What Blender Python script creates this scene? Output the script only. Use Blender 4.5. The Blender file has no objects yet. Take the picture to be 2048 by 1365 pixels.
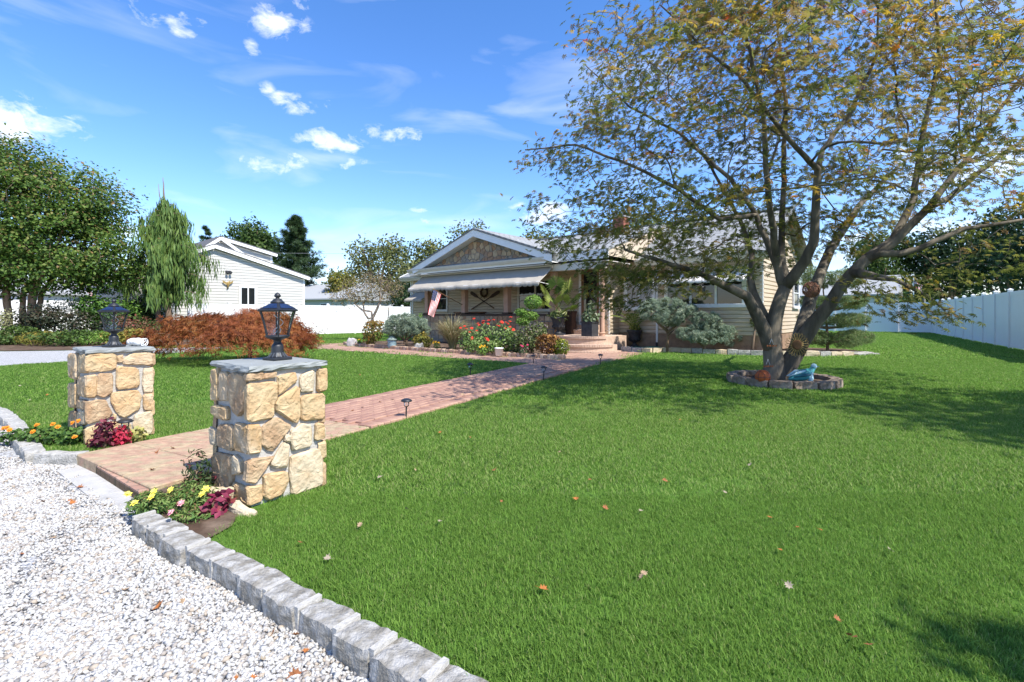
import bpy, math, random
import numpy as np
from mathutils import Vector, Matrix

random.seed(7)
rng = np.random.default_rng(11)
S = bpy.context.scene
C = S.collection
R = math.radians

# ------------------------------------------------------------------ camera, sky, sun, exposure
FPX, HOR, EYE = 967.0, 630.0, 1.2          # focal length and horizon (pixels of the 2048 px photograph), eye height
cam_d = bpy.data.cameras.new("camera")
cam_d.sensor_width = 36.0
cam_d.lens = 36.0 * FPX / 2048
cam_d.shift_y = (HOR - 682.5) / 2048
cam_d.clip_end = 3000
cam = bpy.data.objects.new("camera", cam_d)
C.objects.link(cam)
cam.location = (0, 0, EYE)
cam.rotation_euler = (R(90), 0, 0)
S.camera = cam

SUN_EL = R(52)
SUN_H = Vector((0.745, -0.667, 0)).normalized()
sun_dir = Vector((SUN_H.x * math.cos(SUN_EL), SUN_H.y * math.cos(SUN_EL), math.sin(SUN_EL)))
sl = bpy.data.lights.new("sun", 'SUN')
sl.energy = 3.9
sl.angle = R(0.53)
sl.color = (1.0, 0.955, 0.88)
sun = bpy.data.objects.new("sun", sl)
C.objects.link(sun)
sun.location = (20, -20, 40)
sun.rotation_euler = (-sun_dir).to_track_quat('-Z', 'Y').to_euler()

W = bpy.data.worlds.new("World")
S.world = W
W.use_nodes = True
wn, wl = W.node_tree.nodes, W.node_tree.links
wn.clear()

def wnode(t, **kw):
    n = wn.new(t)
    for k, v in kw.items():
        setattr(n, k, v)
    return n

def wmath(op, a, b=None, clamp=False):
    n = wnode('ShaderNodeMath', operation=op, use_clamp=clamp)
    for i, x in enumerate((a, b)):
        if x is None:
            continue
        if isinstance(x, (int, float)):
            n.inputs[i].default_value = x
        else:
            wl.new(x, n.inputs[i])
    return n.outputs[0]

def wvec(op, a, b):
    n = wnode('ShaderNodeVectorMath', operation=op)
    for i, x in enumerate((a, b)):
        if isinstance(x, (tuple, list, Vector)):
            n.inputs[i].default_value = tuple(x)
        else:
            wl.new(x, n.inputs[i])
    return n

sky = wnode('ShaderNodeTexSky', sky_type='NISHITA', sun_disc=False)
sky.sun_elevation = SUN_EL
sky.sun_rotation = math.atan2(SUN_H.x, SUN_H.y)
sky.air_density = 1.0
sky.dust_density = 0.35
sky.ozone_density = 2.2
hs = wnode('ShaderNodeHueSaturation')
hs.inputs['Saturation'].default_value = 1.26
hs.inputs['Value'].default_value = 1.0
wl.new(sky.outputs[0], hs.inputs['Color'])
tcw = wnode('ShaderNodeTexCoord')
D = tcw.outputs['Generated']
nz = wnode('ShaderNodeTexNoise')
nz.inputs['Scale'].default_value = 21
nz.inputs['Detail'].default_value = 7
nz.inputs['Roughness'].default_value = 0.62
mpz = wnode('ShaderNodeMapping')
mpz.inputs['Scale'].default_value = (1, 1, 1.7)
wl.new(D, mpz.inputs['Vector'])
wl.new(mpz.outputs[0], nz.inputs['Vector'])
nz.inputs['Distortion'].default_value = 0.35
nzv = wmath('SUBTRACT', nz.outputs['Fac'], 0.5)

def view_dir(px, py):
    return Vector(((px - 1024) / FPX, 1.0, (HOR - py) / FPX)).normalized()

# cumulus clouds: direction (as pixel of the photograph or as vector), half width, half height (radians-ish), density
clouds = [(660, 282, .060, .024, 1.0), (790, 268, .062, .015, .8), (560, 46, .048, .026, .95), (375, 48, .030, .022, .75),
          (283, 18, .03, .02, .5), (35, 245, .075, .040, 1.1), (585, 207, .042, .016, .75), (650, 208, .012, .008, .6),
          (525, 332, .045, .016, .75), (590, 322, .024, .014, .7), (695, 327, .016, .013, .5), (730, 330, .012, .010, .4),
          (500, 103, .014, .016, .55), (850, 441, .022, .010, .8), (840, 422, .018, .007, .5), (1085, 427, .075, .025, 1.05),
          (1480, 440, .10, .03, .9), (1900, 330, .09, .05, .8), (1800, 480, .12, .035, .9), (215, 462, .05, .02, .8),
          (605, 5, .02, .012, .7), (530, 178, .012, .01, .3)]
cl = [(view_dir(a, b), w, h, k) for a, b, w, h, k in clouds]
for i in range(16):                         # the rest of the sky carries the same sort of clouds
    az = R(70 + i * 15.5)
    el = R([9, 16, 24, 12, 30, 19][i % 6])
    cl.append((Vector((math.sin(az) * math.cos(el), math.cos(az) * math.cos(el), math.sin(el))), .05 + .02 * (i % 3), .018 + .006 * (i % 2), .9))
acc = None
for c, w, h, k in cl:
    r_ = Vector((c.y, -c.x, 0)).normalized()
    u_ = r_.cross(c)
    q = wvec('SUBTRACT', D, c).outputs['Vector']
    a = wvec('DOT_PRODUCT', q, r_ / w).outputs['Value']
    b = wvec('DOT_PRODUCT', q, u_ / h).outputs['Value']
    z = wvec('DOT_PRODUCT', q, c * 4).outputs['Value']
    e = wmath('ADD', wmath('ADD', wmath('MULTIPLY', a, a), wmath('MULTIPLY', b, b)), wmath('MULTIPLY', z, z))
    f = wmath('MULTIPLY', wmath('SUBTRACT', 1.0, e), k)
    f = wmath('MAXIMUM', f, -1.0)
    acc = f if acc is None else wmath('MAXIMUM', acc, f)
m = wmath('ADD', acc, wmath('MULTIPLY', nzv, 6.0))
m = wmath('MULTIPLY', wmath('SUBTRACT', m, 0.16), 0.55, clamp=True)
m = wmath('MULTIPLY', m, wmath('MULTIPLY', wmath('ADD', acc, 0.45), 1.6, clamp=True))
# thin high cirrus
mp = wnode('ShaderNodeMapping')
mp.inputs['Scale'].default_value = (2.2, 2.2, 9.0)
mp.inputs['Rotation'].default_value = (0, R(-8), 0)
wl.new(D, mp.inputs['Vector'])
nc = wnode('ShaderNodeTexNoise')
nc.inputs['Scale'].default_value = 1.6
nc.inputs['Detail'].default_value = 5
nc.inputs['Distortion'].default_value = 0.6
wl.new(mp.outputs[0], nc.inputs['Vector'])
ci = wmath('MULTIPLY', wmath('SUBTRACT', nc.outputs['Fac'], 0.52), 1.5, clamp=True)
ci = wmath('MULTIPLY', ci, 0.75)
m = wmath('MAXIMUM', m, ci)
mixc = wnode('ShaderNodeMix', data_type='RGBA')
wl.new(m, mixc.inputs['Factor'])
tint = wnode('ShaderNodeMix', data_type='RGBA', blend_type='MULTIPLY')
tint.inputs['Factor'].default_value = 1.0
tint.inputs['B'].default_value = (.95, .905, 1.04, 1)      # hue trim of the sky model towards azure
wl.new(hs.outputs[0], tint.inputs['A'])
wl.new(tint.outputs['Result'], mixc.inputs['A'])
mixc.inputs['B'].default_value = (5.4, 5.5, 5.7, 1)
bg = wnode('ShaderNodeBackground')
bg.inputs['Strength'].default_value = 0.138
wl.new(mixc.outputs['Result'], bg.inputs['Color'])
wo = wnode('ShaderNodeOutputWorld')
wl.new(bg.outputs[0], wo.inputs['Surface'])

S.view_settings.view_transform = 'Standard'
S.view_settings.look = 'None'
S.view_settings.exposure = 1.02
S.view_settings.gamma = 1.0
S.view_settings.use_curve_mapping = False
S.cycles.max_bounces = 8
S.cycles.transparent_max_bounces = 16
S.cycles.use_denoising = True

# ------------------------------------------------------------------ measuring helpers
def ground(px, py, z=0.0):
    """Where the ray through a pixel of the photograph meets the level z."""
    Y = (EYE - z) * FPX / (py - HOR)
    return ((px - 1024) / FPX * Y, Y)

def at(px, py, Y):
    return Vector(((px - 1024) / FPX * Y, Y, EYE - (py - HOR) / FPX * Y))

def inside(P, poly):
    x, y = P[:, 0], P[:, 1]
    r = np.zeros(len(P), bool)
    n = len(poly)
    for i in range(n):
        x0, y0 = poly[i]
        x1, y1 = poly[(i + 1) % n]
        if y0 == y1:
            continue
        c = ((y0 > y) != (y1 > y)) & (x < (x1 - x0) * (y - y0) / (y1 - y0) + x0)
        r ^= c
    return r

# ------------------------------------------------------------------ object helpers
def tag(o, label=None, cat=None, group=None, kind=None):
    if label: o['label'] = label
    if cat: o['category'] = cat
    if group: o['group'] = group
    if kind: o['kind'] = kind
    return o

def empty(name, loc=(0, 0, 0), rz=0.0, label=None, cat=None, group=None, kind=None, parent=None):
    o = bpy.data.objects.new(name, None)
    o.empty_display_size = 0.2
    C.objects.link(o)
    o.location = loc
    o.rotation_euler = (0, 0, rz)
    if parent: o.parent = parent
    return tag(o, label, cat, group, kind)

def obj(name, me, parent=None, loc=None, rot=None):
    o = bpy.data.objects.new(name, me)
    C.objects.link(o)
    if parent: o.parent = parent
    if loc is not None: o.location = loc
    if rot is not None: o.rotation_euler = rot
    return o

def kids(o):
    return [c for c in bpy.data.objects if c.parent == o]

def copy_thing(o, loc, rz=0.0, label=None, scale=None):
    c = o.copy()
    C.objects.link(c)
    c.location = loc
    c.rotation_euler = (0, 0, rz)
    if scale: c.scale = (scale,) * 3
    if label: c['label'] = label
    for ch in kids(o):
        d = ch.copy(); C.objects.link(d); d.parent = c
        for g in kids(ch):
            e = g.copy(); C.objects.link(e); e.parent = d
    return c

class MB:
    """Collects simple shapes; build() links them as one mesh object."""
    def __init__(self):
        self.v, self.f = [], []
    def add(self, vs, fs):
        n = len(self.v)
        self.v += [tuple(p) for p in vs]
        self.f += [tuple(i + n for i in q) for q in fs]
        return self
    def box(self, x0, x1, y0, y1, z0, z1, M_=None):
        vs = [Vector(p) for p in ((x0, y0, z0), (x1, y0, z0), (x1, y1, z0), (x0, y1, z0), (x0, y0, z1), (x1, y0, z1), (x1, y1, z1), (x0, y1, z1))]
        if M_ is not None: vs = [M_ @ p for p in vs]
        return self.add(vs, [(0, 3, 2, 1), (4, 5, 6, 7), (0, 1, 5, 4), (1, 2, 6, 5), (2, 3, 7, 6), (3, 0, 4, 7)])
    def bar(self, a, b, w, h=None):
        a, b = Vector(a), Vector(b)
        h = h or w
        q = (b - a).to_track_quat('Z', 'Y').to_matrix().to_4x4()
        return self.box(-w / 2, w / 2, -h / 2, h / 2, 0, (b - a).length, Matrix.Translation(a) @ q)
    def tube(self, pts, rad, n=8, caps=True):
        pts = [Vector(p) for p in pts]
        rads = rad if isinstance(rad, (list, tuple)) else [rad] * len(pts)
        vs, fs = [], []
        ref = None
        for i, p in enumerate(pts):
            t = (pts[min(i + 1, len(pts) - 1)] - pts[max(i - 1, 0)])
            if t.length < 1e-9: t = Vector((0, 0, 1))
            t.normalize()
            if ref is None: ref = t.orthogonal().normalized()
            ref = (ref - t * ref.dot(t))
            if ref.length < 1e-6: ref = t.orthogonal()
            ref.normalize()
            b = t.cross(ref)
            for k in range(n):
                a = 2 * math.pi * k / n
                vs.append(p + (ref * math.cos(a) + b * math.sin(a)) * rads[i])
        for i in range(len(pts) - 1):
            for k in range(n):
                fs.append((i * n + k, i * n + (k + 1) % n, (i + 1) * n + (k + 1) % n, (i + 1) * n + k))
        if caps:
            fs.append(tuple(range(n - 1, -1, -1)))
            fs.append(tuple((len(pts) - 1) * n + k for k in range(n)))
        return self.add(vs, fs)
    def lathe(self, prof, n=16, c=(0, 0), flat=0.0):
        vs, fs = [], []
        for r, z in prof:
            for k in range(n):
                a = 2 * math.pi * (k + flat) / n
                vs.append((c[0] + r * math.cos(a), c[1] + r * math.sin(a), z))
        for i in range(len(prof) - 1):
            for k in range(n):
                fs.append((i * n + k, i * n + (k + 1) % n, (i + 1) * n + (k + 1) % n, (i + 1) * n + k))
        fs.append(tuple(range(n - 1, -1, -1)))
        fs.append(tuple((len(prof) - 1) * n + k for k in range(n)))
        return self.add(vs, fs)
    def prism(self, poly, z0, z1):
        n = len(poly)
        a = sum(poly[i][0] * poly[(i + 1) % n][1] - poly[(i + 1) % n][0] * poly[i][1] for i in range(n))
        if a < 0: poly = poly[::-1]
        return self.add([(x, y, z0) for x, y in poly] + [(x, y, z1) for x, y in poly],
                        [tuple(range(n - 1, -1, -1)), tuple(range(n, 2 * n))] + [(i, (i + 1) % n, n + (i + 1) % n, n + i) for i in range(n)])
    def mesh(self, name, mat=None, smooth=False):
        me = bpy.data.meshes.new(name)
        me.from_pydata(self.v, [], self.f)
        if mat: me.materials.append(mat)
        if smooth:
            me.polygons.foreach_set('use_smooth', [True] * len(me.polygons))
        me.update()
        return me
    def build(self, name, mat=None, parent=None, smooth=False, loc=None, rot=None):
        return obj(name, self.mesh(name, mat, smooth), parent, loc, rot)

def bevel(o, w, seg=1):
    b = o.modifiers.new("edge", 'BEVEL')
    b.width = w; b.segments = seg; b.limit_method = 'ANGLE'; b.angle_limit = R(40)
    return o

def tri_mesh(name, V, T, mat, rnd=None, smooth=False):
    me = bpy.data.meshes.new(name)
    V = np.ascontiguousarray(V, np.float32); T = np.ascontiguousarray(T, np.int32)
    k = T.shape[1]
    me.vertices.add(len(V)); me.vertices.foreach_set('co', V.ravel())
    me.loops.add(T.size); me.loops.foreach_set('vertex_index', T.ravel())
    me.polygons.add(len(T))
    me.polygons.foreach_set('loop_start', np.arange(0, T.size, k, dtype=np.int32))
    me.polygons.foreach_set('loop_total', np.full(len(T), k, np.int32))
    if smooth: me.polygons.foreach_set('use_smooth', np.ones(len(T), bool))
    if rnd is not None:
        a = me.attributes.new('rnd', 'FLOAT', 'POINT')
        a.data.foreach_set('value', np.ascontiguousarray(rnd, np.float32))
    if mat: me.materials.append(mat)
    me.update(calc_edges=True)
    return me

def frames(nrm, spin=None):
    """Rotation matrices whose z axis is nrm, with random spin."""
    n = nrm / (np.linalg.norm(nrm, axis=1, keepdims=True) + 1e-9)
    h = np.where(np.abs(n[:, 2:3]) < 0.9, np.array([[0, 0, 1.0]]), np.array([[1.0, 0, 0]]))
    x = np.cross(h, n); x /= np.linalg.norm(x, axis=1, keepdims=True)
    y = np.cross(n, x)
    a = rng.uniform(0, 2 * np.pi, len(n)) if spin is None else spin
    ca, sa = np.cos(a)[:, None], np.sin(a)[:, None]
    return np.stack([x * ca + y * sa, y * ca - x * sa, n], axis=2)

def scatter(name, tpl, pos, rot, scl, mat, rnd=None, parent=None, smooth=False):
    tv, tf = np.array(tpl[0], float), np.array(tpl[1], int)
    N, K = len(pos), len(tv)
    scl = np.broadcast_to(np.asarray(scl, float), (N,)) if np.ndim(scl) < 2 else scl
    L = tv[None] * (scl[:, None, None] if scl.ndim == 1 else scl[:, None, :])
    V = np.einsum('nij,nkj->nki', rot, L) + pos[:, None, :]
    T = (tf[None] + (np.arange(N) * K)[:, None, None]).reshape(-1, tf.shape[1])
    if rnd is None: rnd = rng.random(N)
    me = tri_mesh(name, V.reshape(-1, 3), T, mat, np.repeat(rnd, K), smooth)
    return obj(name, me, parent)

# leaf templates -----------------------------------------------------
LEAF = ([(0, 0, 0), (.32, .5, .05), (0, 1, -.08), (-.32, .5, .05)], [(0, 1, 2), (0, 2, 3)])
NARROW = ([(0, 0, 0), (.13, .5, .03), (0, 1, -.15), (-.13, .5, .03)], [(0, 1, 2), (0, 2, 3)])
def palmate(lobes, w=.12):
    v, f = [(0, 0, 0)], []
    for ang, ln in lobes:
        a = R(ang); d = (math.sin(a), math.cos(a)); p = (d[1], -d[0])
        n = len(v)
        v += [(d[0] * ln * .5 + p[0] * w, d[1] * ln * .5 + p[1] * w, 0), (d[0] * ln, d[1] * ln, -.22 * ln), (d[0] * ln * .5 - p[0] * w, d[1] * ln * .5 - p[1] * w, 0)]
        f += [(0, n, n + 1), (0, n + 1, n + 2)]
    return v, f
MAPLE = palmate([(-105, .55), (-65, .8), (-30, .97), (0, 1.05), (30, .97), (65, .8), (105, .55)], .10)
LACE = palmate([(-70, .8), (-25, 1), (20, 1), (70, .8)], .06)
def tuft(n, spread, seed=0, w=.045):
    r = random.Random(seed); v, f = [], []
    for i in range(n):
        a = 2 * math.pi * i / n + r.uniform(-.3, .3); t = r.uniform(.25, 1) * spread; l = r.uniform(.7, 1.05)
        d = Vector((math.cos(a) * math.sin(t), math.sin(a) * math.sin(t), math.cos(t)))
        s = d.cross(Vector((0, 0, 1))); s = (s if s.length > .01 else Vector((1, 0, 0))).normalized() * w
        b = len(v); v += [tuple(-s), tuple(s), tuple(d * l)]; f.append((b, b + 1, b + 2))
    return v, f
TUFT = tuft(9, 1.15, 3)
SPRUCE = tuft(12, 1.35, 5, .06)

def blob_points(blobs, N, lo=.55, hi=1.0, flat_bottom=False):
    """Points in the outer shells of ellipsoids, and the outward directions."""
    vol = np.array([b[1][0] * b[1][1] + b[1][0] * b[1][2] + b[1][1] * b[1][2] for b in blobs], float)
    pick = rng.choice(len(blobs), N, p=vol / vol.sum())
    c = np.array([b[0] for b in blobs], float)[pick]
    r = np.array([b[1] for b in blobs], float)[pick]
    d = rng.normal(size=(N, 3)); d /= np.linalg.norm(d, axis=1, keepdims=True)
    if flat_bottom: d[:, 2] = np.abs(d[:, 2]) * np.where(rng.random(N) < .8, 1, -.35)
    rad = rng.uniform(lo ** 3, hi ** 3, N) ** (1 / 3)
    P = c + d * r * rad[:, None]
    nn = d / r; nn /= np.linalg.norm(nn, axis=1, keepdims=True)
    return P, nn

# ------------------------------------------------------------------ materials
MATS = {}
def mat(name, col, rough=.75, var=.18, vs=6.0, bump=0.0, bs=60.0, spec=.25, metal=0.0, ramp=None, trans=0.0, detail=4, col2=None, mask=(.42, .6), stretch=None):
    """Principled material: base colour varied by noise (or a colour ramp over the per-leaf value), fine bump."""
    if name in MATS: return MATS[name]
    m_ = bpy.data.materials.new(name); m_.use_nodes = True
    nt = m_.node_tree; N, L = nt.nodes, nt.links
    p = N['Principled BSDF']
    p.inputs['Roughness'].default_value = rough
    p.inputs['Metallic'].default_value = metal
    p.inputs['Specular IOR Level'].default_value = spec
    tc = N.new('ShaderNodeTexCoord')
    src = tc.outputs['Object']
    if stretch:
        mp_ = N.new('ShaderNodeMapping'); mp_.inputs['Scale'].default_value = stretch
        L.new(src, mp_.inputs['Vector']); src = mp_.outputs[0]
    n1 = N.new('ShaderNodeTexNoise'); n1.inputs['Scale'].default_value = vs; n1.inputs['Detail'].default_value = detail
    n1.inputs['Roughness'].default_value = .6
    L.new(src, n1.inputs['Vector'])
    mx = N.new('ShaderNodeMix'); mx.data_type = 'RGBA'; mx.blend_type = 'MULTIPLY'; mx.inputs['Factor'].default_value = 1.0
    mr = N.new('ShaderNodeMapRange'); mr.inputs['From Min'].default_value = .25; mr.inputs['From Max'].default_value = .75
    mr.inputs['To Min'].default_value = 1 - var; mr.inputs['To Max'].default_value = 1 + var
    L.new(n1.outputs['Fac'], mr.inputs['Value'])
    cmb = N.new('ShaderNodeCombineColor')
    for i in range(3): L.new(mr.outputs[0], cmb.inputs[i])
    L.new(cmb.outputs[0], mx.inputs['B'])
    if ramp:
        at_ = N.new('ShaderNodeAttribute'); at_.attribute_name = 'rnd'
        cr = N.new('ShaderNodeValToRGB'); e = cr.color_ramp.elements
        while len(e) > 1: e.remove(e[-1])
        e[0].position, e[0].color = ramp[0][0], (*ramp[0][1], 1)
        for pos, c in ramp[1:]:
            k = e.new(pos); k.color = (*c, 1)
        L.new(at_.outputs['Fac'], cr.inputs[0]); L.new(cr.outputs[0], mx.inputs['A'])
    elif col2:
        n3 = N.new('ShaderNodeTexNoise'); n3.inputs['Scale'].default_value = vs * .45; n3.inputs['Detail'].default_value = 5
        L.new(src, n3.inputs['Vector'])
        r3 = N.new('ShaderNodeMapRange'); r3.inputs['From Min'].default_value = mask[0]; r3.inputs['From Max'].default_value = mask[1]
        L.new(n3.outputs['Fac'], r3.inputs['Value'])
        m3 = N.new('ShaderNodeMix'); m3.data_type = 'RGBA'
        m3.inputs['A'].default_value = (*col, 1); m3.inputs['B'].default_value = (*col2, 1)
        L.new(r3.outputs[0], m3.inputs['Factor']); L.new(m3.outputs['Result'], mx.inputs['A'])
    else:
        mx.inputs['A'].default_value = (*col, 1)
    L.new(mx.outputs['Result'], p.inputs['Base Color'])
    if bump:
        n2 = N.new('ShaderNodeTexNoise'); n2.inputs['Scale'].default_value = bs; n2.inputs['Detail'].default_value = 6
        L.new(src, n2.inputs['Vector'])
        b = N.new('ShaderNodeBump'); b.inputs['Strength'].default_value = min(1, bump); b.inputs['Distance'].default_value = .01 * max(1, bump)
        L.new(n2.outputs['Fac'], b.inputs['Height']); L.new(b.outputs[0], p.inputs['Normal'])
    if trans:
        tr = N.new('ShaderNodeBsdfTranslucent'); L.new(mx.outputs['Result'], tr.inputs['Color'])
        ms = N.new('ShaderNodeMixShader'); ms.inputs[0].default_value = trans
        L.new(p.outputs[0], ms.inputs[1]); L.new(tr.outputs[0], ms.inputs[2])
        L.new(ms.outputs[0], N['Material Output'].inputs['Surface'])
    MATS[name] = m_
    return m_

def glass(name, tint=(1, 1, 1), fac=.9):
    if name in MATS: return MATS[name]
    m_ = bpy.data.materials.new(name); m_.use_nodes = True
    N, L = m_.node_tree.nodes, m_.node_tree.links
    N.remove(N['Principled BSDF'])
    t = N.new('ShaderNodeBsdfTransparent'); t.inputs[0].default_value = (*tint, 1)
    g = N.new('ShaderNodeBsdfGlossy'); g.inputs['Roughness'].default_value = .05; g.inputs[0].default_value = (.9, .95, 1, 1)
    fr = N.new('ShaderNodeFresnel'); fr.inputs[0].default_value = 1.45
    s = N.new('ShaderNodeMixShader'); L.new(fr.outputs[0], s.inputs[0]); L.new(t.outputs[0], s.inputs[1]); L.new(g.outputs[0], s.inputs[2])
    L.new(s.outputs[0], N['Material Output'].inputs['Surface'])
    MATS[name] = m_
    return m_

def leafmat(name, stops, trans=.35, var=.12):
    return mat(name, (0, 0, 0), rough=.55, var=var, vs=1.3, ramp=stops, trans=trans, spec=.3)

M_lawn = mat('lawn_soil', (.072, .145, .024), rough=.95, var=.16, vs=2.1, bump=1.0, bs=45, spec=.05, col2=(.080, .156, .028))
M_grass = mat('grass_blades', (0, 0, 0), rough=.8, var=.2, vs=1.3, ramp=[(0, (.118, .220, .036)), (.5, (.190, .340, .060)), (.85, (.25, .40, .085)), (1, (.39, .43, .17))], trans=.5, spec=.08)
M_soil = mat('bed_soil', (.085, .055, .038), rough=.95, var=.4, vs=9, bump=1, bs=40, spec=.05, col2=(.15, .11, .08))
M_conc = mat('concrete', (.33, .32, .30), rough=.9, var=.14, vs=5, bump=.5, bs=90)
M_white = mat('white_vinyl', (.80, .795, .775), rough=.45, var=.03, vs=2, spec=.4)
M_trim = mat('white_trim', (.78, .78, .76), rough=.5, var=.05, vs=3)
M_black = mat('black_metal', (.018, .020, .024), rough=.45, var=.1, vs=20, spec=.5, bump=.15, bs=300)
M_cap = mat('bluestone', (.26, .275, .265), rough=.85, var=.14, vs=7, bump=.7, bs=35)
M_mortar = mat('mortar', (.42, .405, .37), rough=.95, var=.1, vs=12, bump=.8, bs=60)
M_granite = mat('granite', (.37, .36, .335), rough=.9, var=.3, vs=38, bump=1.2, bs=70, detail=8, col2=(.21, .195, .165))
M_granite_w = mat('pale_granite', (.42, .405, .37), rough=.9, var=.28, vs=34, bump=1.2, bs=70, detail=8, col2=(.30, .29, .26))
STONES = [mat('sandstone_cream', (.50, .385, .25), rough=.88, var=.22, vs=16, bump=1.4, bs=34, detail=9, col2=(.42, .27, .13), mask=(.42, .68)),
          mat('sandstone_gold', (.47, .315, .165), rough=.88, var=.22, vs=16, bump=1.4, bs=34, detail=9, col2=(.50, .385, .225), mask=(.4, .66)),
          mat('sandstone_brown', (.36, .235, .135), rough=.88, var=.25, vs=16, bump=1.5, bs=34, detail=9, col2=(.47, .35, .215), mask=(.42, .66)),
          mat('sandstone_pale', (.53, .44, .305), rough=.88, var=.18, vs=15, bump=1.3, bs=34, detail=9, col2=(.46, .335, .20), mask=(.48, .72))]
M_bark = mat('smooth_grey_bark', (.175, .15, .115), rough=.9, var=.35, vs=9, bump=1.0, bs=26, stretch=(1, 1, .25), col2=(.08, .068, .052))
M_bark2 = mat('brown_bark', (.20, .14, .095), rough=.9, var=.3, vs=10, bump=1, bs=30, stretch=(1, 1, .2))
M_tan_bark = mat('tan_bark', (.36, .25, .165), rough=.85, var=.25, vs=6, bump=.6, bs=30, stretch=(1, 1, .2), col2=(.26, .18, .12))

# ------------------------------------------------------------------ ground, lawn, gravel
def sheet(name, poly, z, m_, thick=0.0, parent=None):
    mb = MB()
    if thick:
        mb.prism(poly, z - thick, z)
    else:
        a = sum(poly[i][0] * poly[(i + 1) % len(poly)][1] - poly[(i + 1) % len(poly)][0] * poly[i][1] for i in range(len(poly)))
        if a < 0: poly = poly[::-1]
        mb.add([(x, y, z) for x, y in poly], [tuple(range(len(poly)))])
    return mb.build(name, m_, parent)

GZ = -0.06                                          # level of the gravel below the lawn
M_far = mat('far_grass', (.055, .115, .028), rough=.95, var=.3, vs=.4, spec=.05)
tag(sheet('ground', [(-900, -300), (900, -300), (900, 1500), (-900, 1500)], -0.12, M_far), kind='structure')

def gravel_material():
    m_ = bpy.data.materials.new('white_gravel'); m_.use_nodes = True
    N, L = m_.node_tree.nodes, m_.node_tree.links
    p = N['Principled BSDF']; p.inputs['Roughness'].default_value = .9; p.inputs['Specular IOR Level'].default_value = .2
    tc = N.new('ShaderNodeTexCoord')
    v = N.new('ShaderNodeTexVoronoi'); v.inputs['Scale'].default_value = 62; L.new(tc.outputs['Object'], v.inputs['Vector'])
    cr = N.new('ShaderNodeValToRGB'); e = cr.color_ramp.elements
    e[0].position, e[0].color = 0, (.22, .21, .20, 1); e[1].position, e[1].color = 1, (.62, .615, .60, 1)
    k = e.new(.3); k.color = (.45, .445, .43, 1)
    sp = N.new('ShaderNodeSeparateColor'); L.new(v.outputs['Color'], sp.inputs[0]); L.new(sp.outputs[0], cr.inputs[0])
    L.new(cr.outputs[0], p.inputs['Base Color'])
    b = N.new('ShaderNodeBump'); b.inputs['Distance'].default_value = .02; b.invert = True
    L.new(v.outputs['Distance'], b.inputs['Height']); L.new(b.outputs[0], p.inputs['Normal'])
    return m_
M_gravel = gravel_material()
M_pebble = mat('pebble', (0, 0, 0), rough=.8, var=.1, vs=40, ramp=[(0, (.13, .13, .13)), (.08, (.27, .255, .24)), (.18, (.38, .32, .25)), (.30, (.40, .39, .365)), (.75, (.47, .46, .435)), (1, (.56, .55, .525))], spec=.25)

# kerb line (inner side, lawn edge) from right to left, and the lawn outline
K0, K1 = Vector((1.75, .35)), Vector((-2.06, 2.83))   # inner line of the near kerb
kdir = (K1 - K0).normalized(); kout = Vector((kdir.y, -kdir.x)); kout = kout if kout.y < 0 else -kout
PL, PR = (-3.66, 4.09), (-2.50, 3.24)               # front corners of the path
left_kerb = [(-3.62, 4.15), (-4.02, 4.16), (-4.6, 4.62), (-5.3, 5.25), (-6.2, 5.95), (-7.3, 6.6)]
drive = [(-10.0, 17.5), (-10.7, 14.5), (-11.3, 12.2), (-11.85, 11.2), (-14, 8.6), (-22, 5.5), (-60, 4.0), (-60, 26), (-28, 16.6), (-16.6, 15.75), (-14.9, 16.1), (-13, 17.2), (-10.6, 18.1)]
lawn_poly = [(6, -2.4), tuple(K0), tuple(K1), PR, PL] + left_kerb + [(-9.5, 7.6), (-14, 8.2), (-60, 3.5), (-60, 140), (120, 140), (120, -2.4)]
tag(sheet('gravel_drive', [(-60, -8), (8, -8), (8, 3), (-3, 8), (-60, 12)], GZ, M_gravel), kind='structure')
tag(sheet('lawn', lawn_poly, 0.0, M_lawn, thick=.10), kind='structure')
tag(sheet('side_drive', drive, 0.006, M_gravel), kind='structure')

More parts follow.
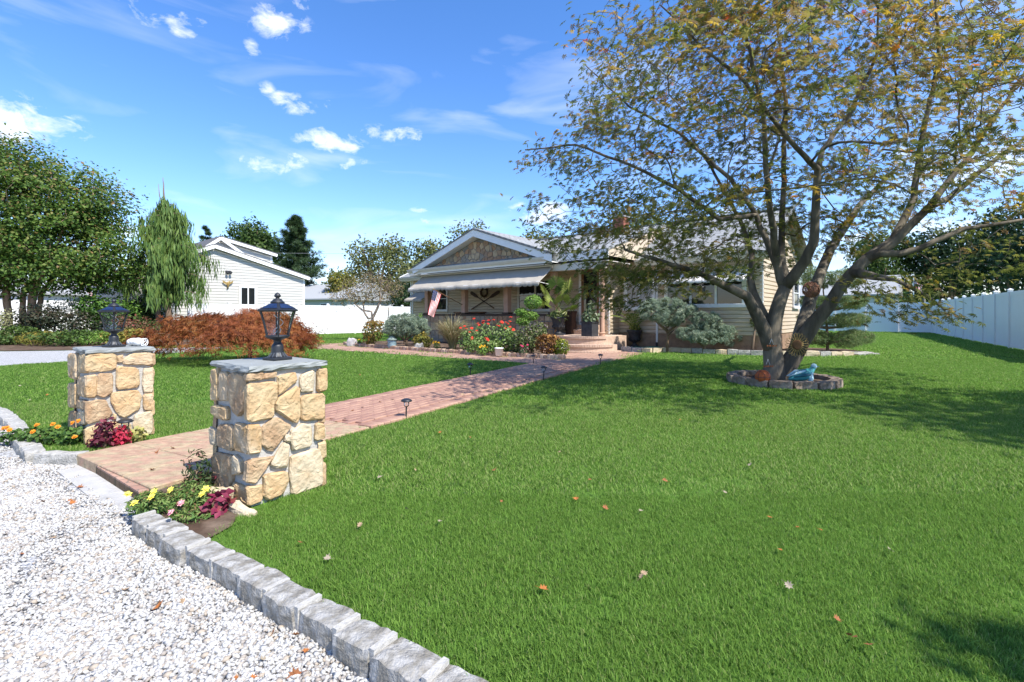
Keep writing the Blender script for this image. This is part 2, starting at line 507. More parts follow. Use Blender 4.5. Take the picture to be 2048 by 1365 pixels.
# ------------------------------------------------------------------ brick path
PO, PT = Vector((-2.43, 6.27)), Vector((.4717, .8818))
PQ = Vector((.8818, -.4717))
def path_pt(t, q): return PO + PT * t + PQ * q
M_brick = mat('paver_brick', (.36, .205, .15), rough=.9, var=.16, vs=3.2, bump=.5, bs=120, col2=(.42, .265, .19))
M_brick2 = mat('paver_brick_dark', (.30, .165, .125), rough=.9, var=.16, vs=3.2, bump=.5, bs=120, col2=(.38, .23, .17))
M_slab = mat('paving_slab', (.40, .255, .175), rough=.92, var=.3, vs=14, bump=1.0, bs=55, detail=9, col2=(.40, .31, .195), mask=(.44, .58), stretch=(1, 1.8, 1))
def brick_sheet_material():
    m_ = bpy.data.materials.new('far_pavers'); m_.use_nodes = True
    N, L = m_.node_tree.nodes, m_.node_tree.links
    p = N['Principled BSDF']; p.inputs['Roughness'].default_value = .9; p.inputs['Specular IOR Level'].default_value = .15
    tc = N.new('ShaderNodeTexCoord'); mp_ = N.new('ShaderNodeMapping'); mp_.inputs['Rotation'].default_value = (0, 0, R(-28))
    L.new(tc.outputs['Object'], mp_.inputs['Vector'])
    b = N.new('ShaderNodeTexBrick'); b.inputs['Scale'].default_value = 1; b.inputs['Brick Width'].default_value = .2; b.inputs['Row Height'].default_value = .1
    b.inputs['Mortar Size'].default_value = .006; b.inputs['Color1'].default_value = (.36, .21, .155, 1); b.inputs['Color2'].default_value = (.42, .27, .195, 1)
    b.inputs['Mortar'].default_value = (.24, .17, .13, 1); L.new(mp_.outputs[0], b.inputs['Vector'])
    n = N.new('ShaderNodeTexNoise'); n.inputs['Scale'].default_value = 2.2; n.inputs['Detail'].default_value = 5; L.new(tc.outputs['Object'], n.inputs['Vector'])
    mx = N.new('ShaderNodeMix'); mx.data_type = 'RGBA'; mx.blend_type = 'OVERLAY'; mx.inputs['Factor'].default_value = .5
    L.new(b.outputs['Color'], mx.inputs['A']); L.new(n.outputs['Fac'], mx.inputs['B']); L.new(mx.outputs['Result'], p.inputs['Base Color'])
    bp = N.new('ShaderNodeBump'); bp.inputs['Distance'].default_value = .006; bp.invert = True
    L.new(b.outputs['Fac'], bp.inputs['Height']); L.new(bp.outputs[0], p.inputs['Normal'])
    return m_
M_pavers = brick_sheet_material()
T0, T1, PW = -2.62, 6.5, 1.40
def tq(t, q): return tuple(path_pt(t, q))
path_poly = [PR, PL, tuple(path_pt(6.26, 0)), (-1.0, 12.85), (-2.37, 13.85), (-4.5, 15.3), (-6.6, 16.75), (-7.35, 17.6), (-7.6, 18.6), (-7.4, 20.0), (-6.9, 21.2), (-6.3, 21.0),
             (-6.75, 19.9), (-6.6, 19.0), (-6.2, 18.55), (-4.75, 17.25), (-1.95, 15.0), (1.32, 12.85), (1.45, 13.3), (.75, 15.2), (.8, 16.6), (2.6, 16.6), (3.3, 16.1), (3.95, 15.6), (4.1, 15.1), tuple(path_pt(9.6, 1.62)), tuple(path_pt(6.5, 1.45))]
brick_path = tag(sheet('brick_path', path_poly, 0.012, M_pavers, thick=.1), kind='structure')
far_arm = [(-7.3, 20.4), (-8.6, 19.3), (-10.3, 18.35), (-10.4, 18.0), (-8.4, 18.9), (-7.2, 19.7)]
tag(sheet('garden_walk', far_arm, 0.008, M_pavers), kind='structure')
tag(sheet('path_footing', [tuple(Vector(PL) + Vector((-.06, .02))), tuple(Vector(PL) + Vector((-.02, -.19))), tuple(Vector(PR) + Vector((-.02, -.20))), tuple(Vector(PR) + Vector((.12, -.02)))], GZ + .008, mat('pale_concrete', (.42, .41, .385), rough=.95, var=.2, vs=9, bump=.8, bs=60), thick=.05), kind='structure')

def brick_mesh(name, l, w, h, m_, ch=.006):
    mb = MB()
    a, b = l / 2, w / 2
    mb.add([(-a, -b, 0), (a, -b, 0), (a, b, 0), (-a, b, 0), (-a, -b, h - ch), (a, -b, h - ch), (a, b, h - ch), (-a, b, h - ch),
            (-a + ch, -b + ch, h), (a - ch, -b + ch, h), (a - ch, b - ch, h), (-a + ch, b - ch, h)],
           [(0, 1, 5, 4), (1, 2, 6, 5), (2, 3, 7, 6), (3, 0, 4, 7), (4, 5, 9, 8), (5, 6, 10, 9), (6, 7, 11, 10), (7, 4, 8, 11), (8, 9, 10, 11)])
    return mb.mesh(name, m_)
pang = math.atan2(PT.y, PT.x)
bm_l = [brick_mesh('brick', .192, .094, .03, M_brick), brick_mesh('brick', .192, .094, .03, M_brick2)]
bm_s = [brick_mesh('brick', .094, .192, .03, M_brick), brick_mesh('brick', .094, .192, .03, M_brick2)]
bricks = []
t = -.62
rows = [(-.02 + .1 * i + .05) for i in range(12)]
nrow = 0
for i, q in enumerate(rows):
    tt = -.62 + (.1 if i % 2 else 0)
    while tt < T1:
        bricks.append((tt + .1, q + .2 - .0, 'l')); tt += .2
for q in (.08, 1.48 - .16):
    tt = -.62
    while tt < T1:
        bricks.append((tt + .05, q, 's')); tt += .1
bricks = [b for b in bricks if not (b[2] == 'l' and (b[1] < .18 or b[1] > 1.22))]
bricks.sort(key=lambda b: path_pt(b[0], b[1]).length)
for t_, q, k in bricks[:290]:
    o = obj('brick', random.choice(bm_l if k == 'l' else bm_s), brick_path)
    p = path_pt(t_, q); o.location = (p.x, p.y, .004 + random.uniform(-.002, .003)); o.rotation_euler = (random.uniform(-.012, .012), random.uniform(-.012, .012), pang + random.uniform(-.01, .01))
mb = MB()
for t_, q, k in bricks[290:]:
    p = path_pt(t_, q); a, b_ = (.192, .094) if k == 'l' else (.094, .192)
    Mx = Matrix.Translation((p.x, p.y, .004 + random.uniform(-.002, .003))) @ Matrix.Rotation(pang, 4, 'Z')
    mb.box(-a / 2, a / 2, -b_ / 2, b_ / 2, 0, .03, Mx)
tag(mb.build('brick_field', M_brick, brick_path), kind='stuff')
# large slabs between the two pillars
for i in range(4):
    for j in range(3):
        ta, tb = T0 + i * .5 + .004, T0 + (i + 1) * .5 - .004
        qa, qb = PW / 3 * j + .004 + (-.05 if j == 0 else 0), PW / 3 * (j + 1) - .004
        mb = MB()
        if i == 0:
            f0 = lambda q: -2.535 - .108 * q / 1.33
            c = [path_pt(f0(qa), qa), path_pt(f0(qb), qb), path_pt(tb, qb), path_pt(tb, qa)]
        else:
            c = [path_pt(ta, qa), path_pt(ta, qb), path_pt(tb, qb), path_pt(tb, qa)]
        h = .028 + random.uniform(-.003, .003)
        mb.prism([tuple(p) for p in c], -.08 if i == 0 else 0, h)
        bevel(mb.build('paving_slab', M_slab, brick_path), .006)

# ------------------------------------------------------------------ rough stones
def rough_block(name, l, w, h, m_, seed, jit=.012, nx=5, ny=3, nz=3, round_=.018, parent=None):
    """A hand-split block: a rounded box grid with pushed-about vertices; origin at the bottom centre."""
    r = np.random.default_rng(seed)
    vs, idx, fs = [], {}, []
    def vid(i, j, k):
        if (i, j, k) not in idx:
            p = np.array([(i / nx - .5) * l, (j / ny - .5) * w, k / nz * h])
            c = np.array([np.clip(p[0], -l / 2 + round_, l / 2 - round_), np.clip(p[1], -w / 2 + round_, w / 2 - round_), np.clip(p[2], round_ * .3, h - round_)])
            d = p - c; n = np.linalg.norm(d)
            if n > 1e-6: p = c + d / n * min(n, round_)
            p = p + r.normal(0, jit * .45, 3)
            idx[(i, j, k)] = len(vs); vs.append(tuple(p))
        return idx[(i, j, k)]
    for i in range(nx):
        for j in range(ny):
            fs.append((vid(i, j, nz), vid(i + 1, j, nz), vid(i + 1, j + 1, nz), vid(i, j + 1, nz)))
    for i in range(nx):
        for k in range(nz):
            fs.append((vid(i, 0, k), vid(i + 1, 0, k), vid(i + 1, 0, k + 1), vid(i, 0, k + 1)))
            fs.append((vid(i + 1, ny, k), vid(i, ny, k), vid(i, ny, k + 1), vid(i + 1, ny, k + 1)))
    for j in range(ny):
        for k in range(nz):
            fs.append((vid(0, j + 1, k), vid(0, j, k), vid(0, j, k + 1), vid(0, j + 1, k + 1)))
            fs.append((vid(nx, j, k), vid(nx, j + 1, k), vid(nx, j + 1, k + 1), vid(nx, j, k + 1)))
    mb = MB(); mb.add(vs, fs)
    return mb.build(name, m_, parent)

# near kerb of granite blocks
kerb = empty('granite_kerb', (0, 0, 0), 0, 'row of grey split granite blocks between white gravel and the near lawn', 'kerb')
pos = 0.0; i = 0
klen = (K1 - K0).length
kang = math.atan2(kdir.y, kdir.x)
mbm = MB()
while pos < klen - .1:
    l = random.uniform(.20, .255)
    w = random.uniform(.125, .15)
    c = K0 + kdir * (pos + l / 2) + kout * (w / 2 - .01 + random.uniform(-.008, .008))
    o = rough_block('granite_block', l - .012, w, .115 + random.uniform(-.006, .008), random.choice([M_granite, M_granite, M_granite_w]), 100 + i, jit=.0065, round_=.016, parent=kerb)
    o.location = (c.x, c.y, GZ - .02); o.rotation_euler = (random.uniform(-.03, .03), random.uniform(-.02, .02), kang + random.uniform(-.035, .035))
    e = K0 + kdir * (pos + l) + kout * .055
    mbm.box(-.012, .012, -.055, .055, -.08, .042, Matrix.Translation((e.x, e.y, 0)) @ Matrix.Rotation(kang, 4, 'Z'))
    pos += l; i += 1
mbm.build('mortar_joints', M_mortar, kerb)
kerb2 = empty('granite_kerb', (0, 0, 0), 0, 'curving row of pale granite blocks left of the brick path front', 'kerb')
pts = [Vector(p) for p in left_kerb]
for a, b in zip(pts[:-1], pts[1:]):
    L_ = (b - a).length; n = max(1, round(L_ / .33)); d = (b - a) / n
    for j in range(n):
        c = a + d * (j + .5); o_ = Vector((d.y, -d.x)).normalized(); o_ = o_ if o_.y < 0 else -o_
        c = c + o_ * .05
        o = rough_block('granite_block', d.length - .012, .14, .115, M_granite_w, 300 + i, jit=.008, parent=kerb2); i += 1
        o.location = (c.x, c.y, GZ - .02); o.rotation_euler = (0, 0, math.atan2(d.y, d.x) + random.uniform(-.03, .03))

# ------------------------------------------------------------------ stone gate pillars
E1A = math.atan2(.78, .626)
e1 = Vector((.626, .78, 0)); e2 = Vector((-.78, .626, 0))
BX, BY = .235, .27                      # half sizes of the mortar core
PH = .84
def chaikin(P):
    out = []
    for i in range(len(P)):
        a, b = np.array(P[i]), np.array(P[(i + 1) % len(P)])
        out += [a * .88 + b * .12, a * .12 + b * .88]
    return out
def densify(P, step=.035):
    out = []
    for i in range(len(P)):
        a, b = np.array(P[i], float), np.array(P[(i + 1) % len(P)], float)
        n = max(1, int(np.linalg.norm(b - a) / step))
        out += [a + (b - a) * k / n for k in range(n)]
    return out
def stone_shell(mb, poly, fmap, h, seed, inset=.010):
    """A stone of the given outline standing h proud of its face. fmap(a, z, depth) -> 3-D."""
    r = np.random.default_rng(seed)
    P = densify(chaikin(poly)); n = len(P)
    cen = np.mean(P, axis=0)
    area = sum(P[i][0] * P[(i + 1) % n][1] - P[(i + 1) % n][0] * P[i][1] for i in range(n))
    if area < 0: P = P[::-1]
    def ring(shr, d, jit):
        out = []
        for p in P:
            v = cen - p; L_ = np.linalg.norm(v) + 1e-9
            q = p + v / L_ * min(shr, L_ * .5) + r.normal(0, jit, 2)
            out.append(fmap(q[0], q[1], d + r.normal(0, jit)))
        return out
    rings = [ring(0, -.03, 0), ring(-.003, h * .62, .0022), ring(inset * .7, h * .97, .002), ring(inset * 2.6, h * 1.0, .002), ring(inset * 5.2, h * 1.02, .0022)]
    vs = [v for rg in rings for v in rg]; fs = []
    for k in range(len(rings) - 1):
        for i in range(n):
            fs.append((k * n + i, k * n + (i + 1) % n, (k + 1) * n + (i + 1) % n, (k + 1) * n + i))
    c = len(vs); vs.append(fmap(cen[0], cen[1], h * 1.02))
    b = (len(rings) - 1) * n
    for i in range(n): fs.append((b + i, b + (i + 1) % n, c))
    mb.add(vs, fs)

def rect_split(x0, x1, z0, z1, r, big=.2):
    w, h = x1 - x0, z1 - z0
    if (w < big and h < big) or (w * h < .02 and r.random() < .5):
        g = .007
        j = lambda: r.uniform(-.008, .008)
        return [[(x0 + g + j(), z0 + g + j()), (x1 - g + j(), z0 + g + j()), (x1 - g + j(), z1 - g + j()), (x0 + g + j(), z1 - g + j())]]
    f = r.uniform(.35, .65)
    if w > h * r.uniform(.8, 1.3):
        m_ = x0 + w * f; return rect_split(x0, m_, z0, z1, r, big) + rect_split(m_, x1, z0, z1, r, big)
    m_ = z0 + h * f; return rect_split(x0, x1, z0, m_, r, big) + rect_split(x0, x1, m_, z1, r, big)

# outlines of the stones on the two visible faces, read off the photograph (pixels), lit face then shaded face
NEAR = dict(o=(390, 680), s=6.827, front=[
    ([(715, 565), (945, 545), (945, 440), (700, 460)], 'c1'), ([(955, 465), (1130, 440), (1130, 515), (960, 540)], ''),
    ([(740, 605), (1130, 570), (1140, 800), (1100, 870), (1090, 1060), (780, 1130), (735, 1100)], 'c2'),
    ([(1145, 500), (1380, 440), (1410, 560), (1150, 770), (1140, 600)], ''), ([(1440, 620), (1450, 1060), (1385, 1150), (1110, 970), (1110, 870), (1170, 790)], ''),
    ([(1450, 490), (1640, 410), (1630, 705), (1570, 720), (1450, 705)], ''), ([(1680, 405), (1815, 390), (1805, 690), (1680, 715)], ''),
    ([(1460, 765), (1785, 730), (1785, 1080), (1500, 1110), (1455, 1080)], ''), ([(715, 1180), (910, 1160), (915, 1549), (715, 1569)], 'c3'),
    ([(930, 1199), (1060, 1089), (1150, 1069), (1330, 1189), (1240, 1309), (1090, 1519), (1000, 1509), (930, 1429)], ''),
    ([(1330, 1249), (1480, 1139), (1600, 1179), (1600, 1459), (1340, 1519), (1320, 1379)], ''), ([(1660, 1149), (1780, 1149), (1785, 1349), (1700, 1379), (1660, 1369)], ''),
    ([(1245, 1304), (1320, 1309), (1310, 1389), (1230, 1394)], ''), ([(1220, 1404), (1300, 1449), (1270, 1739), (1150, 1749), (1030, 1719)], ''),
    ([(640, 1709), (830, 1629), (1080, 1599), (1070, 1629), (900, 1879), (840, 1969), (700, 1949), (620, 1849)], 'c4'),
    ([(1320, 1599), (1700, 1484), (1760, 1629), (1755, 1969), (1650, 2029), (1330, 2139), (1310, 1729)], ''),
    ([(950, 1849), (1260, 1799), (1290, 1929), (1190, 2119), (1000, 2199), (940, 2109)], ''), ([(690, 2029), (850, 2004), (930, 1989), (930, 2204), (700, 2289)], 'c5')],
    side=[([(205, 405), (300, 400), (300, 830), (215, 830)], ''), ([(310, 440), (425, 450), (440, 840), (310, 830)], ''),
          ([(440, 450), (640, 470), (670, 700), (660, 950), (570, 1050), (500, 1000), (440, 800)], ''), ([(640, 480), (712, 460), (712, 565), (660, 570)], 'c1'),
          ([(690, 610), (738, 605), (738, 1110), (690, 1080)], 'c2'), ([(215, 890), (420, 930), (420, 1100), (300, 1080), (200, 1000)], ''),
          ([(190, 1189), (270, 1229), (270, 1459), (200, 1429)], ''), ([(300, 1149), (500, 1179), (500, 1529), (300, 1469)], ''),
          ([(515, 1139), (712, 1175), (712, 1569), (515, 1509)], 'c3'), ([(215, 1539), (490, 1589), (480, 1929), (430, 2129), (310, 2159), (200, 2009)], ''),
          ([(510, 1569), (600, 1649), (600, 1839), (500, 1849)], ''), ([(490, 1949), (620, 2009), (690, 2029), (700, 2280), (480, 2179)], 'c5')])
FAR = dict(o=(110, 670), s=5.6875, front=[
    ([(330, 215), (700, 210), (700, 400), (340, 430)], 'c1'), ([(712, 250), (775, 225), (775, 315), (712, 315)], ''), ([(780, 280), (870, 215), (1120, 205), (1120, 345), (780, 335)], ''),
    ([(345, 465), (480, 455), (470, 715), (345, 715)], 'c2'), ([(490, 440), (660, 440), (660, 660), (560, 720), (475, 690)], ''), ([(700, 360), (950, 375), (965, 570), (920, 600), (700, 630)], ''),
    ([(1005, 385), (1120, 380), (1120, 655), (1005, 650)], ''), ([(640, 660), (940, 630), (990, 700), (970, 840), (790, 950), (740, 920), (640, 770)], ''),
    ([(330, 790), (480, 740), (590, 745), (650, 880), (620, 950), (330, 1030)], 'c3'), ([(1010, 680), (1120, 670), (1120, 855), (1010, 860)], ''),
    ([(910, 900), (1115, 870), (1115, 1130), (890, 1150)], ''), ([(330, 1070), (600, 990), (870, 1000), (860, 1160), (600, 1270), (330, 1250)], 'c4'), ([(665, 900), (710, 910), (700, 965), (660, 965)], '')],
    side=[([(150, 215), (240, 215), (240, 520), (160, 480)], ''), ([(260, 220), (325, 215), (330, 430), (260, 430)], 'c1'), ([(250, 475), (340, 465), (340, 715), (250, 690)], 'c2'),
          ([(150, 545), (235, 560), (230, 830), (150, 830)], ''), ([(240, 730), (320, 745), (320, 840), (240, 840)], 'c3'), ([(250, 870), (320, 860), (320, 1030), (250, 1020)], ''),
          ([(150, 870), (230, 870), (240, 1080), (140, 1080)], ''), ([(245, 1075), (325, 1070), (325, 1250), (255, 1230)], 'c4')])

def pillar(front_corner, label, T, seed):
    """front_corner: ground position of the cap corner nearest the camera."""
    fc = Vector((*front_corner, 0))
    cen = fc + e1 * .265 + e2 * .30
    root = empty('stone_pillar', cen, E1A, label, 'pillar', 'stone pillars at the path entrance')
    MB().box(-BX, BX, -BY, BY, -.1, PH).build('mortar_core', M_mortar, root)
    inv = Matrix.Translation(cen) @ Matrix.Rotation(E1A, 4, 'Z'); inv = inv.inverted()
    def unproject(px, py, face):
        u, v = (px - 1024) / FPX, (HOR - py) / FPX
        nrm = -e2 if face == 'front' else -e1
        off = BY + .03 if face == 'front' else BX + .03
        P0 = cen + nrm * off
        t_ = P0.dot(nrm) / (u * nrm.x + nrm.y)
        P = Vector((u * t_, t_, EYE + v * t_))
        q = inv @ P
        return (q.x if face == 'front' else q.y, min(q.z, PH - .004))
    fm = {'front': lambda a, z, d: (a, -BY - d, z), 'side': lambda a, z, d: (-BX - d, a, z)}
    corner = {}
    k = seed
    for face, key in (('front', 'front'), ('side', 'side')):
        for poly, c in T[key]:
            pl = [unproject(T['o'][0] + x / T['s'], T['o'][1] + y / T['s'], face) for x, y in poly]
            if c:
                # corner stones are pushed out to the arris so that their two faces meet
                lim = -BX - .028 if face == 'front' else -BY - .028
                arr = np.array(pl); o_ = np.argsort(arr[:, 0])[:2]
                for j in range(len(pl)):
                    if arr[j, 0] < arr[o_, 0].max() + .012: pl[j] = (lim, arr[j, 1])
            mb = corner.setdefault(c, MB()) if c else MB()
            stone_shell(mb, pl, fm[face], random.Random(k).uniform(.026, .04) if not c else .03, k)
            k += 1
            if not c: mb.build('stone', STONES[(k * 7 + len(poly)) % 4], root)
    for c, mb in corner.items():
        mb.build('stone', STONES[(k + ord(c[1])) % 3], root); k += 1
    r = random.Random(seed + 5)
    for face, fmap in (('back', lambda a, z, d: (-a, BY + d, z)), ('right', lambda a, z, d: (BX + d, a, z))):
        hw = BX if face == 'back' else BY
        for pl in rect_split(-hw - .02, hw + .02, -.02, PH - .01, r, .24):
            mb = MB(); stone_shell(mb, pl, fmap, r.uniform(.024, .04), k); k += 1
            mb.build('stone', r.choice(STONES), root)
    # split slab on top with a chipped edge
    n = 44; rr = np.random.default_rng(seed); hx, hy = .262, .305
    rim = []
    for i in range(n):
        f = i / n * 4; s_ = int(f); u = f - s_
        c = [(-hx, -hy), (hx, -hy), (hx, hy), (-hx, hy)]
        a, b = np.array(c[s_]), np.array(c[(s_ + 1) % 4]); rim.append(a + (b - a) * u)
    zt, zb = PH + .04, PH + .0005
    mb = MB(); V = []
    for sc, z, j in ((.93, zb, .004), (1.0, zb + .006, .006), (1.004, zb + .022, .005), (.985, zt - .004, .004), (.97, zt, .001)):
        for p in rim:
            q = p * sc + rr.normal(0, j, 2); V.append((q[0], q[1], z + rr.normal(0, .0015 if z < zt - .001 else 0)))
    F = [(k_ * n + i, k_ * n + (i + 1) % n, (k_ + 1) * n + (i + 1) % n, (k_ + 1) * n + i) for k_ in range(4) for i in range(n)]
    F += [tuple(range(n - 1, -1, -1)), tuple(4 * n + i for i in range(n))]
    mb.add(V, F).build('cap_slab', M_cap, root)
    return root, cen

near_p, near_c = pillar((-1.625, 2.975), 'near stone pillar with slate cap beside yellow flowers and the granite kerb', NEAR, 40)
far_p, far_c = pillar((-3.90, 4.42), 'stone pillar with red and maroon foliage plants growing against its foot', FAR, 90)

# ------------------------------------------------------------------ solar post lanterns
M_solar = mat('solar_panel', (.012, .022, .06), rough=.2, var=.4, vs=30, spec=.6)
M_lglass = glass('lantern_glass', (.93, .95, .96))
M_fil = mat('white_filament', (.85, .88, .9), rough=.4, var=.02)
def lantern(loc, rz, label):
    root = empty('post_lantern', loc, rz, label, 'lantern', 'solar lanterns on the stone pillars')
    mb = MB(); mb.box(-.07, .07, -.07, .07, 0, .02)
    bevel(mb.build('base_plate', M_black, root), .004)
    MB().lathe([(.062, .02), (.055, .03), (.042, .045), (.040, .06), (.040, .09), (.036, .105), (.026, .118), (.023, .127), (.026, .138), (.05, .148), (.074, .157), (.080, .165), (.080, .172), (.07, .172)], 20).build('stem', M_black, root, smooth=True)
    mb = MB()
    for k in range(14):
        a = 2 * math.pi * k / 14
        mb.bar((.064 * math.cos(a), .064 * math.sin(a), .021), (.041 * math.cos(a), .041 * math.sin(a), .05), .005)
    mb.build('flutes', mat('worn_grey_metal', (.16, .17, .18), rough=.4, metal=.6), root)
    n = 6
    prof = [(.078, .172), (.086, .21), (.098, .26), (.113, .31), (.126, .345)]
    for k in range(n):
        a = 2 * math.pi * k / n
        MB().tube([(r_ * math.cos(a), r_ * math.sin(a), z) for r_, z in prof], .006, 6).build('cage_bar', M_black, root)
        mb = MB(); vs = []
        for r_, z in prof:
            for a_ in (a, a + 2 * math.pi / n):
                vs.append(((r_ - .003) * math.cos(a_), (r_ - .003) * math.sin(a_), z))
        mb.add(vs, [(2 * i, 2 * i + 1, 2 * i + 3, 2 * i + 2) for i in range(len(prof) - 1)]).build('pane', M_lglass, root)
    roof = MB().lathe([(.128, .34), (.145, .345), (.147, .353), (.05, .40), (.046, .402)], 6).build('roof', M_black, root)
    for k in range(n):
        a0, a1 = 2 * math.pi * (k + .12) / n, 2 * math.pi * (k + .88) / n
        c_ = math.cos(math.pi / n)
        def P(r_, z, a): return (r_ * math.cos(a), r_ * math.sin(a), z)
        am = (a0 + a1) / 2; sl_ = lambda r_: .353 + (.147 - r_) / .097 * .047 + .004
        q = []
        for r_, sp in ((.132, .80), (.066, .72)):
            for s_ in (-1, 1):
                hw = r_ * math.sin(math.pi / n) * sp
                q.append((r_ * c_ * math.cos(am) - s_ * hw * math.sin(am), r_ * c_ * math.sin(am) + s_ * hw * math.cos(am), sl_(r_)))
        MB().add(q, [(0, 1, 3, 2)]).build('solar_panel', M_solar, roof)
    MB().lathe([(.05, .402), (.044, .41), (.03, .424), (.026, .43), (.014, .433), (.012, .44), (.021, .446), (.022, .456), (.014, .468), (.004, .476)], 14).build('finial', M_black, root, smooth=True)
    for ph in (0, 1, 2):
        pts = []
        for i in range(17):
            f = i / 16; a = ph * 2.1 + f * 5.2
            pts.append((.036 * math.sin(f * math.pi * 2 + ph) * math.cos(a * .3 + ph), .036 * math.sin(f * math.pi * 2 + ph) * math.sin(a * .3 + ph), .18 + f * .14))
        MB().tube(pts, .0022, 5).build('filament', M_fil, root)
    return root
lz = PH + .042
lantern((near_c.x + .03, near_c.y + .06, lz), E1A + .15, 'black solar lantern on the near stone pillar in front of the orange maple')
lantern((far_c.x + .02, far_c.y - .02, lz), E1A + .35, 'black solar lantern on the left stone pillar, dark shrubs behind its glass')
# white bundle lying on the far cap
def on_cap(px, py):
    Y = (EYE - lz) * FPX / (py - HOR); return Vector(((px - 1024) / FPX * Y, Y, lz))
b0, b1 = Vector((far_c.x + .07, far_c.y + .12, lz)), Vector((far_c.x + .225, far_c.y + .085, lz))
root = empty('cord_bundle', b0, 0, 'white lumpy cloth roll with looped cord lying on a slate cap', 'bundle')
d = (b1 - b0); n = 9; vs, fs = [], []; rr = np.random.default_rng(4)
mb = MB()
prof = [(-.02, .012), (-.01, .03), (.02, .04), (.05, .036), (.07, .038), (.10, .04), (.13, .038), (.15, .03), (.158, .012)]
mb.tube([Vector((x * d.normalized().x, x * d.normalized().y, .042)) + Vector(rr.normal(0, .003, 3)) for x, _ in prof], [r_ for _, r_ in prof], 12)
mb.build('roll', mat('white_cloth', (.8, .79, .77), rough=.9, var=.08, vs=40, bump=1, bs=40), root, smooth=True)
for k in range(3):
    c = d.normalized() * (.17 + .012 * k)
    MB().tube([(c.x + .0 * i, c.y + .034 * math.cos(i * .42 + k), .042 + .036 * math.sin(i * .42 + k)) if k != 1 else (c.x + .02 * math.cos(i * .42), c.y + .03 * math.sin(i * .42), .03 + .022 * math.sin(i * .42)) for i in range(15)], .004, 5).build('cord_loop', M_trim, root)

# ------------------------------------------------------------------ the house (local axes: x along the front to the right, y into the house)
HR = Vector((1.46, 17.0, 0)); HA = math.atan2(-.6556, .755)
HM = Matrix.Translation(HR) @ Matrix.Rotation(HA, 4, 'Z')
def hw(s, d, z=0.0): return HM @ Vector((s, d, z))
house = empty('ranch_house', HR, HA, 'tan sided ranch house with stone gable over an awning-shaded porch', 'house')

M_siding = mat('tan_siding', (.56, .46, .335), rough=.6, var=.06, vs=1.2, spec=.25, bump=.15, bs=90, stretch=(1, 1, 3))
M_cream = mat('cream_gutter', (.56, .535, .46), rough=.55, var=.06, vs=3)
M_soffit = mat('tan_soffit', (.62, .58, .50), rough=.6, var=.05, vs=2)
M_colm = mat('terracotta_column', (.50, .315, .225), rough=.75, var=.12, vs=5)
M_postg = mat('grey_post', (.50, .48, .42), rough=.7, var=.1, vs=5)
M_pane = mat('dark_window', (.012, .014, .016), rough=.04, var=.3, vs=2, spec=.8)
M_frame = mat('window_trim', (.68, .64, .56), rough=.5, var=.05, vs=4)
M_curtain = mat('pale_curtain', (.42, .41, .38), rough=.9, var=.15, vs=8, stretch=(8, 8, .3))
M_fabric = mat('awning_fabric', (.38, .345, .29), rough=.9, var=.07, vs=3, bump=.3, bs=70)
M_wood = mat('brown_wood', (.22, .115, .06), rough=.6, var=.25, vs=5, stretch=(6, 6, .6))
M_dkwood = mat('dark_wood', (.06, .035, .025), rough=.6, var=.3, vs=8)
M_found = mat('brown_block', (.30, .20, .13), rough=.9, var=.3, vs=7, bump=.8, bs=40)
PSTONE = [mat('porch_stone_brown', (.36, .235, .15), rough=.9, var=.25, vs=7, bump=1, bs=30), mat('porch_stone_tan', (.46, .335, .21), rough=.9, var=.22, vs=7, bump=1, bs=30),
          mat('porch_stone_grey', (.31, .255, .195), rough=.9, var=.22, vs=7, bump=1, bs=30), mat('porch_stone_rust', (.38, .225, .13), rough=.9, var=.25, vs=7, bump=1, bs=30)]
M_pmortar = mat('grey_mortar', (.22, .205, .185), rough=.95, var=.15, vs=9, bump=.8, bs=60)

def shingle_material(name, c1, c2, rz):
    m_ = bpy.data.materials.new(name); m_.use_nodes = True
    N, L = m_.node_tree.nodes, m_.node_tree.links
    p = N['Principled BSDF']; p.inputs['Roughness'].default_value = .92; p.inputs['Specular IOR Level'].default_value = .15
    tc = N.new('ShaderNodeTexCoord')
    b = N.new('ShaderNodeTexBrick'); b.inputs['Scale'].default_value = 1; b.inputs['Brick Width'].default_value = .30; b.inputs['Row Height'].default_value = .14
    b.inputs['Mortar Size'].default_value = .008; b.inputs['Color1'].default_value = (*c1, 1); b.inputs['Color2'].default_value = (*c2, 1); b.inputs['Mortar'].default_value = (*[x * .6 for x in c1], 1)
    mp_ = N.new('ShaderNodeMapping'); mp_.inputs['Rotation'].default_value = (0, 0, rz); L.new(tc.outputs['Object'], mp_.inputs['Vector']); L.new(mp_.outputs[0], b.inputs['Vector'])
    n = N.new('ShaderNodeTexNoise'); n.inputs['Scale'].default_value = 90; n.inputs['Detail'].default_value = 2; L.new(tc.outputs['Object'], n.inputs['Vector'])
    mr = N.new('ShaderNodeMapRange'); mr.inputs['To Min'].default_value = .75; mr.inputs['To Max'].default_value = 1.25; L.new(n.outputs['Fac'], mr.inputs['Value'])
    mx = N.new('ShaderNodeMix'); mx.data_type = 'RGBA'; mx.blend_type = 'MULTIPLY'; mx.inputs['Factor'].default_value = 1
    cb = N.new('ShaderNodeCombineColor')
    for i in range(3): L.new(mr.outputs[0], cb.inputs[i])
    L.new(b.outputs['Color'], mx.inputs['A']); L.new(cb.outputs[0], mx.inputs['B']); L.new(mx.outputs['Result'], p.inputs['Base Color'])
    bp = N.new('ShaderNodeBump'); bp.inputs['Distance'].default_value = .01; bp.invert = True; L.new(b.outputs['Fac'], bp.inputs['Height']); L.new(bp.outputs[0], p.inputs['Normal'])
    return m_
M_shingle = shingle_material('pale_grey_shingles', (.25, .255, .25), (.34, .345, .335), 0)
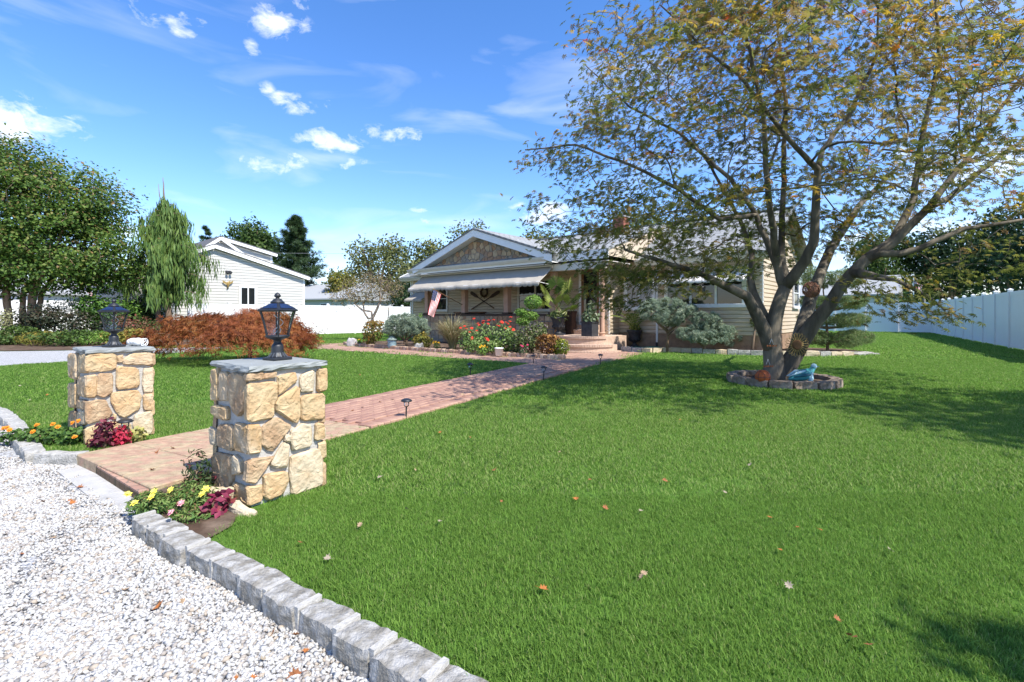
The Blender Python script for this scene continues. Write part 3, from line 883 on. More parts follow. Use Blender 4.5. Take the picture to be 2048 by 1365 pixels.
M_shingle_x = shingle_material('grey_shingles', (.25, .255, .25), (.34, .345, .335), R(90))

def lap_wall(name, p0, p1, z0, z1, m_, parent, course=.13, top=None, lap=.036, cove=.24):
    """Horizontal lap siding between two plan points; the outside is on the right hand going from p0 to p1 reversed (normal = -90 deg). top(u) gives a sloping upper edge."""
    p0, p1 = Vector(p0), Vector(p1); d = (p1 - p0); L_ = d.length; d.normalize(); nrm = Vector((d.y, -d.x))
    wall = empty(name, parent=parent); n = max(1, math.ceil((z1 - z0) / course))
    for i in range(n):
        mb = MB()
        a, b = z0 + i * course, min(z1, z0 + (i + 1) * course)
        cols = [0.0, L_]
        if top:
            us = [u for u in np.linspace(0, L_, 161) if top(u) > a + .004]
            if not us: continue
            cols = list(np.linspace(min(us), max(us), 25))
        def P(u, o, z): q = p0 + d * u + nrm * o; return (q.x, q.y, z)
        vs = []
        for u in cols:
            t_ = min(b, max(a + .003, top(u))) if top else b; c_ = min(a + cove * (b - a), a + (t_ - a) * .5)
            vs += [P(u, .002, a), P(u, lap, c_), P(u, lap * .85, t_), P(u, 0, t_ + .001)]
        mb.add(vs, [(4 * i + k, 4 * i + 4 + k, 4 * i + 5 + k, 4 * i + 1 + k) for i in range(len(cols) - 1) for k in range(3)])
        mb.build('siding_board', m_, wall)
    return wall

def wall_box(name, s0, s1, d0, d1, z0, z1, m_, parent=house):
    return MB().box(s0, s1, d0, d1, z0, z1).build(name, m_, parent)

DW, DB = 1.4, 2.15                                  # front wall, wall of the right wing
RIDGE_D, RIDGE_Z, EAVE = 4.4, 4.75, 3.1
# solid walls behind the siding
core = MB()
core.box(-9.9, 1.4, DW + .02, 7.4, 0, EAVE - .02); core.box(1.38, 6.19 - .02, DB + .02, 7.4, 0, EAVE - .02)
core.build('wall_core', M_soffit, house)
lap_wall('siding', (-9.9, DW), (1.4, DW), .50, EAVE, M_siding, house)
lap_wall('siding', (1.4, DW), (1.4, DB), .52, EAVE, M_siding, house)
lap_wall('siding', (1.4, DB), (6.19, DB), .55, EAVE, M_siding, house)
lap_wall('siding', (6.19, DB), (6.19, 7.4), .55, 4.7, M_siding, house, top=lambda u: (EAVE - .02) + 1.6 * (1 - abs((u + DB) - 4.6) / 2.75))
lap_wall('siding', (-9.9, 7.4), (-9.9, DW), .40, 4.7, M_siding, house, top=lambda u: (EAVE - .02) + 1.55 * (1 - abs((7.4 - u) - 4.4) / 3.0))
for a, b, dd in ((-9.9, -7.3, DW), (1.4, 6.2, DB)):
    wall_box('foundation', a, b, dd - .03, dd + .02, -.05, .545 if dd == DB else .495, M_found)
wall_box('foundation', 6.17, 6.215, DB, 7.4, -.05, .545, M_found)
# corner boards, downspouts
for s_, d_ in ((6.19, DB), (1.4, DW), (-9.9, DW)):
    bevel(MB().box(s_ - .07, s_ + .025, d_ - .03, d_ + .07, .52, EAVE - .06).build('corner_board', M_trim, house), .004)
def downspout(s_, d_, z0, z1):
    MB().box(s_ - .03, s_ + .03, d_ - .06, d_ - .005, z0, z1).build('downspout', M_trim, house)
downspout(2.87, DB, .25, EAVE - .1); MB().box(2.835, 2.905, DB - .07, DB - .002, .1, .25).build('downspout_boot', M_black, house)
downspout(-9.75, DW, .1, EAVE - .2)

# roof
M_edge = mat('drip_edge', (.16, .16, .16), rough=.7)
def slab_quad(mb, a, b, c, d, th=.05):
    a, b, c, d = map(Vector, (a, b, c, d)); n = (b - a).cross(d - a).normalized() * th
    lo = [p - n for p in (a, b, c, d)]
    mb.add([a, b, c, d] + lo, [(0, 1, 2, 3), (7, 6, 5, 4), (0, 4, 5, 1), (1, 5, 6, 2), (2, 6, 7, 3), (3, 7, 4, 0)])
S0, S1, SE = -10.3, 6.6, 2.25
roof = empty('roof', parent=house)
def ext_z(d): return 3.22 + (RIDGE_Z - 3.22) * (d + .5) / (RIDGE_D + .5)
mb = MB(); slab_quad(mb, (S0, 1.0, EAVE), (-7.6, 1.0, EAVE), (-7.6, RIDGE_D, RIDGE_Z), (S0, RIDGE_D, RIDGE_Z))
slab_quad(mb, (-7.6, -.5, 3.22), (.04, -.5, 3.22), (.04, RIDGE_D, RIDGE_Z), (-7.6, RIDGE_D, RIDGE_Z))
slab_quad(mb, (.04, -.12, ext_z(-.12)), (SE, -.12, ext_z(-.12)), (SE, RIDGE_D, RIDGE_Z), (.04, RIDGE_D, RIDGE_Z))
slab_quad(mb, (SE, 1.72, EAVE), (S1, 1.72, EAVE), (S1, RIDGE_D, RIDGE_Z), (SE, RIDGE_D, RIDGE_Z))
slab_quad(mb, (S0, RIDGE_D, RIDGE_Z), (S1, RIDGE_D, RIDGE_Z), (S1, 7.9, EAVE), (S0, 7.9, EAVE))
mb.build('shingles', M_shingle, roof)
MB().bar((S0, RIDGE_D, RIDGE_Z + .015), (S1, RIDGE_D, RIDGE_Z + .015), .22, .04).build('ridge_cap', M_shingle, roof)
# cheek walls under the raised front slope
for s_, x_ in ((SE - .03, 1), (-7.57, -1)):
    MB().add([(s_, -.1 if x_ > 0 else -.45, 3.1), (s_, 1.75, 3.1), (s_, RIDGE_D, RIDGE_Z - .06), (s_, -.1 if x_ > 0 else -.45, ext_z(-.1 if x_ > 0 else -.45) - .06)], [(0, 1, 2, 3)]).build('cheek_wall', M_siding, roof)
# fascia and gutters
def gutter(s0, s1, d_, z):
    mb = MB(); prof = [(0, .0), (0, -.13), (-.06, -.13), (-.11, -.05), (-.12, .0), (-.105, .0), (-.09, -.03)]
    vs = [(s, d_ + y, z + h) for s in (s0, s1) for y, h in prof]; n = len(prof)
    mb.add(vs, [(i, (i + 1) % n, n + (i + 1) % n, n + i) for i in range(n)] + [tuple(range(n - 1, -1, -1)), tuple(range(n, 2 * n))])
    return mb.build('gutter', M_cream, house)
gutter(-7.62, .02, -.5, 3.19)
MB().box(-7.6, .03, -.498, -.46, 2.98, 3.168).build('fascia', M_trim, house)
gutter(2.26, S1, 1.72, 3.07); MB().box(2.27, S1, 1.722, 1.75, 2.9, 3.045).build('fascia', M_trim, house)
gutter(S0, -7.65, 1.0, 3.07); MB().box(S0, -7.62, 1.002, 1.03, 2.9, 3.045).build('fascia', M_trim, house)
MB().box(.05, 2.26, -.16, -.125, 3.02, 3.31).build('fascia', M_trim, house); MB().box(.03, .05, -.5, -.125, 2.98, 3.24).build('fascia', M_trim, house)
# rake boards at the left end
for sgn, dz in ((-1, 0), (1, 0)):
    e = (S0 - .01, RIDGE_D + sgn * 3.42, EAVE - .07 - (0 if sgn < 0 else .0)); p_ = (S0 - .01, RIDGE_D, RIDGE_Z - .13)
    MB().bar(e, p_, .03, .16).build('rake_board', M_trim, house)
# soffits
MB().box(-7.6, .03, -.46, DW, 2.93, 2.955).build('soffit', M_soffit, house); MB().box(.031, 2.23, -.12, DW, 2.93, 2.955).build('soffit', M_soffit, house)
MB().box(2.27, 6.5, 1.75, DB, 2.88, 2.90).build('soffit', M_soffit, house)
MB().box(S0, -7.6, 1.03, DW, 2.88, 2.90).build('soffit', M_soffit, house)
# porch beam
MB().box(-7.2, 2.1, -.12, .12, 2.72, 2.928).build('porch_beam', M_soffit, house)

# cross gable with stones
GA, GB, GP, GZ0, GZ1 = -6.95, .12, -3.42, 3.30, 4.50
gable = empty('gable', parent=house)
gs = MB(); gz = lambda s: GZ1 + .02 - abs(s - GP) * (GZ1 - GZ0 - .02) / (GP - GA)
slab_quad(gs, (GA - .25, -.6, gz(GA - .25)), (GP, -.6, GZ1 + .02), (GP, 4.0, GZ1 + .02), (GA - .25, 4.0, gz(GA - .25)), -.06)
slab_quad(gs, (GP, -.6, GZ1 + .02), (GB + .25, -.6, gz(GB + .25)), (GB + .25, 4.0, gz(GB + .25)), (GP, 4.0, GZ1 + .02), -.06)
gs.build('shingles', M_shingle_x, roof)
MB().add([(GA, -.2, GZ0 - .12), (GB, -.2, GZ0 - .12), (GB, -.2, GZ0 + .0), (GP, -.2, GZ1 - .06), (GA, -.2, GZ0 + .0)], [(0, 1, 2, 3, 4)]).build('gable_wall', M_pmortar, gable)
for a, b in (((GA - .25, -.60), (GP, -.60)), ((GB + .25, -.60), (GP, -.60))):
    za, zb = gz(a[0]) - .002, GZ1 + .018
    dr = Vector((b[0] - a[0], 0, zb - za)).normalized(); up = Vector((-dr.z, 0, dr.x)); up = up if up.z > 0 else -up
    # overhang of wide boards: outer face, and the soffit back to the stone
    A0, B0 = Vector((a[0], -.605, za)), Vector((b[0], -.605, zb))
    dn = Vector((0, 0, -.27))
    mb = MB(); mb.add([A0, B0, B0 + dn, A0 + dn], [(0, 1, 2, 3)]); mb.add([A0 + dn, B0 + dn, B0 + dn + Vector((0, .41, 0)), A0 + dn + Vector((0, .41, 0))], [(0, 1, 2, 3)])
    mb.build('rake_board', M_trim, gable)
    MB().bar(A0 + Vector((0, -.012, .01)), B0 + Vector((0, -.012, .01)), .03, .035).build('drip_edge', M_edge, gable)
# narrow roof strip in front of the gable
# (the raised front slope already shows there); stones of the gable
def voronoi_cells(x0, x1, z0, z1, n, seed, keep):
    """Irregular flat-stone cells: clipped Voronoi polygons."""
    r = np.random.default_rng(seed)
    P = []
    gx = max(1, int(math.sqrt(n * (x1 - x0) / (z1 - z0)))); gy = max(1, int(n / gx))
    for i in range(gx):
        for j in range(gy):
            P.append(((x0 + (i + .5 + r.uniform(-.42, .42)) * (x1 - x0) / gx), z0 + (j + .5 + r.uniform(-.42, .42)) * (z1 - z0) / gy))
    P = np.array(P); out = []
    for i, p in enumerate(P):
        if not keep(p): continue
        poly = [(x0, z0), (x1, z0), (x1, z1), (x0, z1)]
        dist = np.hypot(*(P - p).T); near = np.argsort(dist)[1:14]
        for j in near:
            q = P[j]; mid = (p + q) / 2; nv = q - p
            new = []
            for k in range(len(poly)):
                a, b = np.array(poly[k]), np.array(poly[(k + 1) % len(poly)])
                da, db = (a - mid) @ nv, (b - mid) @ nv
                if da <= 0: new.append(tuple(a))
                if da * db < 0: new.append(tuple(a + (b - a) * da / (da - db)))
            poly = new
            if len(poly) < 3: break
        if len(poly) >= 3:
            out.append((p, poly))
    return out
def flat_stone(poly, p, g, h, fmap, r):
    """Low stone: outline shrunk by the joint, chamfered face."""
    c = np.mean(np.array(poly), axis=0); vs = []
    n = len(poly)
    for sh, d in ((g, -.01), (g, h * .7), (g + .012, h)):
        for q in poly:
            v = c - np.array(q); L_ = np.linalg.norm(v) + 1e-9; w = np.array(q) + v / L_ * min(sh * 1.3, L_ * .6)
            vs.append(fmap(w[0], w[1], d + r.uniform(-.003, .003)))
    fs = [(k * n + i, k * n + (i + 1) % n, (k + 1) * n + (i + 1) % n, (k + 1) * n + i) for k in range(2) for i in range(n)] + [tuple(2 * n + i for i in range(n))]
    return vs, fs
rr_ = random.Random(3)
def in_gable(p): return p[1] < GZ1 - .3 - abs(p[0] - GP) * .335
for p, poly in voronoi_cells(GA, GB, GZ0 - .1, GZ1, 200, 8, in_gable):
    poly = [(x, min(z, GZ1 - .12 - abs(x - GP) * .335)) for x, z in poly]
    vs, fs = flat_stone(poly, p, .011, rr_.uniform(.018, .035), lambda a, z, d: (a, -.2 - d, z), rr_)
    MB().add(vs, fs).build('stone', rr_.choice(PSTONE + [PSTONE[1]]), gable)

# porch wall with stones, columns
pw = empty('porch_wall', parent=house)
MB().box(-7.2, .02, 0, .26, -.05, 1.17).build('wall_core', M_pmortar, pw)
MB().box(-7.24, .05, -.06, .30, 1.172, 1.23).build('wall_cap', M_dkwood, pw)
for x0 in range(3):
    xa, xb = -7.2 + 2.4 * x0, -7.2 + 2.4 * (x0 + 1)
    for pl in rect_split(xa, xb, .02, 1.16, random.Random(60 + x0), .36):
        vs, fs = flat_stone(pl, None, .006, rr_.uniform(.02, .04), lambda a, z, d: (a, -d, z), rr_)
        MB().add(vs, fs).build('stone', rr_.choice(PSTONE), pw)
for pl in rect_split(0.0, .26, .02, 1.16, random.Random(77), .3):
    vs, fs = flat_stone(pl, None, .006, .02, lambda a, z, d: (.02 + d, a, z), rr_); MB().add(vs, fs).build('stone', rr_.choice(PSTONE), pw)
for i, s_ in enumerate((-7.05, -4.65, -2.28, -.08)):
    bevel(MB().box(s_ - .11, s_ + .11, .02, .24, 1.232, 2.718).build('column', M_colm, house), .012)
    MB().box(s_ - .15, s_ + .15, -.02, .28, 1.2315, 1.29).build('column_foot', M_dkwood, house)
wall_box('porch_floor', -7.2, .05, .26, DW, .35, .55, M_conc)
MB().lathe([(.10, .5), (.10, .56), (.125, .6), (.085, .62), (.085, 2.62), (.11, 2.65), (.12, 2.72)], 18, c=(1.83, .2)).build('entrance_column', M_colm, house, smooth=False)

# windows
def window(s0, s1, d_, z0, z1, lights=1, name='window', m_=M_frame, fr=.07, curtain=False, axis='x', parent=house, rail=True, sw=.03):
    w = empty(name, parent=parent)
    def B(a0, a1, o0, o1, z0_, z1_, nm, mt):
        mb = MB()
        if axis == 'x': mb.box(a0, a1, d_ - o1 - .04, d_ - o0 - .025, z0_, z1_)
        else: mb.box(d_ + o0 + .025, d_ + o1 + .04, a0, a1, z0_, z1_)
        return mb.build(nm, mt, w)
    B(s0 - fr, s1 + fr, .012, .05, z1, z1 + fr, 'frame', m_); B(s0 - fr - .02, s1 + fr + .02, .012, .075, z0 - fr, z0, 'sill', m_)
    B(s0 - fr, s0, .012, .05, z0, z1, 'frame', m_); B(s1, s1 + fr, .012, .05, z0, z1, 'frame', m_)
    wl_ = (s1 - s0) / lights
    for i in range(lights):
        a, b = s0 + wl_ * i, s0 + wl_ * (i + 1)
        B(a + sw, b - sw, .014, .02, z0 + sw, z1 - sw, 'pane', M_curtain if curtain else M_pane)
        for x0, x1 in ((a + .001, a + sw), (b - sw, b - .001)): B(x0, x1, .014, .04, z0, z1, 'sash', m_)
        B(a + sw, b - sw, .014, .04, z0, z0 + sw, 'sash', m_); B(a + sw, b - sw, .014, .04, z1 - sw, z1, 'sash', m_)
        if rail: B(a + sw, b - sw, .0205, .036, (z0 + z1) / 2 - .015, (z0 + z1) / 2 + .015, 'sash', m_)
        if i: B(a - .035, a + .035, .0405, .055, z0, z1, 'mullion', m_)
    return w
window(-7.95, -7.15, DW, 1.42, 2.5); window(-2.72, -1.0, DW, 1.40, 2.55, 2)
window(1.72, 2.72, DB, 1.45, 2.5, 2, m_=M_trim, fr=.10, curtain=True, rail=False)
window(3.24, 5.66, DB, 1.52, 2.42, 3, m_=M_trim, fr=.09, rail=False)
window(6.15, 7.0, 6.19, 1.5, 2.5, axis='y', m_=M_trim)
# entrance door
door = empty('front_door', (0, -.04, 0), parent=house)
MB().box(.22, 1.14, DW - .075, DW - .017, .80, .84).build('door_sill', M_conc, door)
for a, b, m_ in ((.20, .30, M_trim), (1.06, 1.16, M_trim)): MB().box(a, b, DW - .06, DW - .012, .84, 2.86).build('door_trim', m_, door)
MB().box(.20, 1.16, DW - .06, DW - .012, 2.862, 2.925).build('door_trim', M_trim, door)
MB().box(.302, .40, DW - .05, DW - .015, .842, 2.86).build('door_stile', M_wood, door); MB().box(.96, 1.058, DW - .05, DW - .015, .842, 2.86).build('door_stile', M_wood, door)
MB().box(.402, .958, DW - .05, DW - .015, .842, 1.22).build('door_rail', M_wood, door); MB().box(.402, .958, DW - .05, DW - .015, 2.76, 2.86).build('door_rail', M_wood, door)
MB().box(.402, .958, DW - .036, DW - .02, 1.222, 2.758).build('pane', M_pane, door)
MB().tube([(.37, DW - .055, 1.75), (.37, DW - .09, 1.77), (.37, DW - .09, 1.87), (.37, DW - .055, 1.89)], .01, 6).build('handle', M_black, door)

# brick steps and landing
steps = empty('brick_steps', HM @ Vector((0, 0, 0)), HA, 'curved brick entrance steps with light tan soldier course edges', 'steps')
M_stepb = mat('step_brick', (.50, .36, .27), rough=.9, var=.2, vs=8, bump=.6, bs=70)
M_stept = mat('step_tread', (.56, .42, .33), rough=.9, var=.15, vs=5, bump=.5, bs=60)
def tier(c, a, b, z0, z1, back, tread_m=M_stept, nm='tread'):
    arc = [(c + a * math.sin(t_), -b * math.cos(t_)) for t_ in np.linspace(-math.pi / 2, math.pi / 2, 33)]
    inn = [(c + (a - .02) * math.sin(t_), -(b - .02) * math.cos(t_)) for t_ in np.linspace(-math.pi / 2, math.pi / 2, 33)]
    MB().prism(inn + [(c + a - .02, back), (c - a + .02, back)], z0, z1 - .012).build('riser', M_stepb, steps)
    mb = MB(); n = 46
    for i in range(n):
        t0, t1 = -math.pi / 2 + math.pi * (i + .06) / n, -math.pi / 2 + math.pi * (i + .94) / n
        q = []
        for rr0, rr1 in ((0.0, 0.0),):
            o_ = [(c + (a + .02) * math.sin(t_), -(b + .02) * math.cos(t_)) for t_ in (t0, t1)]
            n_ = [(c + (a - .17) * math.sin(t_), -(b - .17) * math.cos(t_)) for t_ in (t1, t0)]
        mb.prism(o_ + n_, z1 - .075, z1 + random.uniform(-.002, .003))
    tag(mb.build('edge_bricks', M_stepb, steps), kind='stuff')
    MB().prism([(c + (a - .175) * math.sin(t_), -(b - .175) * math.cos(t_)) for t_ in np.linspace(-math.pi / 2, math.pi / 2, 33)] + [(c + a - .175, back), (c - a + .175, back)], z1 - .014, z1 - .003).build('tread', tread_m, steps)
tier(1.08, 1.42, 1.22, -.02, .06, .3); tier(1.05, 1.30, 1.02, .0, .25, .3); tier(1.05, 1.06, .68, .0, .50, DW - .02)
for s0, s1, d0, z1 in ((.12, 1.26, .78, .67), (.2, 1.18, 1.06, .835)):
    MB().box(s0, s1, d0 + .02, DW - .03, .49, z1 - .06).build('riser', M_stepb, steps)
    mb = MB(); n = 12
    for i in range(n):
        a, b = s0 + (s1 - s0) * (i + .04) / n, s0 + (s1 - s0) * (i + .96) / n
        mb.box(a, b, d0, DW - .03, z1 - .058, z1 + random.uniform(-.002, .002))
    tag(mb.build('edge_bricks', M_stepb, steps), kind='stuff')

# chimney
ch = empty('chimney', parent=house)
mb = MB(); cs, cd = .1, 4.7
M_rbrick = mat('red_brick', (.30, .115, .075), rough=.9, var=.3, vs=20)
MB().box(cs - .24, cs + .24, cd - .24, cd + .24, 4.2, 5.3).build('chimney_core', mat('dark_mortar', (.25, .2, .17)), ch)
for j in range(14):
    z = 4.28 + j * .073
    for k in range(2):
        o_ = .0 if j % 2 else .06
        for sd in range(4):
            Mx = Matrix.Translation((cs, cd, 0)) @ Matrix.Rotation(sd * math.pi / 2, 4, 'Z')
            mb.box(-.25 + k * .25 + .004, -.25 + (k + 1) * .25 - .004, -.252, -.235, z, z + .064, Mx)
tag(mb.build('brick_courses', M_rbrick, ch), kind='stuff')
MB().box(cs - .28, cs + .28, cd - .28, cd + .28, 5.3, 5.37).build('chimney_cap', M_conc, ch)

# awnings
def awning(name, s0, s1, dtop, ztop, dbot, zbot, val, m_, label, scallops, sag=.02, parent_thing=True, fold=0.0):
    root = empty(name, HM @ Vector((0, 0, 0)), HA, label, 'awning')
    nx, ny = scallops * 6, 12; vs, fs = [], []
    r = np.random.default_rng(5)
    wob = np.interp(np.arange(nx + 1), np.arange(0, nx + 1, 6), r.normal(0, fold, nx // 6 + 1))
    for j in range(ny + 1):
        f = j / ny
        for i in range(nx + 1):
            u = i / nx; s = s0 + (s1 - s0) * u
            vs.append((s, dtop + (dbot - dtop) * f, ztop + (zbot - ztop) * f - sag * math.sin(math.pi * f) * (1 + .6 * math.sin(u * 9)) + wob[i] * f))
    b = ny * (nx + 1)
    for j in range(1, 3):
        for i in range(nx + 1):
            ph = (i % 6) / 6; cut = val * (.72 + .28 * math.sin(math.pi * ph) ** .6) if j == 2 else val * .4
            x, y, z = vs[b + i]; vs.append((x, y - .015 * j + r.normal(0, .006), z - cut))
    for j in range(ny + 2):
        for i in range(nx):
            a = j * (nx + 1) + i; fs.append((a, a + 1, a + nx + 2, a + nx + 1))
    o = MB().add(vs, fs).build('canopy', m_, root, smooth=True)
    so = o.modifiers.new('thick', 'SOLIDIFY'); so.thickness = .006
    for s in (s0 + .03, s1 - .03):
        MB().tube([(s, dtop, zbot - .1), (s, dbot + .03, zbot - .02)], .014, 6).build('arm', M_trim, root)
    MB().tube([(s0, dtop - .03, ztop + .03), (s1, dtop - .03, ztop + .03)], .035, 8).build('roller', M_soffit, root)
    MB().tube([(s0, dbot + .01, zbot - .01), (s1, dbot + .01, zbot - .01)], .014, 6).build('front_bar', M_trim, root)
    return root
awning('porch_awning', -7.1, .08, -.14, 2.88, -.92, 2.33, .16, M_fabric, 'long beige fabric awning with scalloped edge hanging over the porch', 30, fold=.014)
awning('side_awning', -9.55, -8.2, DW - .02, 2.32, DW - .7, 1.95, .14, M_fabric, 'small beige awning on the wall past the left end of the porch', 6)
awning('window_awning', 3.0, 5.9, DB - .02, 2.66, DB - .75, 2.30, .12, mat('white_awning', (.74, .72, .68), rough=.8, var=.05), 'white awning over the triple window behind the big maple', 12)

# ------------------------------------------------------------------ white fences
def fence_run(name, A, B, h, label, panel=1.83, lattice=False, side=1):
    A, B = Vector((*A, 0)), Vector((*B, 0)); d = B - A; L_ = d.length; ang = math.atan2(d.y, d.x)
    root = empty(name, A, ang, label, 'fence')
    n = max(1, round(L_ / panel)); w = L_ / n
    top = h - (.42 if lattice else .0)
    pm = MB(); nb = 12
    bw = (w - .13) / nb
    for i in range(nb):
        pm.box(.065 + i * bw + .002, .065 + (i + 1) * bw - .002, -.011, .011, .16, top - .14)
    pm.box(.065, w - .065, -.006, .006, .16, top - .14)
    pme = pm.mesh('panel', M_white)
    rmes = [MB().box(.065, w - .065, -.022, .022, a, b).mesh('rail', M_white) for a, b in [(.05, .16), (top - .14, top)] + ([(h - .06, h)] if lattice else [])]
    po = MB(); po.box(-.063, .063, -.063, .063, -.05, h + .05)
    pme2 = po.mesh('post', M_white)
    cp = MB(); cp.box(-.075, .075, -.075, .075, h + .05, h + .08); cp.add([(-.075, -.075, h + .08), (.075, -.075, h + .08), (.075, .075, h + .08), (-.075, .075, h + .08), (0, 0, h + .125)], [(0, 1, 4), (1, 2, 4), (2, 3, 4), (3, 0, 4)])
    cme = cp.mesh('post_cap', M_white)
    if lattice:
        lm = MB(); z0, z1 = top, h - .06; H = z1 - z0; x = -H
        while x < w:
            for sg, yy in ((1, .006), (-1, -.006)):
                a, b = (x, z0), (x + H, z1)
                if sg < 0: a, b = (x + H, z0), (x, z1)
                pa, pb = np.array(a), np.array(b)
                lo, hi = .065, w - .065
                t0, t1 = 0.0, 1.0; dx = pb[0] - pa[0]
                ta, tb = (lo - pa[0]) / dx, (hi - pa[0]) / dx
                if ta > tb: ta, tb = tb, ta
                t0, t1 = max(t0, ta), min(t1, tb)
                if t1 - t0 > .03:
                    qa, qb = pa + (pb - pa) * t0, pa + (pb - pa) * t1
                    lm.bar((qa[0], yy, qa[1]), (qb[0], yy, qb[1]), .012, .036)
            x += .10
        lme = lm.mesh('lattice', M_white)
    for i in range(n + 1):
        p = obj('post', pme2, root, (i * w, 0, 0)); obj('post_cap', cme, p)
        if i < n:
            obj('panel', pme, root, (i * w, 0, 0)); [obj('rail', q, root, (i * w, 0, 0)) for q in rmes]
            if lattice: obj('lattice', lme, root, (i * w, 0, 0))
    return root
fdir = (Vector((27.2, 31.3)) - Vector((18.0, 17.6))).normalized()
FC = Vector((27.2, 31.3))
fence_run('vinyl_fence', tuple(FC - fdir * 24.5), tuple(FC), 2.02, 'tall white vinyl fence along the right edge of the lawn', 1.85)
un = Vector((-.755, .6556))
fence_run('vinyl_fence', tuple(FC), tuple(FC + un * 16), 2.02, 'white vinyl fence crossing behind the tiered junipers at the back', 1.85)
nn_ = Vector((.6556, .755))
LA = Vector((-15.96, 23.9))
fence_run('lattice_fence', tuple(LA), tuple(LA + nn_ * 20), 1.76, 'white fence with lattice top behind the orange maple', 1.85, lattice=True)

# ------------------------------------------------------------------ neighbouring houses
M_nsid = mat('white_siding', (.55, .535, .49), rough=.55, var=.04, vs=1)
M_nsid2 = mat('pale_grey_siding', (.52, .52, .50), rough=.6, var=.05, vs=1)
M_nroof = mat('charcoal_shingles', (.12, .12, .125), rough=.95, var=.3, vs=30)
M_proof = mat('pale_roof', (.33, .34, .34), rough=.95, var=.15, vs=30)
NA = math.atan2(.755, .6556)
NO = Vector((-14.5, 31.6, 0)) + Vector((.6556, .755, 0)) * .93       # right-hand corner of its end wall
nh = empty('gabled_house', NO, NA, 'white sided neighbour house with long sloping roof behind the lattice fence', 'house')
# local x runs along the end wall towards the far corner; the wall lies at y = 0 and its outside is -y
PKX, PKZ, EZ = -5.4, 5.2, 3.72
def ntop(u):
    x = u - 9.5
    return PKZ - (x - PKX) * (PKZ - EZ) / (0 - PKX) if x > PKX else PKZ - (PKX - x) * .43
lap_wall('siding', (-9.5, 0), (0, 0), 0, 5.4, M_nsid, nh, course=.17, top=ntop, lap=.03, cove=.16)
MB().box(-9.5, -.02, .03, 9, 0, 3.0).build('wall_core', M_nsid, nh)
lap_wall('siding', (0, 0), (0, 9), 0, 3.6, M_nsid, nh, course=.17)
zl = PKZ + .08 - (9.8 + PKX) * .43
mb = MB(); slab_quad(mb, (PKX, -.25, PKZ + .08), (.25, -.25, EZ), (.25, 9, EZ), (PKX, 9, PKZ + .08), -.06); slab_quad(mb, (-9.8, -.25, zl), (PKX, -.25, PKZ + .08), (PKX, 9, PKZ + .08), (-9.8, 9, zl), -.06)
nroof = mb.build('roof', M_nroof, nh)
for a, b in (((PKX, -.27, PKZ - .03), (.25, -.27, EZ - .12)), ((PKX, -.27, PKZ - .03), (-9.8, -.27, zl - .11))):
    MB().bar(a, b, .04, .2).build('rake_board', M_trim, nh)
MB().box(-.09, .03, -.04, .05, 0, EZ - .1).build('corner_board', M_trim, nh)
MB().box(.16, .3, -.25, 9, EZ - .13, EZ - .01).build('gutter', M_trim, nh)
# upper storey: steep gable to the left, long dormer to the right
UX, UZ, UR, UE = -4.7, 5.9, -1.6, 5.2
lap_wall('siding', (-7.2, 1.2), (UR, 1.2), 3.2, 6.0, M_nsid, nh, course=.17, top=lambda u: UZ - .06 - (u - 2.5) * (UZ - UE) / (UR - UX) if u > 2.5 else UZ - .06 - (2.5 - u) * .8, lap=.03, cove=.16)
lap_wall('siding', (UR, 1.2), (UR, 8), 3.2, UE, M_nsid, nh, course=.17)
mb = MB(); slab_quad(mb, (UX, .95, UZ + .05), (UR + .25, .95, UE), (UR + .25, 8.2, UE), (UX, 8.2, UZ + .05), -.06); slab_quad(mb, (-7.4, .95, UZ - 2.1), (UX, .95, UZ + .05), (UX, 8.2, UZ + .05), (-7.4, 8.2, UZ - 2.1), -.06)
mb.build('roof', M_nroof, nh)
for a, b in (((UX, .93, UZ - .05), (UR + .25, .93, UE - .1)), ((UX, .93, UZ - .05), (-7.4, .93, UZ - 2.2)), ((UX + .02, .91, UZ - .08), (UX + 1.3, .91, UZ - .95))):
    MB().bar(a, b, .04, .17).build('rake_board', M_trim, nh)
MB().box(UR - .1, UR + .03, 1.16, 1.26, 3.5, UE - .1).build('corner_board', M_trim, nh)
w_ = window(-3.92, -3.14, 0, 1.65, 2.85, 2, m_=M_trim, fr=.12, parent=nh, rail=False, sw=.012)
fl = empty('flood_light', parent=nh); MB().box(-4.78, -4.48, -.12, -.04, 3.72, 3.82).build('lamp_bracket', M_black, fl)
for x in (-4.72, -4.54): MB().lathe([(.03, 0), (.08, .1), (.08, .14)], 10).build('lamp_head', M_black, fl, loc=(x, -.14, 3.62), rot=(.7, 0, 0))
bd = empty('wall_bird', NO + Vector((.6556, .755, 0)) * -4.7 + Vector((.755, -.6556, 0)) * .08, NA, 'gold bird ornament fixed on the white neighbour wall', 'ornament')
M_gold = mat('aged_gold', (.35, .24, .08), rough=.5, var=.2, metal=.3)
MB().tube([(0, -.03, 2.75), (.05, -.05, 2.92), (.03, -.05, 3.1), (.16, -.05, 3.22)], [.02, .06, .06, .015], 8).build('body', M_gold, bd, smooth=True)
for sgn in (-1, 1):
    MB().add([(.03, -.06, 3.08), (.03 + sgn * .30, -.05, 3.25), (.02 + sgn * .26, -.05, 3.1), (.03, -.06, 2.94)], [(0, 1, 2, 3)]).build('wing', M_gold, bd)
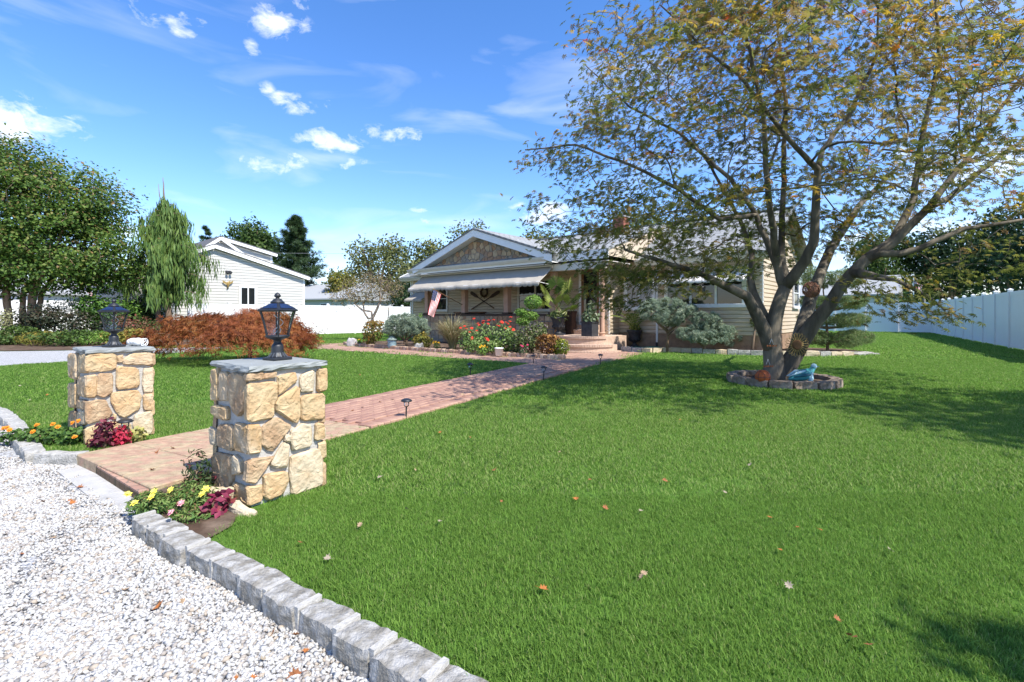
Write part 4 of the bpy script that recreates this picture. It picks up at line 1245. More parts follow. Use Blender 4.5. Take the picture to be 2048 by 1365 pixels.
def simple_house(name, label, c, ang, l, w, wall, rise, wm, rm, windows=2, hip=0.0):
    root = empty(name, c, ang, label, 'house')
    MB().box(-l / 2, l / 2, -w / 2, w / 2, 0, wall).build('wall', wm, root)
    mb = MB(); o = .3
    a, b = l / 2 + o, w / 2 + o
    V = [(-a, -b, wall), (a, -b, wall), (a, b, wall), (-a, b, wall), (-a + hip, 0, wall + rise), (a - hip, 0, wall + rise)]
    mb.add(V + [(x, y, z - .12) for x, y, z in V[:4]], [(0, 1, 5, 4), (1, 2, 5), (2, 3, 4, 5), (3, 0, 4), (6, 7, 1, 0), (7, 8, 2, 1), (8, 9, 3, 2), (9, 6, 0, 3), (9, 8, 7, 6)])
    mb.build('roof', rm, root)
    for i in range(windows):
        x = -l / 2 + l * (i + .5) / windows
        wi = empty('window', parent=root); MB().box(x - .55, x + .55, -w / 2 - .05, -w / 2 - .012, 1.0, 2.2).build('frame', M_trim, wi); MB().box(x - .46, x + .46, -w / 2 - .06, -w / 2 - .052, 1.08, 2.12).build('pane', M_pane, wi)
    return root
M_broof = mat('brown_roof', (.24, .20, .17), rough=.95, var=.25, vs=20)
simple_house('bungalow', 'pale roofed bungalow with open porch right of the white gabled house', at(665, 640, 46) * Vector((1, 1, 0)), -.35, 9, 7, 2.6, 1.5, M_nsid, M_proof)
simple_house('bungalow', 'low house with brown hip roof showing over the lattice fence', at(745, 640, 52) * Vector((1, 1, 0)), -.5, 9, 8, 2.1, 1.1, M_nsid, M_broof, hip=3)
simple_house('shed', 'small shed with pale grey roof at the left end of the ranch house', at(822, 640, 44) * Vector((1, 1, 0)), -.6, 3.4, 3, 1.7, .7, M_nsid2, M_proof, windows=0)
simple_house('garage', 'pale grey garage seen between the maple trunk and the junipers', at(1700, 640, 46) * Vector((1, 1, 0)), -.72, 7, 6, 3.0, 1.8, M_nsid2, M_proof, windows=1)
simple_house('garage', 'white garage with flags behind the multi-trunk tree', at(118, 640, 36) * Vector((1, 1, 0)), NA, 8, 6, 2.7, 1.2, M_white, M_proof, windows=0)

# ------------------------------------------------------------------ trees
class Branches:
    """Node graph grown towards attractor points; pipe-model radii; one tube mesh."""
    def __init__(self):
        self.P, self.par, self.minr = [], [], []
    def node(self, p, par, r=0.0):
        self.P.append(Vector(p)); self.par.append(par); self.minr.append(r); return len(self.P) - 1
    def limb(self, pts, rads, par=None, step=.18):
        last = par; first = None
        for i in range(len(pts)):
            p = Vector(pts[i])
            if last is None:
                last = self.node(p, -1, rads[i]); continue
            q = self.P[last]; L_ = (p - q).length; n = max(1, int(L_ / step)); r0 = self.minr[last] if self.minr[last] else rads[i]
            for k in range(1, n + 1):
                f = k / n; last = self.node(q.lerp(p, f) + Vector((random.gauss(0, .008), random.gauss(0, .008), random.gauss(0, .006))) * (1 if f < 1 else 0), last, r0 + (rads[i] - r0) * f)
                if first is None: first = last
        return last
    def nearest(self, p, zbias=1.0):
        A = np.array([tuple(v) for v in self.P]); d = A - np.array(p)
        return int(np.argmin(d[:, 0] ** 2 + d[:, 1] ** 2 + (d[:, 2] * zbias) ** 2 + np.where(d[:, 2] > .25, 6.0 * d[:, 2], 0)))
    def grow(self, targets, step=.16, droop=.0):
        tips = []
        cap = len(self.P) + len(targets) * 30
        A = np.zeros((cap, 3)); n = len(self.P)
        A[:n] = [tuple(v) for v in self.P]
        for t_ in targets:
            d = A[:n] - t_
            dist = np.sqrt((d ** 2).sum(1)); pen = np.where(d[:, 2] > .15, 1.2 * (d[:, 2] - .15), 0)
            i = int(np.argmin(dist + pen)); a = Vector(A[i]); b = Vector(t_); L_ = (b - a).length
            k_ = max(1, int(L_ / step)); side = Vector((random.gauss(0, 1), random.gauss(0, 1), random.gauss(0, .4))) * .07 * L_
            last = i
            pd = (self.P[i] - self.P[self.par[i]]).normalized() if self.par[i] >= 0 else Vector((0, 0, 1))
            for k in range(1, k_ + 1):
                f = k / k_; q = a.lerp(b, f) + (side + pd * L_ * .22 + Vector((0, 0, .10 * L_))) * math.sin(math.pi * f) * (1 - f * .4)
                last = self.node(q, last); A[n] = tuple(q); n += 1
            tips.append((last, (b - a).normalized()))
        return tips
    def radii(self, tip=.004, ex=.42):
        n = len(self.P); cnt = np.zeros(n); ch = np.zeros(n)
        for i in range(n - 1, 0, -1):
            if ch[i] == 0: cnt[i] += 1
            if self.par[i] >= 0: cnt[self.par[i]] += cnt[i]; ch[self.par[i]] += 1
        return [max(self.minr[i], tip * max(1, cnt[i]) ** ex) if self.minr[i] == 0 else self.minr[i] for i in range(n)]
    def build(self, name, m_, parent, tip=.004, ex=.42):
        r = self.radii(tip, ex); n = len(self.P)
        kids_ = [[] for _ in range(n)]
        for i in range(n):
            if self.par[i] >= 0: kids_[self.par[i]].append(i)
        mb = MB()
        stack = [i for i in range(n) if self.par[i] < 0]
        starts = [(i, None) for i in stack]
        while starts:
            i, pv = starts.pop()
            pts, rs = ([self.P[pv], self.P[i]], [min(r[pv], r[i] * 1.15), r[i]]) if pv is not None else ([self.P[i]], [r[i]])
            while kids_[i]:
                ks = sorted(kids_[i], key=lambda k: -r[k])
                for k in ks[1:]: starts.append((k, i))
                i = ks[0]; pts.append(self.P[i]); rs.append(r[i])
            if len(pts) > 1:
                big = rs[0]; mb.tube(pts, rs, 14 if big > .09 else 8 if big > .03 else 5 if big > .012 else 4, caps=big > .03)
        return mb.build(name, m_, parent, smooth=True)

# --- the big maple
def maple_tree():
    base = Vector((4.77, 8.62, 0))
    root = empty('maple_tree', base, 0, 'large spreading maple turning orange and yellow on a forked grey trunk', 'tree')
    B = Branches()
    def A_(px, py, Y): return at(px, py, Y) - base
    b0 = B.limb([(-.06, 0, -.05), (-.075, 0, .1), (-.09, .0, .3), (-.115, .02, .55)], [.30, .20, .178, .155])
    b1 = B.limb([(.09, .0, -.05), (.10, 0, .1), (.13, -.02, .3), (.27, -.03, .52)], [.30, .19, .16, .14])
    # left limb
    l1 = B.limb([A_(1533, 672, 8.6), A_(1510, 623, 8.5), A_(1494, 593, 8.4), A_(1466, 580, 8.3), A_(1405, 549, 8.1), A_(1330, 525, 7.9), A_(1250, 500, 7.8)], [.125, .10, .085, .07, .052, .036, .02], b0)
    l2 = B.limb([A_(1534, 655, 8.75), A_(1512, 600, 8.9), A_(1501, 558, 9.1), A_(1504, 509, 9.3), A_(1480, 440, 9.7), A_(1430, 350, 10.1), A_(1380, 270, 10.4)], [.10, .075, .06, .05, .038, .028, .016], b0)
    c1 = B.limb([A_(1543, 668, 8.6), A_(1556, 613, 8.6), A_(1570, 575, 8.7)], [.14, .115, .105], b0)
    c2 = B.limb([A_(1556, 538, 8.8), A_(1540, 499, 8.9), A_(1512, 430, 9.0), A_(1461, 358, 9.1), A_(1358, 266, 9.2), A_(1260, 215, 9.2), A_(1170, 130, 9.2)], [.07, .06, .048, .04, .028, .018, .01], c1)
    c2b = B.limb([A_(1440, 440, 8.6), A_(1358, 379, 8.4), A_(1260, 330, 8.2), A_(1150, 290, 8.1), A_(1050, 300, 8.0)], [.04, .032, .025, .018, .01], B.nearest(A_(1512, 430, 9.0)))
    c3 = B.limb([A_(1608, 525, 8.4), A_(1628, 483, 8.3), A_(1632, 400, 8.2), A_(1635, 338, 8.1)], [.085, .075, .062, .055], c1)
    c3a = B.limb([A_(1609, 312, 7.9), A_(1563, 261, 7.7), A_(1476, 148, 7.3), A_(1404, 97, 7.1), A_(1320, 10, 6.9)], [.042, .034, .026, .018, .01], c3)
    c3b = B.limb([A_(1645, 300, 8.2), A_(1701, 225, 8.3), A_(1757, 102, 8.4), A_(1819, 0, 8.4), A_(1850, -90, 8.4)], [.042, .034, .026, .018, .01], c3)
    c4 = B.limb([A_(1563, 500, 9.2), A_(1566, 400, 9.5), A_(1572, 205, 9.9), A_(1556, 51, 10.2), A_(1540, -60, 10.3)], [.06, .05, .04, .025, .012], c1)
    c5 = B.limb([A_(1540, 420, 8.3), A_(1532, 340, 8.0), A_(1526, 230, 7.7), A_(1490, 60, 7.3), A_(1460, -80, 7.1)], [.05, .042, .034, .022, .012], B.nearest(A_(1556, 538, 8.8)))
    # right limb
    r1 = B.limb([A_(1602, 685, 8.5), A_(1628, 646, 8.4), A_(1657, 613, 8.3), A_(1683, 571, 8.2), A_(1706, 545, 8.1), A_(1732, 520, 8.05)], [.135, .12, .105, .098, .092, .088], b1)
    r2 = B.limb([A_(1760, 527 - 20, 7.9), A_(1800, 508, 7.8), A_(1843, 496, 7.7), A_(1928, 458, 7.6), A_(2048, 440, 7.5), A_(2160, 420, 7.4)], [.07, .055, .045, .036, .026, .015], r1)
    r3 = B.limb([A_(1786, 480, 8.1), A_(1828, 398, 8.2), A_(1839, 300, 8.3), A_(1878, 120, 8.4), A_(1870, -40, 8.4)], [.065, .052, .042, .03, .015], r1)
    r4 = B.limb([A_(1786, 487, 7.9), A_(1860, 413, 7.8), A_(1900, 360, 7.8), A_(1943, 307, 7.8), A_(1985, 240, 7.8), A_(2090, 90, 7.7)], [.07, .058, .048, .04, .032, .015], r1)
    r5 = B.limb([A_(1900, 395, 8.6), A_(1990, 320, 9.0), A_(2100, 240, 9.4)], [.05, .04, .02], B.nearest(A_(1860, 413, 7.8)))
    r6 = B.limb([A_(1620, 600, 9.3), A_(1660, 500, 9.9), A_(1720, 410, 10.6), A_(1800, 330, 11.2)], [.11, .085, .06, .03], B.nearest(A_(1575, 690, 8.6)))
    r7 = B.limb([A_(1790, 560, 7.2), A_(1850, 590, 6.9), A_(1890, 620, 6.8)], [.03, .022, .012], B.nearest(A_(1700, 548, 8.1)))
    # attractor points: a domed, skirted crown
    N = 4800
    ph = rng.uniform(0, 2 * np.pi, N); z = 1.25 + 6.1 * rng.random(N) ** .85
    zr, Rr = [1.2, 1.6, 2.4, 3.4, 4.2, 4.9, 5.8, 6.7, 7.5], [3.3, 3.9, 4.4, 4.75, 4.8, 4.5, 3.9, 2.9, 1.2]
    Rm = np.interp(z, zr, Rr) * (1 + .10 * np.sin(3 * ph + 1) + .07 * np.sin(5 * ph + z * 1.7))
    rho = Rm * rng.uniform(.12, 1, N) ** .62
    P = np.stack([rho * np.cos(ph), rho * np.sin(ph) * np.where(np.sin(ph) > 0, .62, .86) - .55, z], 1)
    floor = np.interp(rho, [0, 1.2, 2.2, 3.2, 4.2, 4.9], [2.7, 2.45, 1.95, 1.55, 1.9, 2.9])
    floor = floor + np.where(P[:, 1] < -1.3, .75, 0) + np.where((P[:, 0] > .2) & (P[:, 0] < 2.2), .35, 0)
    keep = P[:, 2] > floor
    # layered: thin some levels, leave windows
    lay = np.sin(P[:, 2] * 4.2 + 1.3 * np.sin(ph * 2) + rho * .8)
    keep &= rng.random(N) < .62 + .38 * lay
    P = P[keep][:1450]
    # low drooping spray to the right
    Q = np.array([tuple(at(x, y, Y) - base) for x, y, Y in [(1700, 560, 7.4), (1740, 575, 7.2), (1770, 590, 7.2), (1800, 575, 7.0), (1820, 605, 6.9), (1850, 590, 6.8), (1870, 620, 6.8), (1895, 635, 6.7), (1780, 610, 7.2), (1830, 630, 6.9), (1760, 560, 7.1), (1860, 640, 6.8), (1905, 622, 6.7), (1795, 630, 7.0), (1730, 600, 7.3), (1840, 570, 6.9)]])
    # hanging left skirt in front of the roof and the entrance
    lx, ly = rng.uniform(1105, 1500, 110), rng.uniform(455, 640, 110)
    ok = ly < np.interp(lx, [1100, 1150, 1200, 1290, 1330, 1400, 1440, 1500], [500, 545, 625, 625, 575, 600, 590, 540])
    lY = np.interp(lx, [1100, 1500], [8.5, 7.4]) + rng.normal(0, .45, 110)
    Q2 = np.array([tuple(at(a, b, c) - base) for a, b, c in zip(lx[ok], ly[ok], lY[ok])])
    P = np.concatenate([P, Q, Q2])
    P = P[np.argsort(np.hypot(np.hypot(P[:, 0], P[:, 1]), (P[:, 2] - 1.5) * .8))]
    tips = B.grow(P, .17)
    B.build('trunk', M_bark, root, tip=.0036, ex=.40)
    # leaves: flat sprays round each twig end
    pos, nrm, val, siz = [], [], [], []
    for t_, d in tips:
        p = np.array(B.P[t_]); k = random.randint(12, 20) if p[2] > 3.2 else random.randint(16, 25)
        out = np.array([p[0], p[1], 0]); out = out / (np.linalg.norm(out) + 1e-6)
        off = rng.normal(size=(k, 3)) * np.array([.165, .165, .06])
        off += out[None] * rng.uniform(-.22, .14, (k, 1))
        pp = p[None] + off; pp[:, 2] -= .25 * (off[:, 0] ** 2 + off[:, 1] ** 2)
        pos.append(pp); nn = rng.normal(size=(k, 3)) * .55 + np.array([0, 0, 1.0]) + out * .45
        nrm.append(nn)
        hue = np.clip(rng.normal(.22 + .078 * (p[2] - 2.2) + .10 * math.sin(p[0] * 2.3 + p[1] * 1.7 + p[2]), .15) + rng.normal(0, .12, k), 0, 1)
        val.append(hue); siz.append(rng.uniform(.06, .10, k))
    pos, nrm, val, siz = map(np.concatenate, (pos, nrm, val, siz))
    ramp = [(0, (.100, .130, .028)), (.25, (.20, .22, .046)), (.42, (.26, .225, .06)), (.54, (.22, .135, .062)), (.64, (.42, .29, .045)), (.78, (.55, .39, .04)), (.90, (.52, .20, .03)), (1, (.46, .08, .03))]
    o = scatter('crown', MAPLE, pos, frames(nrm), siz, leafmat('maple_leaves', ramp, .6), val, root)
    tag(o, kind='stuff')
    return root
maple = maple_tree()

# --- generic trees
def crown_tree(name, label, base, blobs, N, size, stops, trunk_r=.2, fork=2.0, trunk_m=M_bark2, template=LEAF, group=None, lo=.5, normal_jit=.7, cat='tree', limbs=9, trans=.3):
    base = Vector(base)
    root = empty(name, base, 0, label, cat, group)
    P, nn = blob_points(blobs, N, lo, 1.0)
    P += rng.normal(0, size * .8, P.shape)
    nrm = nn + rng.normal(size=nn.shape) * normal_jit + np.array([0, 0, .25])
    v = np.clip(rng.normal(.45, .2, N) + .12 * np.sin(P[:, 0] * 1.1 + P[:, 2] * .9 + P[:, 1]), 0, 1)
    B = Branches()
    top = max(b[0][2] for b in blobs)
    b0 = B.limb([(0, 0, -.1), (.03, 0, fork * .5), (0, .03, fork)], [trunk_r * 1.25, trunk_r, trunk_r * .85])
    for i, b in enumerate(sorted(blobs, key=lambda b: -sum(b[1]))[:limbs]):
        c = Vector(b[0]); mid = Vector((0, 0, fork)).lerp(c, .5) + Vector((random.gauss(0, .15), random.gauss(0, .15), .1 * c.z))
        B.limb([mid, c, c + Vector((random.gauss(0, .3) * b[1][0], random.gauss(0, .3) * b[1][1], b[1][2] * .5))], [trunk_r * .4, trunk_r * .2, trunk_r * .06], b0, step=.6)
    B.build('trunk', trunk_m, root)
    o = scatter('crown', template, P, frames(nrm), rng.uniform(.7, 1.25, N) * size, leafmat(name + '_leaves_' + str(round(stops[0][1][0], 4)) + str(round(stops[-1][1][0], 3)), stops, trans), v, root)
    tag(o, kind='stuff')
    return root

GREEN = [(0, (.028, .058, .012)), (.5, (.060, .110, .022)), (1, (.115, .175, .036))]
OLIVE = [(0, (.085, .105, .034)), (.5, (.155, .180, .058)), (.85, (.22, .225, .08)), (1, (.30, .24, .08))]
DARK = [(0, (.014, .034, .012)), (.6, (.035, .070, .022)), (1, (.07, .115, .036))]
YEL = [(0, (.10, .12, .02)), (.5, (.20, .20, .035)), (1, (.38, .27, .05))]
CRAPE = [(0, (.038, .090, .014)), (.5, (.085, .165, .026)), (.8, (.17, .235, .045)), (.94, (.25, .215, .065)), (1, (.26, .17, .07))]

# multi-trunk tree on the left
def multi_trunk():
    base = Vector(at(45, 690, 22.5)); base.z = 0
    root = empty('multi_trunk_tree', base, 0, 'broad leafy tree on many tan trunks at the left beyond the drive', 'tree')
    B = Branches()
    tips0 = []
    stems = [(-1.5, .2, -2.6, .5), (-1.1, -.2, -1.4, -.5), (-.75, .1, -1.2, .6), (-.45, -.15, -.4, -.4), (-.2, .2, .3, .9), (.25, .05, 1.0, .2), (.55, -.2, 2.0, -.5), (.35, .35, 1.3, 1.2)]
    for sx, sy, ex, ey in stems:
        e = B.limb([(sx, sy, -.1), (sx * 1.03, sy, 1.1), (sx * 1.1 + .1 * ex, sy * 1.1, 2.2), (ex * .8, ey * .8, 3.6), (ex * 1.3, ey * 1.4, 5.2)], [.15, .12, .10, .08, .045])
    blobs = [((0, 0, 6.0), (4.4, 3.2, 2.5)), ((-2.5, 0, 5.0), (3, 2.4, 2.2)), ((2.4, -.3, 4.4), (2.9, 2.2, 1.5)), ((3.6, 0, 3.5), (2.2, 1.7, .9)), ((-.5, -.8, 7.6), (2.8, 2.2, 1.6)), ((1.9, 0, 6.6), (2.4, 2, 1.4)), ((-3.2, -.8, 3.5), (2.4, 1.8, 1.2)), ((.4, -1.6, 4.0), (2.2, 1.2, 1.0)), ((-1.6, .2, 8.3), (1.5, 1.3, 1.0)), ((3.0, .1, 5.6), (1.8, 1.4, .9)), ((1.7, -.6, 3.0), (2.6, 1.5, .85)), ((-2.2, -.6, 2.8), (2.4, 1.5, .85)), ((3.4, .3, 2.7), (1.6, 1.2, .6))]
    P, nn = blob_points(blobs, 1050, .45, 1.0)
    P = P[P[:, 2] > 1.95]
    P = P[np.argsort(np.linalg.norm(P - np.array([0, 0, 3.0]), axis=1))]
    tips = B.grow(P, .4)
    B.build('trunk', M_tan_bark, root, tip=.009, ex=.40)
    pos, nrm, val = [], [], []
    for t_, d in tips:
        p = np.array(B.P[t_]); k = 64
        out = np.array([p[0], p[1], (p[2] - 4) * .6]); out /= np.linalg.norm(out) + 1e-6
        off = rng.normal(size=(k, 3)) * np.array([.38, .38, .17]) + out * rng.uniform(-.2, .35, (k, 1))
        pos.append(p + off); nrm.append(rng.normal(size=(k, 3)) * .6 + out * .6 + np.array([0, 0, .6]))
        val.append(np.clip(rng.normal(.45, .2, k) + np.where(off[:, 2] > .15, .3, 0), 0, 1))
    pos, nrm, val = map(np.concatenate, (pos, nrm, val))
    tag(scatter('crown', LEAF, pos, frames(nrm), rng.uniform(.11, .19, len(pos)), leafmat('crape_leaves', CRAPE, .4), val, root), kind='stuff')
multi_trunk()

# weeping conifer
def weeping():
    base = at(330, 690, 23.6); base.z = 0
    root = empty('weeping_conifer', base, 0, 'weeping conifer with hanging green sprays and two bare trunks', 'tree')
    B = Branches()
    a = B.limb([(-.35, 0, -.1), (-.4, .05, .8), (-.3, 0, 1.8), (-.15, .0, 3.0)], [.13, .11, .10, .09])
    c = B.limb([(.05, .05, -.1), (.2, .05, .8), (.12, 0, 1.8), (.05, 0, 3.2), (.05, 0, 5.0), (.0, 0, 6.6), (-.1, 0, 7.9)], [.17, .15, .14, .13, .09, .05, .012])
    B.limb([(-.05, 0, 6.4), (-.3, .05, 7.0), (-.36, .05, 7.6)], [.03, .02, .008], B.nearest((0, 0, 6.3)), step=.4)
    pos, nrm, val, siz = [], [], [], []
    for i in range(58):
        z = 2.2 + 4.6 * (i / 58) ** .9 + random.uniform(-.1, .1)
        Lr = np.interp(z, [1.8, 2.6, 4, 5.3, 6.4, 7.4], [1.7, 2.0, 1.8, 1.3, .8, .3]) * random.uniform(.3, 1.3)
        ang = i * 2.4 + random.uniform(-.3, .3)
        d = Vector((math.cos(ang), math.sin(ang), 0)); s_ = Vector((0, 0, z))
        pts = [s_ + d * Lr * f + Vector((0, 0, .35 * Lr * (f - 1.15 * f * f) + .05)) for f in (0, .35, .7, 1.0)]
        B.limb(pts, [.03, .022, .014, .006], B.nearest(s_), step=.5)
        for f in np.linspace(.12, 1, int(4 + Lr * 6)):
            p = s_ + d * Lr * f + Vector((0, 0, .35 * Lr * (f - 1.15 * f * f) + .05))
            for j in range(8):
                hang = random.uniform(.35, 1.05) * (1 if z > 2.4 else .7)
                q = np.array(p) + rng.normal(0, .10, 3)
                for m_ in range(3):
                    pos.append(q + np.array([rng.normal(0, .03), rng.normal(0, .03), -hang * m_ / 3])); nrm.append(np.array([d.x, d.y, -.3]) + rng.normal(size=3) * .5); val.append(np.clip(rng.normal(.4 + .3 * f, .2), 0, 1)); siz.append(hang * .55)
    pos, nrm, val, siz = map(np.array, (pos, nrm, val, siz))
    B.build('trunk', M_bark2, root, tip=.006)
    # sprays hang straight down
    down = np.tile(np.array([[0, 0, -1.0]]), (len(pos), 1)) + rng.normal(0, .16, (len(pos), 3)); down /= np.linalg.norm(down, axis=1, keepdims=True)
    x = np.cross(down, nrm); x /= np.linalg.norm(x, axis=1, keepdims=True); zz = np.cross(x, down)
    rot = np.stack([x, down, zz], axis=2)
    tag(scatter('crown', ([(0, 0, 0), (.075, .4, .03), (.0, 1, 0), (-.075, .4, .03)], [(0, 1, 2), (0, 2, 3)]), pos, rot, siz, leafmat('weeping_needles', [(0, (.034, .080, .020)), (.5, (.095, .175, .04)), (1, (.19, .27, .065))], .25), val, root), kind='stuff')
weeping()

# conifers far behind
def conifer(label, base, h, r, N, stops, size, sparse=.0, name='spruce_tree'):
    root = empty(name, base, 0, label, 'tree')
    B = Branches(); B.limb([(0, 0, -.2), (0, 0, h * .5), (0, 0, h * .98)], [r * .07, r * .04, .02], step=h / 10)
    pos, nrm, val = [], [], []
    nb = N // 55
    for i in range(nb):
        f = (i + random.random()) / nb; z = h * (.08 + .9 * f); Lr = r * (1 - f) ** .85 * random.uniform(.45, 1.3) + .15
        a = i * 2.399 + random.uniform(-.4, .4); d = np.array([math.cos(a), math.sin(a), 0])
        up = random.uniform(.1, .45)
        for j in range(55):
            t_ = random.random() ** .6
            p = np.array([0, 0, z]) + d * Lr * t_ + np.array([0, 0, up * Lr * t_ * t_ - .22 * Lr * t_])
            pos.append(p + rng.normal(0, .06 + .05 * Lr, 3) * np.array([1, 1, .7])); nrm.append(d * .7 + np.array([0, 0, .55]) + rng.normal(size=3) * .4); val.append(np.clip(rng.normal(.3 + .35 * t_, .2), 0, 1))
    B.build('trunk', M_bark2, root)
    pos, nrm, val = map(np.array, (pos, nrm, val))
    tag(scatter('crown', TUFT, pos, frames(nrm, None), rng.uniform(.7, 1.2, len(pos)) * size, leafmat('spruce_needles_%d' % int(stops[0][1][1] * 10000), stops, .15), val, root), kind='stuff')
    return root
def gpos(px, Y): return Vector(((px - 1024) / FPX * Y, Y, 0))
def ztop(py, Y): return EYE + (HOR - py) / FPX * Y
conifer('tall dark conifer behind the white gabled house', gpos(592, 48), ztop(432, 48), 4.3, 6600, DARK, .5)
conifer('small dark conifer tip between the weeping conifer and the round green tree', gpos(412, 50), ztop(448, 50), 2.0, 1600, DARK, .4)

def round_blobs(cx, cz, rx, rz, n, seed):
    r = random.Random(seed); out = [((cx, 0, cz), (rx * .62, rx * .62, rz * .62))]
    for i in range(n):
        a = r.uniform(0, 2 * math.pi); e = r.uniform(-.5, 1.2); k = r.uniform(.5, .72)
        out.append(((cx + rx * k * math.cos(a) * math.cos(e), rx * k * math.sin(a) * math.cos(e), cz + rz * k * math.sin(e)), (rx * r.uniform(.28, .42), rx * r.uniform(.28, .42), rz * r.uniform(.24, .36))))
    return out
bg_trees = [  # left px, right px, top py, bottom py, distance, colours, leaves, label
    (425, 560, 438, 600, 52, GREEN, 9000, .34, 'round dark green tree directly behind the white gabled house'),
    (682, 832, 468, 625, 50, OLIVE, 5200, .30, 'open olive tree behind the lattice fence left of the stone gable'),
    (800, 900, 472, 640, 46, OLIVE, 4200, .30, 'olive green tree touching the left roof edge of the ranch house'),
    (880, 1000, 440, 640, 58, OLIVE, 5200, .34, 'tall olive tree rising just behind the stone gable peak'),
    (1035, 1130, 448, 640, 70, OLIVE, 3600, .42, 'distant rounded tree showing above the ridge between gable and chimney'),
    (1150, 1400, 395, 640, 60, OLIVE, 6500, .42, 'pale green tree behind the brick chimney'),
    (1385, 1560, 440, 640, 62, OLIVE, 4500, .42, 'hazy green tree behind the right part of the roof'),
    (652, 712, 535, 640, 44, YEL, 2600, .26, 'yellow green tree beside the pale roofed bungalow'),
    (780, 850, 560, 650, 42, DARK, 2600, .26, 'dark leafy tree at the left end wall of the ranch house'),
    (1690, 1830, 460, 650, 48, GREEN, 6500, .30, 'bright green tree behind the grey garage'),
    (1810, 1990, 440, 650, 46, DARK, 7500, .32, 'dark green tree behind the far corner of the vinyl fence'),
    (1930, 2130, 400, 640, 38, DARK, 7500, .30, 'dark leafy tree behind the second half of the right fence'),
    (2020, 2280, 330, 640, 27, DARK, 7000, .26, 'nearest dark tree overhanging the right vinyl fence'),
]
for i, (x0, x1, y0, y1, Y, st, N, sz, lab) in enumerate(bg_trees):
    c = gpos((x0 + x1) / 2, Y); rx = (x1 - x0) / 2 / FPX * Y; zt, zb = ztop(y0, Y), max(1.0, ztop(y1, Y) + .6)
    if st is DARK or st is GREEN and Y < 50: zb = .6
    crown_tree('leafy_tree', lab, c, round_blobs(0, (zt + zb) / 2, rx * 1.06, (zt - zb) / 2 * 1.06, 15, 20 + i), N, sz, st, trunk_r=rx * .07, fork=max(1.2, zb * 1.1))
# tall tree beyond the right edge of the frame: it throws the shade on the lawn
crown_tree('leafy_tree', 'shade tree standing outside the right edge of the view', (11.0, 1.5, 0), round_blobs(0, 6.0, 3.4, 2.7, 14, 77), 8000, .2, GREEN, trunk_r=.25, fork=2.6)
crown_tree('leafy_tree', 'slim young tree just outside the right edge of the view', (4.3, -.62, 0), round_blobs(0, 3.4, .8, 1.0, 8, 78), 2600, .11, GREEN, trunk_r=.08, fork=1.6)
# distant wood along the horizon
pts, nn = [], []
for i in range(150):
    x = -190 + i * 2.9 + random.uniform(-1, 1); y = 88 + 14 * math.sin(i * .7) + random.uniform(-4, 4); h = random.uniform(3, 6.5)
    pts.append(((x, y, h * .5), (random.uniform(2.5, 4.5), 3, h * .62)))
P, n_ = blob_points(pts, 60000, .5, 1.0)
tag(scatter('distant_wood', LEAF, P, frames(n_ + rng.normal(size=n_.shape) * .6), rng.uniform(.6, 1.2, len(P)), leafmat('wood_leaves', GREEN, .25)), 'low far tree line along the horizon behind the houses', 'woodland', kind='stuff')

# ------------------------------------------------------------------ garden beds
left_bed = [(1.38, 12.98), (-1.93, 15.12), (-4.72, 17.38), (-6.15, 18.62), (-6.6, 19.3), (-6.6, 20.2), (-5.9, 21.2), tuple(hw(-8.2, .6).xy), tuple(hw(-7.2, -.03).xy), tuple(hw(-.4, -.03).xy), (1.0, 16.2), (.9, 15.2), (1.5, 13.4)]
right_bed = [(3.55, 15.95), (4.35, 15.3), (5.1, 15.55), (6.4, 14.75), (7.6, 14.25), (8.8, 14.05), (10.0, 14.1), (11.0, 14.6), (11.3, 16.4), (9.6, 17.6), tuple(hw(6.3, 4.2).xy), tuple(hw(6.3, DB - .05).xy), tuple(hw(1.5, DB - .05).xy), tuple(hw(1.45, 1.2).xy), (3.3, 16.4)]
tag(sheet('garden_bed', left_bed, .045, M_soil, thick=.08), kind='structure')
tag(sheet('garden_bed', right_bed, .045, M_soil, thick=.08), kind='structure')
tree_bed = [(4.77 + .80 * math.cos(a), 8.55 + .80 * math.sin(a)) for a in np.linspace(0, 2 * math.pi, 24, endpoint=False)]
tag(sheet('tree_bed', tree_bed, .05, M_soil, thick=.06), kind='structure')
shrub_bed = [(-60, 26), (-28, 16.75), (-16.6, 15.9), (-14.9, 16.25), (-13.3, 17.6), (-12.0, 19.2), (-14.5, 25), (-30, 32), (-60, 34)]
tag(sheet('shrub_bed', shrub_bed, .02, M_soil), kind='structure')
plant_bed = [(-2.46, 3.16), (-2.04, 2.81), (-1.62, 2.53), (-1.58, 2.72), (-1.66, 2.99), (-2.1, 3.33), (-2.30, 3.5)]
tag(sheet('flower_bed', plant_bed, .012, M_soil), kind='structure')

